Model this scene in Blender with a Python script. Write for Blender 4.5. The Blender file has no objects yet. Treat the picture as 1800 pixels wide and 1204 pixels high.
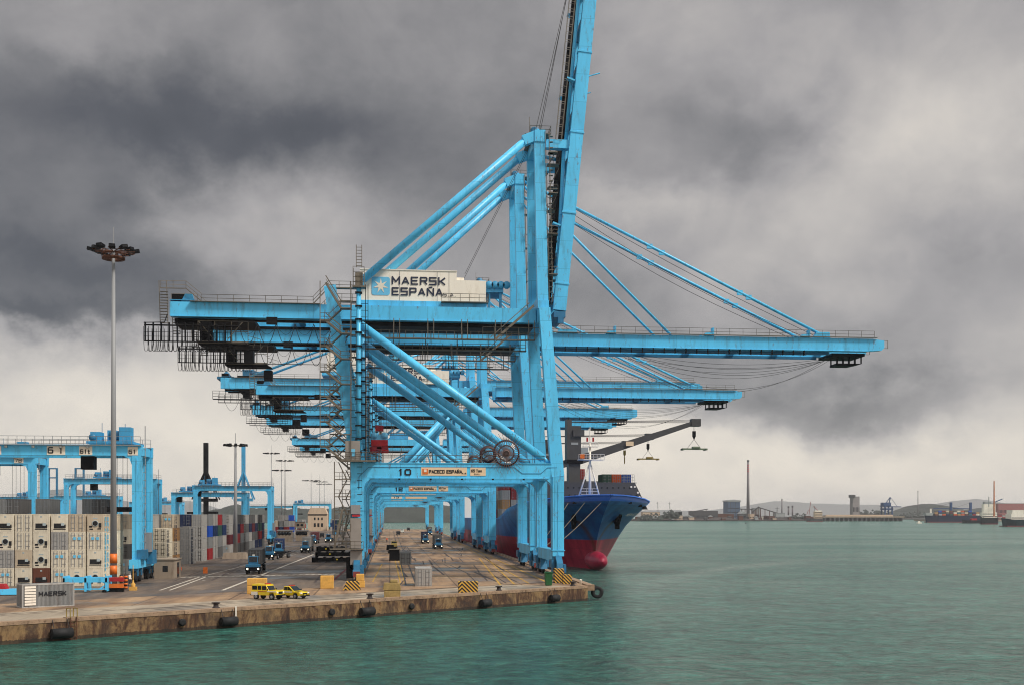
import bpy, math, random
from mathutils import Vector, Matrix
random.seed(7)
sc = bpy.context.scene
R = math.radians
# ------------------------------------------------------------------ camera
FPX, VPX, HZ, HC = 1980.0, 685.0, 905.0, 9.5      # focal length in photo pixels, quay vanishing point, horizon, eye height over the quay
YAW = math.atan((900 - VPX) / FPX)
CY, SY = math.cos(YAW), math.sin(YAW)
cam_d = bpy.data.cameras.new('camera'); cam = bpy.data.objects.new('camera', cam_d)
sc.collection.objects.link(cam); sc.camera = cam
cam.location = (0, 0, HC); cam.rotation_euler = (R(90), 0, -YAW)
cam_d.sensor_width = 36; cam_d.lens = FPX / 1800 * 36; cam_d.shift_y = (HZ - 602) / 1800
cam_d.clip_start = 0.5; cam_d.clip_end = 60000
sc.view_settings.view_transform = 'Standard'; sc.view_settings.look = 'None'
sc.cycles.filter_width = 1.05
sc.view_settings.exposure = 0.0; sc.view_settings.gamma = 1.0
WATER = -1.9

# ------------------------------------------------------------------ node helpers
class NT:
    def __init__(s, tree): s.t = tree; s.n = tree.nodes; s.l = tree.links
    def new(s, k, **kw):
        n = s.n.new(k)
        for a, b in kw.items(): setattr(n, a, b)
        return n
    def put(s, sock, v):
        if hasattr(v, 'is_linked') or isinstance(v, bpy.types.NodeSocket): s.l.new(v, sock)
        else: sock.default_value = v
    def m(s, op, a, b=0.0, c=0.0, clamp=False):
        n = s.new('ShaderNodeMath', operation=op); n.use_clamp = clamp
        s.put(n.inputs[0], a); s.put(n.inputs[1], b); s.put(n.inputs[2], c)
        return n.outputs[0]
    def noise(s, vec, scale, detail=4, rough=0.55, dist=0.0):
        n = s.new('ShaderNodeTexNoise'); s.put(n.inputs['Vector'], vec)
        n.inputs['Scale'].default_value = scale; n.inputs['Detail'].default_value = detail
        n.inputs['Roughness'].default_value = rough; n.inputs['Distortion'].default_value = dist
        return n
    def ramp(s, f, stops):
        n = s.new('ShaderNodeValToRGB'); s.put(n.inputs[0], f)
        e = n.color_ramp.elements
        while len(e) < len(stops): e.new(0.5)
        for i, (p, c) in enumerate(stops):
            e[i].position = p; e[i].color = (c[0], c[1], c[2], 1) if hasattr(c, '__len__') else (c, c, c, 1)
        return n.outputs[0]
    def mix(s, f, a, b, kind='MIX'):
        n = s.new('ShaderNodeMix', data_type='RGBA', blend_type=kind)
        s.put(n.inputs[0], f); s.put(n.inputs[6], a); s.put(n.inputs[7], b)
        return n.outputs[2]
    def mapping(s, vec, scale=(1, 1, 1), rot=(0, 0, 0)):
        n = s.new('ShaderNodeMapping'); s.put(n.inputs[0], vec)
        n.inputs['Scale'].default_value = scale; n.inputs['Rotation'].default_value = rot
        return n.outputs[0]

# ------------------------------------------------------------------ world: storm-cloud sky
SUN_EL, SUN_AZ = R(50), R(124)       # azimuth clockwise from +Y (quay direction): from behind the camera, on its right
w = bpy.data.worlds.new('World'); sc.world = w; w.use_nodes = True
t = NT(w.node_tree); t.n.clear()
out = t.new('ShaderNodeOutputWorld'); bg = t.new('ShaderNodeBackground'); t.l.new(bg.outputs[0], out.inputs[0])
sky = t.new('ShaderNodeTexSky', sky_type='NISHITA'); sky.sun_disc = False
sky.sun_elevation = SUN_EL; sky.sun_rotation = SUN_AZ
tc = t.new('ShaderNodeTexCoord'); dirv = tc.outputs['Generated']
sep = t.new('ShaderNodeSeparateXYZ'); t.l.new(dirv, sep.inputs[0])
az = t.m('ARCTAN2', sep.outputs[0], sep.outputs[1])
el = t.m('ARCSINE', sep.outputs[2])
cz = t.new('ShaderNodeCombineXYZ'); t.l.new(az, cz.inputs[0]); t.l.new(t.m('MULTIPLY', el, 1.25), cz.inputs[1])
wn1 = t.noise(cz.outputs[0], 6.5, 9, 0.6); s1 = t.new('ShaderNodeSeparateColor'); t.l.new(wn1.outputs['Color'], s1.inputs[0])
azw = t.m('ADD', az, t.m('MULTIPLY', t.m('SUBTRACT', s1.outputs[0], 0.5), 0.24))
elw = t.m('ADD', el, t.m('MULTIPLY', t.m('SUBTRACT', s1.outputs[1], 0.5), 0.15))
def sky_dir(u, v):
    a = math.atan((u - 900) / FPX); e = math.atan((HZ - v) / FPX * math.cos(a)); return a + YAW, e
val = t.ramp(t.m('DIVIDE', el, 0.5), [(0.0, 0.95), (0.12, 0.90), (0.24, 0.70), (0.40, 0.56), (0.60, 0.52), (0.9, 0.50)])
for (u, v, ru, rv, dv) in [(1550, 150, 560, 260, 0.15), (150, 20, 260, 60, 0.10), (420, 140, 620, 210, -0.10), (200, 190, 420, 110, -0.20), (520, 240, 300, 70, -0.16), (760, 150, 200, 80, -0.05), (640, 80, 420, 110, 0.03), (50, 470, 210, 120, -0.34), (200, 335, 60, 40, -0.14), (280, 510, 220, 60, -0.10),
                           (60, 560, 240, 22, -0.20), (430, 400, 190, 80, 0.16), (300, 300, 160, 40, 0.06), (540, 520, 160, 70, 0.10), (700, 330, 120, 60, -0.06), (1130, 190, 200, 80, -0.10), (1300, 265, 110, 80, -0.16), (1150, 330, 170, 45, 0.13),
                           (1640, 280, 230, 120, 0.14), (1700, 200, 170, 90, 0.05), (1400, 420, 300, 90, 0.04), (1700, 510, 200, 60, -0.03), (1100, 500, 160, 60, -0.06), (1360, 640, 260, 70, -0.16), (1390, 712, 240, 38, -0.24), (1620, 700, 180, 40, -0.14),
                           (1180, 640, 130, 40, -0.12), (1700, 640, 170, 60, 0.0), (60, 640, 260, 50, 0.12), (330, 690, 360, 60, 0.12), (1120, 770, 170, 34, 0.14), (1500, 800, 400, 30, 0.06), (900, 560, 300, 60, -0.08)]:
    a0, e0 = sky_dir(u, v)
    dx = t.m('DIVIDE', t.m('SUBTRACT', azw, a0), ru / FPX); dy = t.m('DIVIDE', t.m('SUBTRACT', elw, e0), rv / FPX)
    g = t.m('EXPONENT', t.m('MULTIPLY', t.m('ADD', t.m('MULTIPLY', dx, dx), t.m('MULTIPLY', dy, dy)), -1.0))
    val = t.m('ADD', val, t.m('MULTIPLY', g, dv))
n2 = t.noise(cz.outputs[0], 6.0, 10, 0.52, 0.25)
n3 = t.noise(cz.outputs[0], 17.0, 12, 0.62, 0.5)
val = t.m('ADD', val, t.m('MULTIPLY', t.m('SUBTRACT', n2.outputs[0], 0.5), 0.40))
val = t.m('ADD', val, t.m('MULTIPLY', t.m('SUBTRACT', n3.outputs[0], 0.5), 0.13))
n4 = t.noise(cz.outputs[0], 8.5, 8, 0.5, 0.6)
bil = t.m('ABSOLUTE', t.m('SUBTRACT', t.m('MULTIPLY', n4.outputs[0], 2.0), 1.0))
val = t.m('ADD', val, t.m('MULTIPLY', t.m('SUBTRACT', 0.16, bil), 0.11))
ccol = t.ramp(val, [(0.0, (0.055, 0.058, 0.066)), (0.2, (0.100, 0.102, 0.113)), (0.4, (0.210, 0.207, 0.212)), (0.6, (0.385, 0.368, 0.368)), (0.8, (0.60, 0.565, 0.53)), (1.0, (0.86, 0.79, 0.69))])
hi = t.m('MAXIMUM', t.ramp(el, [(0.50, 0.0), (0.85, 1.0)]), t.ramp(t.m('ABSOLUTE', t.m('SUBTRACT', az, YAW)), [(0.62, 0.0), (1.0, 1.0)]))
ccol = t.mix(t.m('MULTIPLY', hi, 0.85), ccol, (0.74, 0.73, 0.73, 1))  # unseen sky overhead and behind the camera, brightened to light the scene
skc = t.new('ShaderNodeVectorMath', operation='SCALE'); t.l.new(sky.outputs[0], skc.inputs[0]); skc.inputs[3].default_value = 0.10
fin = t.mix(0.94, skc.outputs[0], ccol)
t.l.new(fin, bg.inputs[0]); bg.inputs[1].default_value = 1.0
sd = bpy.data.lights.new('sun', 'SUN'); sd.energy = 3.6; sd.angle = R(11); sd.color = (1.0, 0.95, 0.88)
sun = bpy.data.objects.new('sun', sd); sc.collection.objects.link(sun)
sv = Vector((math.sin(SUN_AZ) * math.cos(SUN_EL), math.cos(SUN_AZ) * math.cos(SUN_EL), math.sin(SUN_EL)))
sun.rotation_euler = sv.to_track_quat('Z', 'Y').to_euler(); sun.location = (60, -60, 120)

# ------------------------------------------------------------------ photo pixel -> world point helpers (used for layout only)
def ray(u, v):
    x = (u - 900) / FPX; return (x * CY + SY, -x * SY + CY, (HZ - v) / FPX)
def at(u, v, Y):
    d = ray(u, v); k = Y / d[1]; return (d[0] * k, HC + d[2] * k)          # X, Z on the plane y = Y
def gnd(u, v, z=0.0):
    d = ray(u, v); k = (z - HC) / d[2]; return Vector((d[0] * k, d[1] * k, z))
def xat(u, Y): return at(u, 0, Y)[0]

# ------------------------------------------------------------------ materials
def lin(c):
    return tuple((x / 255 / 12.92) if x / 255 <= 0.04045 else ((x / 255 + 0.055) / 1.055) ** 2.4 for x in c)
MATS = {}
def mat(name, rgb, rough=0.6, metal=0.0, var=0.25, scale=0.6, streak=False, dirt=None, dirt_amt=0.3, spec=0.5, bump=0.0, plates=False):
    if name in MATS: return MATS[name]
    m = bpy.data.materials.new(name); m.use_nodes = True; t = NT(m.node_tree)
    b = t.n['Principled BSDF']; c = lin(rgb)
    tc = t.new('ShaderNodeTexCoord'); v = tc.outputs['Object']
    n = t.noise(t.mapping(v, (1, 1, 0.18)) if streak else v, scale, 6, 0.6)
    f = t.ramp(n.outputs[0], [(0.3, 1 - var), (0.7, 1 + var * 0.4)])
    col = t.mix(1.0, (c[0], c[1], c[2], 1), f, 'MULTIPLY')
    if dirt:
        d = lin(dirt); n2 = t.noise(t.mapping(v, (1, 1, 0.22)) if streak else v, scale * 2.7, 8, 0.7)
        col = t.mix(t.ramp(n2.outputs[0], [(0.52, 0.0), (0.72, dirt_amt)]), col, (d[0], d[1], d[2], 1))
    if plates:
        sp = t.new('ShaderNodeSeparateXYZ'); t.l.new(v, sp.inputs[0]); cb = t.new('ShaderNodeCombineXYZ'); t.l.new(t.m('ADD', sp.outputs[0], t.m('MULTIPLY', sp.outputs[1], 0.31)), cb.inputs[0]); t.l.new(sp.outputs[2], cb.inputs[1])
        br = t.new('ShaderNodeTexBrick'); br.inputs['Scale'].default_value = 1.0; br.inputs['Brick Width'].default_value = 5.7; br.inputs['Row Height'].default_value = 4.3; br.inputs['Mortar Size'].default_value = 0.045; br.inputs['Mortar Smooth'].default_value = 0.3
        br.inputs['Color1'].default_value = (1, 1, 1, 1); br.inputs['Color2'].default_value = (0.84, 0.86, 0.88, 1); br.inputs['Mortar'].default_value = (0.55, 0.58, 0.6, 1); t.l.new(cb.outputs[0], br.inputs['Vector'])
        col = t.mix(0.75, col, br.outputs[0], 'MULTIPLY')
        n5 = t.noise(t.mapping(v, (1, 1, 0.3)), 1.9, 8, 0.75); col = t.mix(t.ramp(n5.outputs[0], [(0.575, 0.0), (0.68, 0.8)]), col, (*lin((104, 62, 40)), 1))
    t.l.new(col, b.inputs['Base Color'])
    b.inputs['Roughness'].default_value = rough; b.inputs['Metallic'].default_value = metal
    b.inputs['Specular IOR Level'].default_value = spec
    if bump:
        n4 = t.noise(v, scale * 8, 6, 0.6); bp = t.new('ShaderNodeBump'); bp.inputs['Strength'].default_value = bump; bp.inputs['Distance'].default_value = 0.1
        t.l.new(n4.outputs[0], bp.inputs['Height']); t.l.new(bp.outputs[0], b.inputs['Normal'])
    MATS[name] = m; return m
BLUE = mat('crane_blue_paint', (88, 200, 245), 0.42, var=0.16, scale=0.35, streak=True, dirt=(70, 92, 92), dirt_amt=0.45, plates=True)
BLUEF = mat('crane_blue_weathered', (64, 160, 205), 0.5, var=0.2, scale=0.3, streak=True, dirt=(60, 84, 88), dirt_amt=0.5, plates=True)
BLUED = mat('crane_blue_dark', (38, 112, 150), 0.5, var=0.25, scale=0.5, dirt=(30, 50, 60), dirt_amt=0.5)
DARK = mat('dark_steel', (17, 17, 20), 0.6, var=0.3, scale=1.2, spec=0.15)
GALV = mat('galvanised_walkway_steel', (112, 102, 88), 0.55, var=0.3, scale=1.5, dirt=(70, 58, 46), dirt_amt=0.5)
GALVL = mat('galvanised_mast_steel', (138, 138, 138), 0.5, var=0.15, scale=0.4, streak=True)
ROPE = mat('steel_wire_rope', (48, 44, 44), 0.6, var=0.2)
CABLE = mat('black_rubber_cable', (16, 16, 18), 0.7, var=0.2)
WHITE = mat('white_cladding', (238, 228, 212), 0.55, var=0.08, scale=0.3, streak=True, dirt=(170, 150, 120), dirt_amt=0.35)
WPLATE = mat('white_sign_plate', (228, 216, 196), 0.5, var=0.08)
PPLATE = mat('peach_sign_plate', (226, 196, 160), 0.5, var=0.08)
BLACK = mat('black_lettering', (14, 16, 24), 0.5, var=0.05)
NAVY = mat('navy_lettering', (24, 32, 56), 0.5, var=0.05)
ORANGE = mat('orange_paint', (224, 110, 30), 0.5, var=0.2, scale=1.2, dirt=(120, 60, 30), dirt_amt=0.4)
RED = mat('red_paint', (170, 26, 34), 0.5, var=0.25, scale=1.0)
LOGO = mat('pale_blue_logo', (104, 184, 218), 0.5, var=0.05)
YELLOW = mat('yellow_paint', (228, 196, 24), 0.35, var=0.1, scale=1.0, dirt=(150, 120, 50), dirt_amt=0.3)
YBLOCK = mat('yellow_concrete', (218, 166, 78), 0.8, var=0.25, scale=1.2, dirt=(120, 84, 40), dirt_amt=0.5)
GLASS = mat('vehicle_glass', (20, 26, 32), 0.12, var=0.1)
TYRE = mat('tyre_rubber', (22, 21, 21), 0.85, var=0.3)
RUST = mat('rusty_iron', (92, 52, 32), 0.8, var=0.4, scale=3)
GREEN = mat('green_plastic', (20, 84, 40), 0.5, var=0.2)
SKIN = mat('skin', (176, 128, 100), 0.6, var=0.05)
HIVIS = mat('orange_hi_vis_cloth', (226, 84, 26), 0.7, var=0.15)
TROUS = mat('dark_blue_cloth', (34, 40, 58), 0.8, var=0.15)
CONC = mat('pale_concrete', (150, 134, 116), 0.85, var=0.25, scale=0.5, streak=True, dirt=(90, 70, 52), dirt_amt=0.5)
BEIGE = mat('beige_wall', (196, 172, 146), 0.8, var=0.15, scale=0.3, streak=True, dirt=(130, 100, 76), dirt_amt=0.4)
LAMPG = mat('lamp_glass', (170, 180, 180), 0.2, var=0.1)
STERN = mat('grey_ship_paint', (66, 64, 64), 0.5, var=0.2, scale=0.4, dirt=(60, 50, 44), dirt_amt=0.3)
SGREY = mat('light_grey_ship_paint', (150, 152, 150), 0.5, var=0.15)
HDL = mat('headlamp_glass', (230, 226, 210), 0.15, var=0.03)

# ------------------------------------------------------------------ mesh builder
COL = sc.collection
def V(*a): return Vector(a)
class MB:
    def __init__(s): s.v = []; s.f = []; s.mi = []; s.mats = []; s.cur = 0; s.sm = []; s.smooth = False; s.grp = []
    def use(s, m):
        if m not in s.mats: s.mats.append(m)
        s.cur = s.mats.index(m); return s
    def add(s, vs, fs):
        o = len(s.v); s.grp.append(o); s.v += [tuple(p) for p in vs]
        for f in fs: s.f.append(tuple(i + o for i in f)); s.mi.append(s.cur); s.sm.append(s.smooth)
        return s
    def box(s, x0, x1, y0, y1, z0, z1, tx=0, ty=0):
        if x0 > x1: x0, x1 = x1, x0
        if y0 > y1: y0, y1 = y1, y0
        if z0 > z1: z0, z1 = z1, z0
        vs = [(x0, y0, z0), (x1, y0, z0), (x1, y1, z0), (x0, y1, z0), (x0 + tx, y0 + ty, z1), (x1 - tx, y0 + ty, z1), (x1 - tx, y1 - ty, z1), (x0 + tx, y1 - ty, z1)]
        return s.add(vs, [(0, 3, 2, 1), (4, 5, 6, 7), (0, 1, 5, 4), (1, 2, 6, 5), (2, 3, 7, 6), (3, 0, 4, 7)])
    def beam(s, p, q, w, h, w2=None, h2=None, side=None):
        p, q = Vector(p), Vector(q); d = (q - p)
        if d.length < 1e-6: return s
        d.normalize(); sd_ = Vector(side) if side else (Vector((0, 1, 0)) if abs(d.y) < 0.9 else Vector((1, 0, 0)))
        up = d.cross(sd_).normalized(); sd_ = up.cross(d).normalized()
        w2 = w if w2 is None else w2; h2 = h if h2 is None else h2
        vs = []
        for c, a, b in ((p, w / 2, h / 2), (q, w2 / 2, h2 / 2)):
            vs += [c - sd_ * a - up * b, c + sd_ * a - up * b, c + sd_ * a + up * b, c - sd_ * a + up * b]
        return s.add(vs, [(0, 3, 2, 1), (4, 5, 6, 7), (0, 1, 5, 4), (1, 2, 6, 5), (2, 3, 7, 6), (3, 0, 4, 7)])
    def tube(s, p, q, r, n=8, r2=None, cap=True):
        p, q = Vector(p), Vector(q); d = (q - p)
        if d.length < 1e-6: return s
        d.normalize(); a = d.orthogonal().normalized(); b = d.cross(a); r2 = r if r2 is None else r2
        vs = []
        for c, rr in ((p, r), (q, r2)):
            for i in range(n):
                th = 2 * math.pi * i / n; vs.append(c + (a * math.cos(th) + b * math.sin(th)) * rr)
        fs = [(i, (i + 1) % n, n + (i + 1) % n, n + i) for i in range(n)]
        old = s.smooth; s.smooth = n > 6; s.add(vs, fs); s.smooth = False
        if cap:
            o = len(s.v) - 2 * n
            s.f.append(tuple(o + i for i in reversed(range(n)))); s.mi.append(s.cur); s.sm.append(False)
            s.f.append(tuple(o + n + i for i in range(n))); s.mi.append(s.cur); s.sm.append(False)
        s.smooth = old; return s
    def path(s, pts, r, n=4):
        for a, b in zip(pts[:-1], pts[1:]): s.tube(a, b, r, n, cap=False)
        return s
    def prism(s, poly, y0, y1, axis='y'):
        n = len(poly)
        area = sum(poly[i][0] * poly[(i + 1) % n][1] - poly[(i + 1) % n][0] * poly[i][1] for i in range(n))
        if area < 0: poly = poly[::-1]
        if axis == 'y': vs = [(a, y0, b) for a, b in poly] + [(a, y1, b) for a, b in poly]
        elif axis == 'x': vs = [(y0, a, b) for a, b in poly] + [(y1, a, b) for a, b in poly]
        else: vs = [(a, b, y0) for a, b in poly] + [(a, b, y1) for a, b in poly]
        flip = (axis == 'y') == (y1 > y0)
        f1, f2 = tuple(range(n)), tuple(range(2 * n - 1, n - 1, -1))
        sides = [(i + n, (i + 1) % n + n, (i + 1) % n, i) for i in range(n)]
        if not flip: f1, f2 = f1[::-1], f2[::-1]; sides = [q[::-1] for q in sides]
        return s.add(vs, [f1, f2] + sides)
    def lathe(s, prof, c, n=16, axis='z'):
        vs = []
        for r, h in prof:
            for i in range(n):
                th = 2 * math.pi * i / n; a, b = r * math.cos(th), r * math.sin(th)
                vs.append({'z': (c[0] + a, c[1] + b, c[2] + h), 'y': (c[0] + a, c[1] + h, c[2] + b), 'x': (c[0] + h, c[1] + a, c[2] + b)}[axis])
        fs = [(j * n + i, j * n + (i + 1) % n, (j + 1) * n + (i + 1) % n, (j + 1) * n + i) for j in range(len(prof) - 1) for i in range(n)]
        old = s.smooth; s.smooth = True; s.add(vs, fs); s.smooth = old; return s
    def rail(s, pts, h=1.1, step=2.2, r=0.045, mid=1):
        for k in range(1, mid + 2):
            s.path([Vector(p) + V(0, 0, h * k / (mid + 1)) for p in pts], r, 3)
        for a, b in zip(pts[:-1], pts[1:]):
            a, b = Vector(a), Vector(b); n = max(1, int((b - a).length / step))
            for i in range(n + 1):
                p = a.lerp(b, i / n); s.tube(p, p + V(0, 0, h), r, 3, cap=False)
        return s
    def split(s):
        """far-apart pieces of this mesh, each as a builder of its own"""
        if not s.grp or s.grp[0] != 0 or not 1 < len(s.grp) <= 400: return [s]
        g = s.grp + [len(s.v)]; n = len(s.grp); bb = []
        for i in range(n):
            ps = s.v[g[i]:g[i + 1]]
            bb.append([min(p[k] for p in ps) for k in range(3)] + [max(p[k] for p in ps) for k in range(3)])
        par = list(range(n))
        def find(i):
            while par[i] != i: par[i] = par[par[i]]; i = par[i]
            return i
        sz = [max(b[3] - b[0], b[4] - b[1], b[5] - b[2]) for b in bb]
        for i in range(n):
            for j in range(i):
                gap = math.sqrt(sum(max(0, bb[i][k] - bb[j][k + 3], bb[j][k] - bb[i][k + 3]) ** 2 for k in range(3)))
                if gap <= max(.02, .5 * max(sz[i], sz[j])):
                    a, b = find(i), find(j)
                    if a != b: par[a] = b
        roots = []
        for i in range(n):
            if find(i) not in roots: roots.append(find(i))
        if len(roots) == 1 or len(roots) > 14: return [s]
        out = []
        import bisect
        fg = [find(bisect.bisect_right(s.grp, f[0]) - 1) for f in s.f]
        for r in roots:
            q = MB(); q.mats = s.mats; mp = {}
            for i in range(n):
                if find(i) == r:
                    for k in range(g[i], g[i + 1]): mp[k] = len(q.v); q.v.append(s.v[k])
            for f, mi, sm, gg in zip(s.f, s.mi, s.sm, fg):
                if gg == r: q.f.append(tuple(mp[k] for k in f)); q.mi.append(mi); q.sm.append(sm)
            out.append(q)
        return out
    def build(s, name, m=None, parent=None, base=None, bevel=0):
        if parent is not None and 'hole' not in name and 'chevron' not in name:
            ps = s.split()
            if len(ps) > 1: return [q.build(name, m, parent, base, bevel) for q in ps][0]
        me = bpy.data.meshes.new(name)
        base = Vector(base) if base is not None else (wloc(parent) if parent else Vector((0, 0, 0)))
        me.from_pydata([(p[0] - base[0], p[1] - base[1], p[2] - base[2]) for p in s.v], [], s.f)
        if s.mats and m is None:
            for x in s.mats: me.materials.append(x)
            me.polygons.foreach_set('material_index', s.mi)
        else: me.materials.append(m)
        me.polygons.foreach_set('use_smooth', s.sm)
        me.update()
        o = bpy.data.objects.new(name, me); COL.objects.link(o)
        if parent: o.parent = parent
        else: o.location = base
        if bevel:
            bv = o.modifiers.new('bevel', 'BEVEL'); bv.width = bevel; bv.segments = 2; bv.limit_method = 'ANGLE'
        return o
def wloc(o):
    p = Vector((0, 0, 0))
    while o is not None: p += o.location; o = o.parent
    return p
def tag(o, label=None, cat=None, group=None, kind=None):
    if label: o['label'] = label
    if cat: o['category'] = cat
    if group: o['group'] = group
    if kind: o['kind'] = kind
    return o
def thing(name, loc, label, cat, group=None):
    o = bpy.data.objects.new(name, None); COL.objects.link(o); o.location = loc; o.empty_display_size = 0.5
    return tag(o, label, cat, group)
def copy_tree(o, parent=None):
    c = o.copy(); COL.objects.link(c); c.parent = parent
    for ch in o.children: copy_tree(ch, c)
    return c
def struct(o): o['kind'] = 'structure'; return o
GL = {
 'A': [[(0, 0), (.5, 1), (1, 0)], [(.2, .3), (.8, .3)]], 'M': [[(0, 0), (0, 1), (.5, .3), (1, 1), (1, 0)]], 'E': [[(.95, 0), (0, 0), (0, 1), (.95, 1)], [(0, .5), (.85, .5)]],
 'R': [[(0, 0), (0, 1), (.85, 1), (1, .88), (1, .62), (.85, .5), (0, .5)], [(.5, .5), (1, 0)]], 'S': [[(1, 1), (0, 1), (0, .52), (1, .52), (1, 0), (0, 0)]],
 'K': [[(0, 0), (0, 1)], [(1, 1), (.3, .5), (1, 0)], [(0, .5), (.3, .5)]], 'P': [[(0, 0), (0, 1), (.9, 1), (1, .9), (1, .55), (.9, .45), (0, .45)]], 'N': [[(0, 0), (0, 1), (1, 0), (1, 1)]],
 'C': [[(1, 1), (0, 1), (0, 0), (1, 0)]], 'O': [[(0, 0), (1, 0), (1, 1), (0, 1), (0, -.02)]], 'G': [[(1, .8), (1, 1), (0, 1), (0, 0), (1, 0), (1, .45), (.55, .45)]],
 'L': [[(0, 1), (0, 0), (.9, 0)]], 'D': [[(0, 0), (0, 1), (.8, 1), (1, .8), (1, .2), (.8, 0), (0, 0)]], 'T': [[(0, 1), (1, 1)], [(.5, 0), (.5, 1)]], 'W': [[(0, 1), (.25, 0), (.5, .8), (.75, 0), (1, 1)]], 'Z': [[(0, 1), (1, 1), (0, 0), (1, 0)]],
 '0': [[(.2, 0), (.8, 0), (1, .2), (1, .8), (.8, 1), (.2, 1), (0, .8), (0, .2), (.2, 0)]], '1': [[(.25, .8), (.55, 1), (.55, 0)]], '2': [[(0, .8), (0, 1), (1, 1), (1, .55), (0, .42), (0, 0), (1, 0)]], '4': [[(.75, 0), (.75, 1), (0, .3), (1, .3)]], '5': [[(1, 1), (0, 1), (0, .55), (1, .55), (1, 0), (0, 0)]],
 '6': [[(.9, 1), (.2, 1), (0, .8), (0, .15), (.2, 0), (.85, 0), (1, .15), (1, .42), (.85, .55), (0, .55)]], '7': [[(0, 1), (1, 1), (.35, 0)]], '8': [[(0, 0), (1, 0), (1, 1), (0, 1), (0, -.02)], [(0, .52), (1, .52)]], '9': [[(0, 0), (1, 0), (1, 1), (0, 1), (0, .48), (1, .48)]],
 '.': [[(.4, 0), (.6, 0)]], 'o': [[(.1, 0), (.9, 0), (.9, .62), (.1, .62), (.1, 0)]], 'n': [[(.1, 0), (.1, .62), (.9, .62), (.9, 0)]], 'a': [[(.1, .62), (.9, .62), (.9, 0), (.1, 0), (.1, .35), (.9, .35)]], 's': [[(.9, .62), (.1, .62), (.1, .32), (.9, .32), (.9, 0), (.1, 0)]], 't': [[(.4, .95), (.4, 0), (.8, 0)], [(.1, .62), (.8, .62)]]}
GL['Ñ'] = GL['N'] + [[(.2, 1.17), (.8, 1.22)]]
def text(s_, size, org, xdir, ydir, m, parent, name='lettering', wide=1.0, align='LEFT', depth=0.02, bold=0.0):
    """block lettering built from straight strokes"""
    xd, yd = Vector(xdir).normalized(), Vector(ydir).normalized(); nd = xd.cross(yd); o_ = Vector(org)
    cap = size * .72; cw = cap * .72 * wide; th = cap * (.15 + bold * 2.5); gap = cw * .42; mb_ = MB(); x = th / 2; k = 0
    for ch in s_:
        if ch == ' ': x += cw * .9; continue
        w_ = cw * (.35 if ch == '.' else .75 if ch in '1ILt' else 1.15 if ch in 'M' else 1)
        for st in GL.get(ch, GL['o']):
            for a, b in zip(st[:-1], st[1:]):
                pa = V(x + a[0] * w_, th / 2 + a[1] * (cap - th), 0); pb = V(x + b[0] * w_, th / 2 + b[1] * (cap - th), 0); d = (pb - pa).normalized(); q = V(-d.y, d.x, 0) * th / 2; ex = th * (.5 if abs(d.x * d.y) < .05 else .12); pa = pa - d * ex; pb = pb + d * ex
                z = depth + (k % 9) * .0012; k += 1
                P_ = [pa - q, pb - q, pb + q, pa + q]; W3 = [o_ + xd * p.x + yd * p.y for p in P_] + [o_ + xd * p.x + yd * p.y + nd * z for p in P_]
                mb_.add(W3, [(4, 5, 6, 7), (0, 1, 5, 4), (1, 2, 6, 5), (2, 3, 7, 6), (3, 0, 4, 7)])
        x += w_ + gap + (th * .3)
    return mb_.build(name, m, parent)
ORD = ['first', 'second', 'third', 'fourth', 'fifth', 'sixth', 'seventh', 'eighth', 'ninth', 'tenth', 'eleventh', 'twelfth', 'thirteenth', 'fourteenth', 'fifteenth', 'sixteenth', 'seventeenth', 'eighteenth', 'nineteenth', 'twentieth', 'twenty-first', 'twenty-second', 'twenty-third', 'twenty-fourth']

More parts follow.
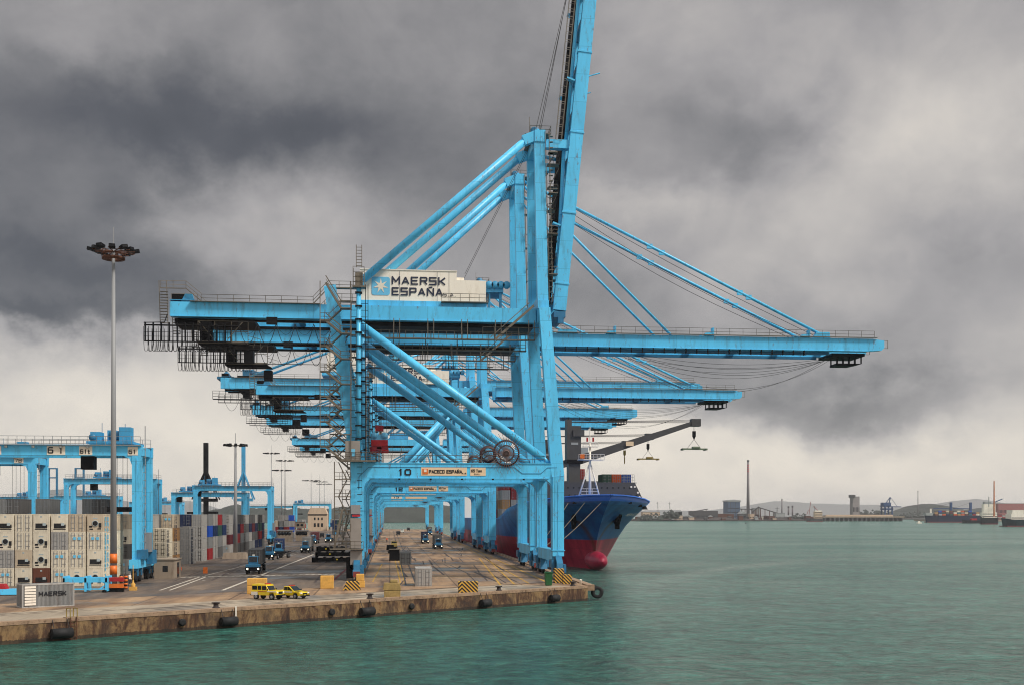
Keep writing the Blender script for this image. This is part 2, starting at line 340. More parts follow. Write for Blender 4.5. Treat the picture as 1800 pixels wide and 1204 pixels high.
# ------------------------------------------------------------------ setting: water, quay, road sheets
WK = (306.3, 71.6, 285.5)
def water_mat():
    m = bpy.data.materials.new('harbour_water'); m.use_nodes = True; t = NT(m.node_tree); b = t.n['Principled BSDF']
    g = t.new('ShaderNodeNewGeometry'); p = g.outputs['Position']
    big = t.noise(t.mapping(p, (1, 0.4, 1)), 0.012, 4, 0.6)
    col = t.ramp(big.outputs[0], [(0.35, (0.030, 0.150, 0.116)), (0.65, (0.052, 0.190, 0.148))])
    t.l.new(col, b.inputs['Base Color'])
    b.inputs['Roughness'].default_value = 0.14; b.inputs['IOR'].default_value = 1.33
    a = t.noise(t.mapping(p, (0.75, 1.0, 1), (0, 0, R(8))), 0.95, 6, 0.7, 0.6)
    c = t.noise(t.mapping(p, (0.8, 1.0, 1), (0, 0, R(-14))), 0.26, 6, 0.7, 0.6)
    d = t.noise(t.mapping(p, (0.5, 1.0, 1), (0, 0, R(3))), 0.045, 4, 0.6, 0.4)
    h = t.m('ADD', t.m('ADD', t.m('MULTIPLY', a.outputs[0], 0.9), t.m('MULTIPLY', c.outputs[0], 2.2)), t.m('MULTIPLY', d.outputs[0], 0.8))
    wind = t.noise(t.mapping(p, (0.3, 1.0, 1), (0, 0, R(12))), 0.018, 5, 0.6, 0.3)
    t.l.new(t.ramp(wind.outputs[0], [(0.35, 0.16), (0.65, 0.24)]), b.inputs['Roughness'])
    ripple_shade = t.ramp(t.m('ADD', t.m('MULTIPLY', c.outputs[0], 0.4), t.m('MULTIPLY', a.outputs[0], 0.6)), [(0.38, 0.4), (0.5, 0.95), (0.62, 1.6)])  # ripple shading painted into the colour: crests lighter, troughs darker
    cc = t.mix(1.0, col, ripple_shade, 'MULTIPLY')
    sp = t.new('ShaderNodeSeparateXYZ'); t.l.new(p, sp.inputs[0])     # foam of a boat's wake, an arc off the ship's bow
    dx_ = t.m('SUBTRACT', sp.outputs[0], WK[0]); dy_ = t.m('SUBTRACT', sp.outputs[1], WK[1]); rad = t.m('SQRT', t.m('ADD', t.m('MULTIPLY', dx_, dx_), t.m('MULTIPLY', dy_, dy_)))
    band = t.m('SUBTRACT', 1.0, t.m('MULTIPLY', t.m('ABSOLUTE', t.m('SUBTRACT', rad, WK[2])), 0.16), clamp=True)
    ends = t.m('MULTIPLY', t.m('SUBTRACT', 1.0, t.m('MULTIPLY', t.m('ABSOLUTE', t.m('SUBTRACT', sp.outputs[0], 72.0)), 0.020), clamp=True), t.ramp(a.outputs[0], [(0.42, 0.1), (0.58, 1.0)]))
    cc = t.mix(t.m('MULTIPLY', t.m('MULTIPLY', band, ends), 0.55), cc, (0.42, 0.48, 0.42, 1))
    t.l.new(cc, b.inputs['Base Color'])
    bp = t.new('ShaderNodeBump'); bp.inputs['Strength'].default_value = 1.0; bp.inputs['Distance'].default_value = 1.9
    t.l.new(h, bp.inputs['Height']); t.l.new(bp.outputs[0], b.inputs['Normal'])
    return m
o = MB().add([(-9000, -300, WATER), (12000, -300, WATER), (12000, 14000, WATER), (-9000, 14000, WATER)], [(0, 1, 2, 3)]).build('water', water_mat()); struct(o)

def ground_mat(name, base, dark, light, streak_scale=0.35, joints=0):
    m = bpy.data.materials.new(name); m.use_nodes = True; t = NT(m.node_tree); b = t.n['Principled BSDF']
    g = t.new('ShaderNodeNewGeometry'); p = g.outputs['Position']
    n1 = t.noise(t.mapping(p, (1, 0.12, 1)), streak_scale, 7, 0.65, 0.3)
    n2 = t.noise(p, 0.07, 6, 0.65); n3 = t.noise(p, 1.3, 8, 0.7)
    c = t.ramp(n1.outputs[0], [(0.32, lin(dark)), (0.5, lin(base)), (0.72, lin(light))])
    c = t.mix(t.ramp(n2.outputs[0], [(0.45, 0.0), (0.66, 0.65)]), c, (*lin(dark), 1))
    c = t.mix(t.ramp(n3.outputs[0], [(0.55, 0.0), (0.75, 0.35)]), c, (*[x * 0.5 for x in lin(dark)], 1))
    if joints:
        br = t.new('ShaderNodeTexBrick'); br.inputs['Scale'].default_value = 1.0; br.offset = 0.0
        br.inputs['Brick Width'].default_value = joints; br.inputs['Row Height'].default_value = joints; br.inputs['Mortar Size'].default_value = 0.11
        br.inputs['Color1'].default_value = (1, 1, 1, 1); br.inputs['Color2'].default_value = (0.8, 0.8, 0.8, 1); br.inputs['Mortar'].default_value = (0.3, 0.27, 0.25, 1)
        t.l.new(p, br.inputs['Vector']); c = t.mix(0.8, c, br.outputs[0], 'MULTIPLY')
    t.l.new(c, b.inputs['Base Color']); b.inputs['Roughness'].default_value = 0.75
    t.l.new(t.ramp(n2.outputs[0], [(0.45, 0.85), (0.62, 0.28)]), b.inputs['Roughness'])
    return m
ASPH = ground_mat('yard_asphalt', (98, 84, 72), (66, 56, 50), (128, 110, 92))
APRON = ground_mat('apron_concrete', (152, 122, 92), (92, 70, 54), (184, 152, 116), 0.3, joints=9)
EDGE = ground_mat('quay_edge_concrete', (158, 144, 124), (118, 104, 88), (182, 166, 144), 0.25, joints=0)
def wall_mat():
    m = bpy.data.materials.new('stained_quay_wall'); m.use_nodes = True; t = NT(m.node_tree); b = t.n['Principled BSDF']
    g = t.new('ShaderNodeNewGeometry'); p = g.outputs['Position']
    n1 = t.noise(t.mapping(p, (1, 1, 0.45)), 0.55, 9, 0.72, 0.5); n2 = t.noise(p, 0.35, 6, 0.65); n3 = t.noise(t.mapping(p, (1, 1, 0.3)), 3.0, 6, 0.7)
    c = t.ramp(n1.outputs[0], [(0.32, lin((26, 18, 14))), (0.46, lin((76, 50, 32))), (0.58, lin((136, 108, 72))), (0.70, lin((92, 52, 24)))])
    c = t.mix(t.ramp(n2.outputs[0], [(0.5, 0.0), (0.68, 0.8)]), c, (*lin((58, 44, 36)), 1))
    c = t.mix(t.ramp(n3.outputs[0], [(0.55, 0.0), (0.75, 0.5)]), c, (*lin((34, 26, 22)), 1))
    s = t.new('ShaderNodeSeparateXYZ'); t.l.new(p, s.inputs[0])
    c = t.mix(t.ramp(t.m('ADD', s.outputs[2], t.m('MULTIPLY', n2.outputs[0], 0.5)), [(0.0, 0.0), (0.001, 0.0)]), c, c)
    wet = t.ramp(t.m('SUBTRACT', t.m('MULTIPLY', s.outputs[2], -1.0), t.m('MULTIPLY', n3.outputs[0], 0.6)), [(0.95, 0.0), (1.0, 0.0)])
    wetm = t.m('GREATER_THAN', t.m('SUBTRACT', t.m('MULTIPLY', s.outputs[2], -1.0), t.m('MULTIPLY', n3.outputs[0], 0.5)), 1.32)
    c = t.mix(t.m('MULTIPLY', wetm, 0.8), c, (*lin((34, 30, 24)), 1))
    t.l.new(c, b.inputs['Base Color']); b.inputs['Roughness'].default_value = 0.85
    bp = t.new('ShaderNodeBump'); bp.inputs['Strength'].default_value = 0.6; bp.inputs['Distance'].default_value = 0.2
    t.l.new(n3.outputs[0], bp.inputs['Height']); t.l.new(bp.outputs[0], b.inputs['Normal'])
    return m
WALL = wall_mat()
QC = V(26.3, 148.5, 0); QD = (V(26.3, 148.5, 0) - V(-34.05, 103.28, 0)).normalized(); QL = QC - QD * 420
quay_poly = [(QL.x, QL.y), (QC.x, QC.y), (26.9, 158.0), (27.2, 170.0), (27.2, 760.0), (-30, 790.0), (-2500, 1500.0), (-2500, QL.y)]
mb = MB().use(APRON); n = len(quay_poly)
mb.add([(a, b_, 0) for a, b_ in quay_poly], [tuple(range(n))])
mb.use(WALL)
for i in range(0, 7):
    a, b_ = quay_poly[i], quay_poly[i + 1]
    mb.add([(a[0], a[1], 0), (b_[0], b_[1], 0), (b_[0], b_[1], -9), (a[0], a[1], -9)], [(3, 2, 1, 0)])
o = mb.build('quay'); struct(o)
# coping along the quay end and side
nrm = V(QD.y, -QD.x, 0)
mb = MB()
i = 0; s_ = 0.0
while s_ < 418:
    L_ = 11.6
    a = QL + QD * (420 - s_ - L_ + 0.06); b_ = QL + QD * (420 - s_)
    if s_ == 0: b_ = QC - QD * 0.0
    vs = []
    h0 = 0.10 + 0.015 * ((i * 7) % 3)
    for p in (a, b_):
        vs += [p + nrm * 0.05 + V(0, 0, -0.22), p + nrm * 0.05 + V(0, 0, h0), p - nrm * 0.9 + V(0, 0, h0), p - nrm * 0.9 + V(0, 0, -0.5)]
    mb.add(vs, [(0, 1, 2, 3), (7, 6, 5, 4), (4, 5, 1, 0), (5, 6, 2, 1), (6, 7, 3, 2)])
    s_ += L_; i += 1
mb.box(26.35, 27.35, 149.2, 700, -0.6, 0.17)
o = mb.build('quay_coping', mat('coping_concrete', (156, 128, 102), 0.85, var=0.4, scale=1.1, dirt=(74, 48, 32), dirt_amt=0.85)); struct(o)
# yard asphalt sheet and pale strip parallel with the end of the quay
a1 = gnd(0, 1062); a2 = gnd(1010, 1019)
mb = MB(); e0 = QL + nrm * -1.0; e1 = QC + nrm * -1.0; w_ = 17.0
mb.add([e0 + V(0, 0, .008), e1 + V(-1.0, 0, .008), e1 - nrm * 6 + V(-6, -1, .008), QL - nrm * w_ + V(0, 0, .008)], [(0, 1, 2, 3)])
struct(mb.build('quay_edge_strip', EDGE))
mb = MB(); mb.add([(-2400, 1400, .004), (-2400, -150, .004), (-60, 112, .004), (-6.3, 152, .004), (-6.3, 700, .004), (-60, 740, .004)], [(0, 1, 2, 3, 4, 5)])
struct(mb.build('yard_road', ASPH))
# painted lines
LINEW = mat('worn_white_road_paint', (196, 186, 170), 0.8, var=0.45, scale=1.5)
LINEY = mat('worn_yellow_road_paint', (190, 146, 60), 0.8, var=0.5, scale=1.2)
LINER = mat('worn_red_road_paint', (130, 40, 44), 0.8, var=0.4, scale=1.2)
def line(mb, p, q, w_, z=0.014):
    p, q = Vector(p), Vector(q); d = (q - p).normalized(); n_ = V(-d.y, d.x, 0) * w_ / 2
    mb.add([V(p.x, p.y, z) - n_, V(q.x, q.y, z) - n_, V(q.x, q.y, z) + n_, V(p.x, p.y, z) + n_], [(0, 1, 2, 3)])
mb = MB()
for (a, b_, w_) in [((391, 1037), (551, 974), .45), ((281, 1037), (353, 1013), .3), ((298, 1037), (366, 1012), .3), ((0, 1041), (240, 1026), .25), ((353, 1013), (552, 963), .22)]:
    line(mb, gnd(*a), gnd(*b_), w_)
p0, p1 = gnd(316, 1014), gnd(611, 1008); n_ = 25
for i in range(n_):
    c = p0.lerp(p1, (i + 0.5) / n_)
    mb.add([(c.x - .45, c.y - 1.0, .014), (c.x + .3, c.y - 1.0, .014), (c.x + .75, c.y + 1.2, .014), (c.x, c.y + 1.2, .014)], [(0, 1, 2, 3)])
for i in range(26):
    c = gnd(355, 1020).lerp(gnd(560, 962), i / 26.0); line(mb, c, c + V(.3, 1.4, 0), .2)
struct(mb.build('white_road_markings', LINEW))
mb = MB(); line(mb, gnd(583, 1022), gnd(612, 997), .35)
struct(mb.build('red_road_marking', LINER))
mb = MB()
for (a, b_, w_) in [((800, 950), (962, 1023), .35), ((790, 945), (930, 1025), .25), ((860, 985), (905, 1027), .3), ((842, 980), (880, 1028), .3), ((694, 982), (704, 1024), .22), ((700, 982), (712, 1024), .22), ((706, 1027), (745, 1027), .25), ((655, 1022), (672, 990), .2)]:
    line(mb, gnd(*a), gnd(*b_), w_)
struct(mb.build('yellow_road_markings', LINEY))
mb = MB()
for X in (-4.75 - .75, -4.75 + .75, 25.0 - .75, 25.0 + .75, 2.2, 3.6):
    line(mb, (X, 154, 0), (X, 690, 0), .22, .02)
for X in (-4.75, 25.0): line(mb, (X, 156, 0), (X, 690, 0), .9, .011)
struct(mb.build('crane_rails', mat('rail_steel', (62, 50, 44), 0.5, var=0.3)))
# tyre wear and oil on the apron
mb = MB(); rr = random.Random(3)
for i in range(60):
    x = rr.uniform(0, 21); y = rr.uniform(152, 330); line(mb, (x, y, 0), (x + rr.uniform(-1.5, 1.5), y + rr.uniform(8, 40), 0), rr.uniform(.15, .4), .009 + i * .00007)
for i in range(40):
    x = rr.uniform(-32, -9); y = rr.uniform(150, 330); line(mb, (x, y, 0), (x + rr.uniform(-1.5, 1.5), y + rr.uniform(8, 40), 0), rr.uniform(.15, .4), .0092 + i * .00007)
for i in range(26):
    c = QC - QD * rr.uniform(6, 95) - nrm * rr.uniform(2, 12); line(mb, c, c + QD * rr.uniform(8, 30) + nrm * rr.uniform(-.5, .5), rr.uniform(.12, .3), .0165 + i * .00007)
struct(mb.build('tyre_marks', mat('tyre_marks', (66, 52, 46), 0.7, var=0.3)))
# ------------------------------------------------------------------ ship-to-shore cranes
BUFF = mat('faded_red_buffer', (128, 52, 44), .6, var=.4, scale=2)
REELM = mat('brown_reel_cable', (62, 34, 38), .6, var=.3)
SPOKE = mat('reel_spoke_steel', (104, 84, 80), .5, var=.2)
XL, XW = -4.75, 25.0
def star_pts(cx, cz, r1, r2, n=7):
    pts = []
    for i in range(2 * n):
        a = math.pi / 2 + math.pi * i / n; r = r1 if i % 2 == 0 else r2
        pts.append((cx + r * math.cos(a), cz + r * math.sin(a)))
    return pts
def loops(mb, x0, x1, y, z, drop, step, r=0.05):
    n = max(1, round((x1 - x0) / step)); step = (x1 - x0) / n
    for i in range(n):
        xa = x0 + i * step; pts = []
        for k in range(9):
            u = k / 8; xx = xa + step * (0.5 - 0.5 * math.cos(math.pi * u) if step < 1.5 else u); zz = z - drop * (1 - (2 * u - 1) ** 4 if step < 1.5 else 1 - (2 * u - 1) ** 2)
            pts.append((xx, y, zz))
        mb.path(pts, r, 4)
def sts_crane(yc, label, number=None, type2=False, boom_up=False, tip=89.4, zg=41.1, apex=68.2, back=-32.4, detail=2, sign=None, trolley_x=None, tint=BLUE, maersk=True):
    T = thing('ship_to_shore_crane', (10, yc, 0), label, 'container crane', 'ship-to-shore cranes along the quay')
    gh = 2.1 if not type2 else 3.0                     # girder depth
    gy = 4.0; gt = zg; gb = zg - gh
    K = 1 if detail > 1 else 0
    hang_x = -8.8 if not type2 else -8.2
    # --- portal legs and bogies
    for sy in (-1, 1):
        y = yc + sy * 9
        m = MB(); m.box(XL - .95, XL + .95, y - .75, y + .75, 3.6, 17.15)
        m.beam((XL, y, 17.1), (hang_x, yc + sy * 7.2, zg + 2.2), 1.5, 1.9, 1.3, 1.75)
        if K: m.box(XL - 1.0, XL + 1.0, y - .82, y - .75, 10.2, 10.35); m.box(XL - 1.02, XL + 1.02, y - .82, y + .82, 17.0, 17.2)
        leg = m.build('leg', tint, T)
        m = MB(); m.box(XW - .85, XW + .85, y - .85, y + .85, 3.4, 15.2)
        m.beam((XW - .05, y, 15.2), (XW - 1.75, yc + sy * 7.0, zg - .4), 1.5, 1.9, 1.4, 1.7)
        if K:
            m.box(XW - 1.0, XW + 1.0, y - .95, y + .95, 4.2, 4.32); m.box(XW - .1, XW + .02, y - .9, y - .85, 3.6, 14.5)
            m.box(XW - .6, XW - .5, y - .88, y - .85, 6, 14.0)
        m.build('leg', tint, T)
        # portal beam
        m = MB(); m.box(XL + .95, XW - .85, y - .62, y + .62, 15.0, 17.12)
        for s2, xx in ((1, XL + .95), (-1, XW - .85)):
            m.prism([(xx, 13.2), (xx, 15.0), (xx + s2 * 1.9, 15.0), (xx + s2 * .9, 14.75), (xx + s2 * .28, 14.2)], y - .6, y + .6)
        if K:
            m.box(XL + 1.4, XW - 1.0, y - .72, y + .72, 17.12, 17.24); m.box(XL + 1.9, XW - 1.4, y - .7, y - .62, 14.92, 15.06)
        pb = m.build('portal_beam', tint, T)
        if K:
            m = MB(); m.rail([(XL + 1.2, y - .62, 17.25), (XW - 2.0, y - .62, 17.25)], 1.1, 1.8); m.build('handrail', GALV, pb)
            if sy < 0 and boom_up:
                for q in range(5): MB().box(XL + 6 + q * 4.6, XL + 6.3 + q * 4.6, y - .85, y - .7, 14.7, 14.92).build('floodlight', DARK, pb)
            # welded plate outline (raised seam) as in the photo
            m = MB()
            pts = [(XL + .3, 13.4), (XL + .3, 15.2), (XL + 1.7, 16.55), (XW - 6.6, 16.6), (XW - 5.4, 15.7), (XW - 2.6, 15.7), (XW - 1.6, 16.6), (XW - .2, 16.6)]
            m.path([(a, y - .8, b) for a, b in pts[:3]], .05, 4); m.path([(a, y - .64, b) for a, b in pts[2:]], .05, 4)
            m.path([(XL + 1.3, y - .8, 4), (XL + 1.3, y - .66, 13.6), (XL + 1.9, y - .66, 14.7), (XW - 2.0, y - .66, 14.8), (XW - 1.2, y - .86, 13.9), (XW - 1.1, y - .86, 4)], .045, 4)
            m.build('seam', BLUED, pb)
        if sy < 0 and number:
            sg = text(number, 1.35, (XL + 5.95, y - .66, 15.35), (1, 0, 0), (0, 0, 1), BLACK, pb, 'number_lettering', wide=1.1, bold=.03)
            if not type2:
                sp = MB().box(XL + 9.35, XL + 16.1, y - .68, y - .62, 15.35, 16.55).build('sign_plate', PPLATE, pb)
                sp2 = MB().box(XL + 16.6, XL + 18.9, y - .68, y - .62, 15.35, 16.55).build('sign_plate', PPLATE, pb)
                m = MB(); m.box(XL + 9.55, XL + 10.35, y - .72, y - .68, 15.55, 16.35); m.build('sign_emblem', ORANGE, pb)
                m = MB(); m.box(XL + 9.75, XL + 10.15, y - .75, y - .72, 15.85, 16.25); m.build('sign_emblem', WPLATE, pb)
                text('PACECO ESPAÑA', .72, (XL + 10.5, y - .7, 15.68), (1, 0, 0), (0, 0, 1), BLACK, pb, 'sign_lettering', wide=.68, bold=.02)
                text('s.a.', .35, (XL + 15.35, y - .7, 15.62), (1, 0, 0), (0, 0, 1), BLACK, pb, 'sign_lettering')
                text('65 Ton', .58, (XL + 16.75, y - .7, 15.88), (1, 0, 0), (0, 0, 1), BLACK, pb, 'sign_lettering', wide=.62, bold=.01)
                text('S.W.L.', .28, (XL + 17.2, y - .7, 15.5), (1, 0, 0), (0, 0, 1), BLACK, pb, 'sign_lettering')
            else:
                MB().box(XL + 5.3, XL + 9.0, y - .68, y - .62, 15.2, 16.6).build('sign_plate', WPLATE, pb)
                MB().box(XL + 10.2, XL + 17.6, y - .68, y - .62, 15.2, 16.5).build('sign_plate', PPLATE, pb)
        # diagonal brace tube inside the upper frame
        m = MB()
        if not type2: m.tube((XL + .5, y, 37.4), (XW - 2.2, y, 18.0), .62, 14); m.tube((XW - 2.7, y, 18.35), (XW - 1.0, y, 17.2), .5, 10, .15)
        else: m.tube((XL + 2.0, y, 17.4), (14.0, y, 35.5), .8, 12); m.tube((14, y, 35.5), (21.5, y, zg - 2.5), .6, 10)
        m.build('diagonal_brace', tint, T)
    # --- sill beams, bogies
    for X, s_ in ((XL, -1), (XW, 1)):
        m = MB(); m.box(X - .7, X + .7, yc - 8.2, yc + 8.2, 2.6, 4.3)
        m.box(X - .6, X + .6, yc - 8.2, yc + 8.2, 15.1, 16.5)
        m.build('sill_beam', tint, T)
        for sy in (-1, 1):
            y = yc + sy * 9
            m = MB().use(tint); m.prism([(y - 2.8, 1.5), (y - 2.6, 2.4), (y - .9, 3.5), (y + .9, 3.5), (y + 2.6, 2.4), (y + 2.8, 1.5)], X - .45, X + .45, 'x')
            for q in (-1.9, 1.9):
                m.prism([(y + q - 1.25, .75), (y + q - .9, 1.6), (y + q + .9, 1.6), (y + q + 1.25, .75)], X - .55, X + .55, 'x')
            bg_ = m.build('bogie', BLUED, T)
            m = MB()
            for q in (-2.6, -1.3, 1.3, 2.6): m.lathe([(0, -.16), (.48, -.16), (.52, 0), (.48, .16), (0, .16)], (X, y + q, .55), 14, 'x')
            m.build('wheels', DARK, bg_)
            m = MB(); m.box(X - .35, X + .35, y + sy * 2.8, y + sy * 3.3, .75, 1.25); m.box(X - .5, X + .5, y + sy * 3.3, y + sy * 3.4, .6, 1.4); m.build('buffer', BUFF, bg_)
            if K:
                m = MB(); m.box(X - 1.05, X - .62, y - 1.1, y + 1.1, 1.7, 2.9); m.box(X + .62, X + 1.0, y - 2.0, y - .4, 1.0, 2.2); m.build('drive_gearbox', BLUED, bg_)
    # --- waterside mast (A-frame)
    for sy in (-1, 1):
        m = MB(); m.beam((XW - 1.75, yc + sy * 5.7, gb - .3), (XW - 2.2, yc + sy * 4.3, apex - .6), 1.3, 1.65, 1.1, 1.6)
        m.box(XW - 2.65, XW - .95, yc + sy * 5.7 - .9, yc + sy * 5.7 + .9, gt - .3, gt + .9)
        if K:
            m.box(XW - 2.9, XW - 1.2, yc + sy * 4.3 - .75, yc + sy * 4.3 + .75, apex - 1.6, apex + .2)
            ms = m.build('mast', tint, T)
            m = MB(); yy = yc + sy * 5.4
            for q in range(30):
                zz = gt + 1.5 + q * .85; m.box(XW - .75, XW - .2, yy - .3, yy + .3, zz, zz + .05)
            for dx in (-.75, -.2): m.tube((XW + dx, yy - .3, gt + 1), (XW + dx - .6, yy - .3, apex), .04, 4); m.tube((XW + dx, yy + .3, gt + 1), (XW + dx - .6, yy + .3, apex), .04, 4)
            for q in range(4): zz = gt + 5 + q * 6.2; m.box(XW - .9, XW + .5, yy - .7, yy + .7, zz, zz + .12); m.rail([(XW + .5, yy - .7, zz + .1), (XW - .9, yy - .7, zz + .1)], 1.1, .8, .03)
            m.build('mast_ladder', GALV, ms)
        else: m.build('mast', tint, T)
    m = MB(); m.box(XW - 2.9, XW - 1.4, yc - 4.2, yc + 4.2, apex - 1.7, apex - .3); m.box(XW - 2.6, XW - 1.0, yc - 5.6, yc + 5.6, gt + .15, gt + 1.5)
    m.build('mast_cross_beam', tint, T)
    m = MB(); m.box(XW - 3.6, XW - .4, yc - 4.8, yc + 4.8, apex - .3, apex - .18)
    m.rail([(XW - 3.6, yc - 4.8, apex - .2), (XW - .4, yc - 4.8, apex - .2), (XW - .4, yc + 4.8, apex - .2)], 1.1, 1.1); m.tube((XW - 3.7, yc - 4.7, apex - .2), (XW - 3.7, yc - 4.7, apex + 2.2), .05, 4)
    tp = m.build('mast_head_platform', GALV, T)
    m = MB()
    for sy in (-3.2, -1.2, 1.2, 3.2): m.lathe([(0, -.2), (.75, -.2), (.7, 0), (.75, .2), (0, .2)], (XW - 2.7, yc + sy, apex + .45), 14, 'y')
    m.build('rope_sheaves', BLUED, tp)
    m = MB(); m.box(XW - 4.4, XW - 3.3, yc - 4.6, yc - 2.6, apex - 1.5, apex - .3); m.build('sheave_guard', DARK, tp)
    # --- trolley girders
    for sy in (-1, 1):
        y = yc + sy * gy
        m = MB(); m.box(back, XW - 2.7 if boom_up else XW - 1.0, y - .6, y + .6, gb, gt)
        if K:
            m.box(back + .1, XW - 2.8, y - .72, y + .72, gb - .1, gb)
        gd = m.build('girder', tint, T)
        # railing along the outer top edge
        m = MB(); ye = y + sy * .9
        m.box(back + 3, hang_x - 1.5, min(y + sy * .6, ye + sy * .3), max(y + sy * .6, ye + sy * .3), gt - .02, gt + .06)
        rs = 2.2 if K else 3.5
        m.rail([(back + 4.6, ye, gt), (hang_x - 2.6, ye, gt)], 1.1, rs, mid=1)
        if K:
            m.path([(back + 4.6, ye, gt + .1), (back + 2.4, ye, gt + 1.9), (back - 1.3, ye, gt + 1.9)], .09, 4)
            m.rail([(back + 4.6, ye, gt + .1), (back + 2.4, ye, gt + 1.9), (back - 1.3, ye, gt + 1.9)], 1.1, 1.6)
            m.path([(hang_x - 2.6, ye, gt), (hang_x - .4, ye, gt + 2.4)], .09, 4); m.rail([(hang_x - 2.6, ye, gt), (hang_x - .4, ye, gt + 2.4), (XL + .5, ye, gt + 2.4)], 1.1, 1.4)
            m.box(hang_x - .4, XL + .5, min(ye, ye + sy), max(ye, ye + sy), gt + 2.25, gt + 2.4)
            for q in range(12): m.box(back - 1.3, back - .2, ye - .25, ye + .25, gb - 1.2 + q * .42, gb - 1.15 + q * .42)
            m.tube((back - 1.3, ye, gb - 1.3), (back - 1.5, ye, gt + 3), .07, 4); m.tube((back - .2, ye, gb - 1.3), (back - .4, ye, gt + 3), .07, 4)
        m.build('handrail', GALV, gd)
    m = MB()
    for q in range(7):
        xx = back + .6 + q * (XW - 4 - back) / 6.0
        m.box(xx, xx + 1.0, yc - 3.4, yc + 3.4, gb + .2, gt - .1)
    m.box(back, back + 3.6, yc - 4.7, yc + 4.7, gt + .2, gt + .3)
    if K: m.prism([(back + 1.6, gt), (back + 2.2, gt + 1.2), (back + 3.2, gt + 1.2), (back + 3.6, gt)], yc - 4.5, yc - 3.9)
    m.build('cross_tie', BLUEF, T)
    m = MB(); m.box(back + .2, back + 2.1, yc - 4.2, yc + 4.2, gt + .3, gt + 1.2); m.box(back + 1, XW - 3, yc - 3.2, yc - 3.0, gb - .5, gb - .1); m.box(back + 1, XW - 3, yc + 3.0, yc + 3.2, gb - .5, gb - .1)
    m.build('trolley_rail', DARK, T)
    # walkway slung under the girders, between the legs, near and far side
    for sy in (-1, 1):
        m = MB(); yo = yc + sy * 5.6
        x1 = XW - 3.0; zw = gb - 3.0
        m.box(XL + 1.0, x1, yo - .5, yo + .5, zw, zw + .14)
        m.rail([(XL + 1.0, yo - sy * -.5, zw + .1), (x1, yo - sy * -.5, zw + .1)], 1.1, 1.2 if K else 3)
        q = XL + 5.3
        while q < x1:
            m.box(q, q + .12, yo - .5, yo - .38, zw, gb); m.box(q + .9, q + 1.0, yo - .5, yo - .38, zw, gb); q += 5.1
        if K and sy < 0:
            m.beam((x1 - 6.2, yo - .5, zw), (x1 - .2, yo - .5, gt + .2), .1, .35); m.beam((x1 - 6.9, yo - .5, zw + .3), (x1 - .9, yo - .5, gt + .6), .08, .12)
            m.rail([(x1 - 8, yo - .6, zw), (x1 + 1, yo - .6, zw)], 1.9, 1.6, .05)
        m.build('service_walkway', GALV, T)
    m = MB(); m.box(XL + 1, XW - 3, yc - 3.3, yc + 3.3, gb - .75, gb - .25); m.build('underslung_tray', DARK, T)
    # --- backstays (mast head to landside)
    for sy in (-1, 1):
        m = MB(); y = yc + sy * 4.6
        if not type2:
            m.tube((XL + .8, y, gt + 3.9), (XW - 3.4, yc + sy * 4.3, apex - .5), .58, 14); m.tube((XL + .3, y, gt + 2.6), (XL + .8, y, gt + 3.9), .35, 8)
        else:
            m.tube((back + 8, y, gt + .3), (XW - 3.4, yc + sy * 4.3, apex - .6), .34, 8); m.tube((XL + 1, y, gt + .5), (XW - 3.4, yc + sy * 4.3, apex - 1.6), .34, 8)
        m.beam((XW - 4.6, yc + sy * 4.3, apex - 1.4), (XW - 2.0, yc + sy * 4.3, apex - .3), 1.2, 1.5)
        m.build('backstay', tint, T)
    # --- boom
    if not boom_up:
        bz = 0.0
        for sy in (-1, 1):
            y = yc + sy * gy
            m = MB(); m.box(XW + 1.2, tip - 2.2, y - .55, y + .55, gb + .1, gt + .2)
            m.prism([(tip - 2.2, gb + .1), (tip - 2.2, gt + .2), (tip, gt - .1), (tip, gb + .7), (tip - .5, gb + .25)], y - .55, y + .55)
            if K:
                m.box(XW + 1.4, tip - 3, y - .7, y + .7, gb, gb + .1)
                for xx in (XW + 15, XW + 33, XW + 51): m.box(xx, xx + .3, y - .6, y + .6, gt + .2, gt + 1.7); m.prism([(xx - 1.6, gt + .2), (xx - 1.2, gt + .8), (xx, gt + .9), (xx, gt + .2)], y - .5, y + .5)
                m.prism([(XW + 4.6, gt + .2), (XW + 5, gt + 1.0), (XW + 8, gt + 1.0), (XW + 8.4, gt + .2)], y - .5, y + .5)
            m.prism([(tip - 13.5, gt + .2), (tip - 12.8, gt + 1.3), (tip - 10.4, gt + 1.3), (tip - 10.2, gt + .2)], y - .4, y + .4)
            bm_ = m.build('boom', tint, T)
            m = MB(); ye = y + sy * .8
            m.box(XW + 1.4, tip - 1.5, min(y + sy * .5, ye + sy * .2), max(y + sy * .5, ye + sy * .2), gt + .3, gt + .42)
            m.rail([(XW + 1.4, ye, gt + .3), (tip - 2, ye, gt + .3)], 1.25, 2.4 if K else 4, .04)
            if K: m.path([(tip, y, gt), (tip + .9, y, gt), (tip + .9, y, gb + .7), (tip, y, gb + .7)], .06, 4)
            m.build('handrail', GALV, bm_)
        m = MB(); q = XW + 5
        while q < tip - 3: m.box(q, q + .6, yc - 3.4, yc + 3.4, gb + .5, gt - .2); q += 8.5
        m.box(XW + 1.3, tip - 10, yc - 3.3, yc - 3.0, gb - .55, gb - .02); m.box(XW + 1.3, tip - 10, yc + 3.0, yc + 3.3, gb - .55, gb - .02)
        m.build('boom_cross_tie', BLUED, T)
        m = MB(); m.tube((XW + 1, yc - 4.9, gb - .85), (tip - 15, yc - 4.9, gb - .85), .07, 4)
        q = XW + 2
        while q < tip - 15: m.box(q, q + .12, yc - 4.95, yc - 4.4, gb - .9, gb); q += 2.0
        m.build('festoon_rail', DARK, T)
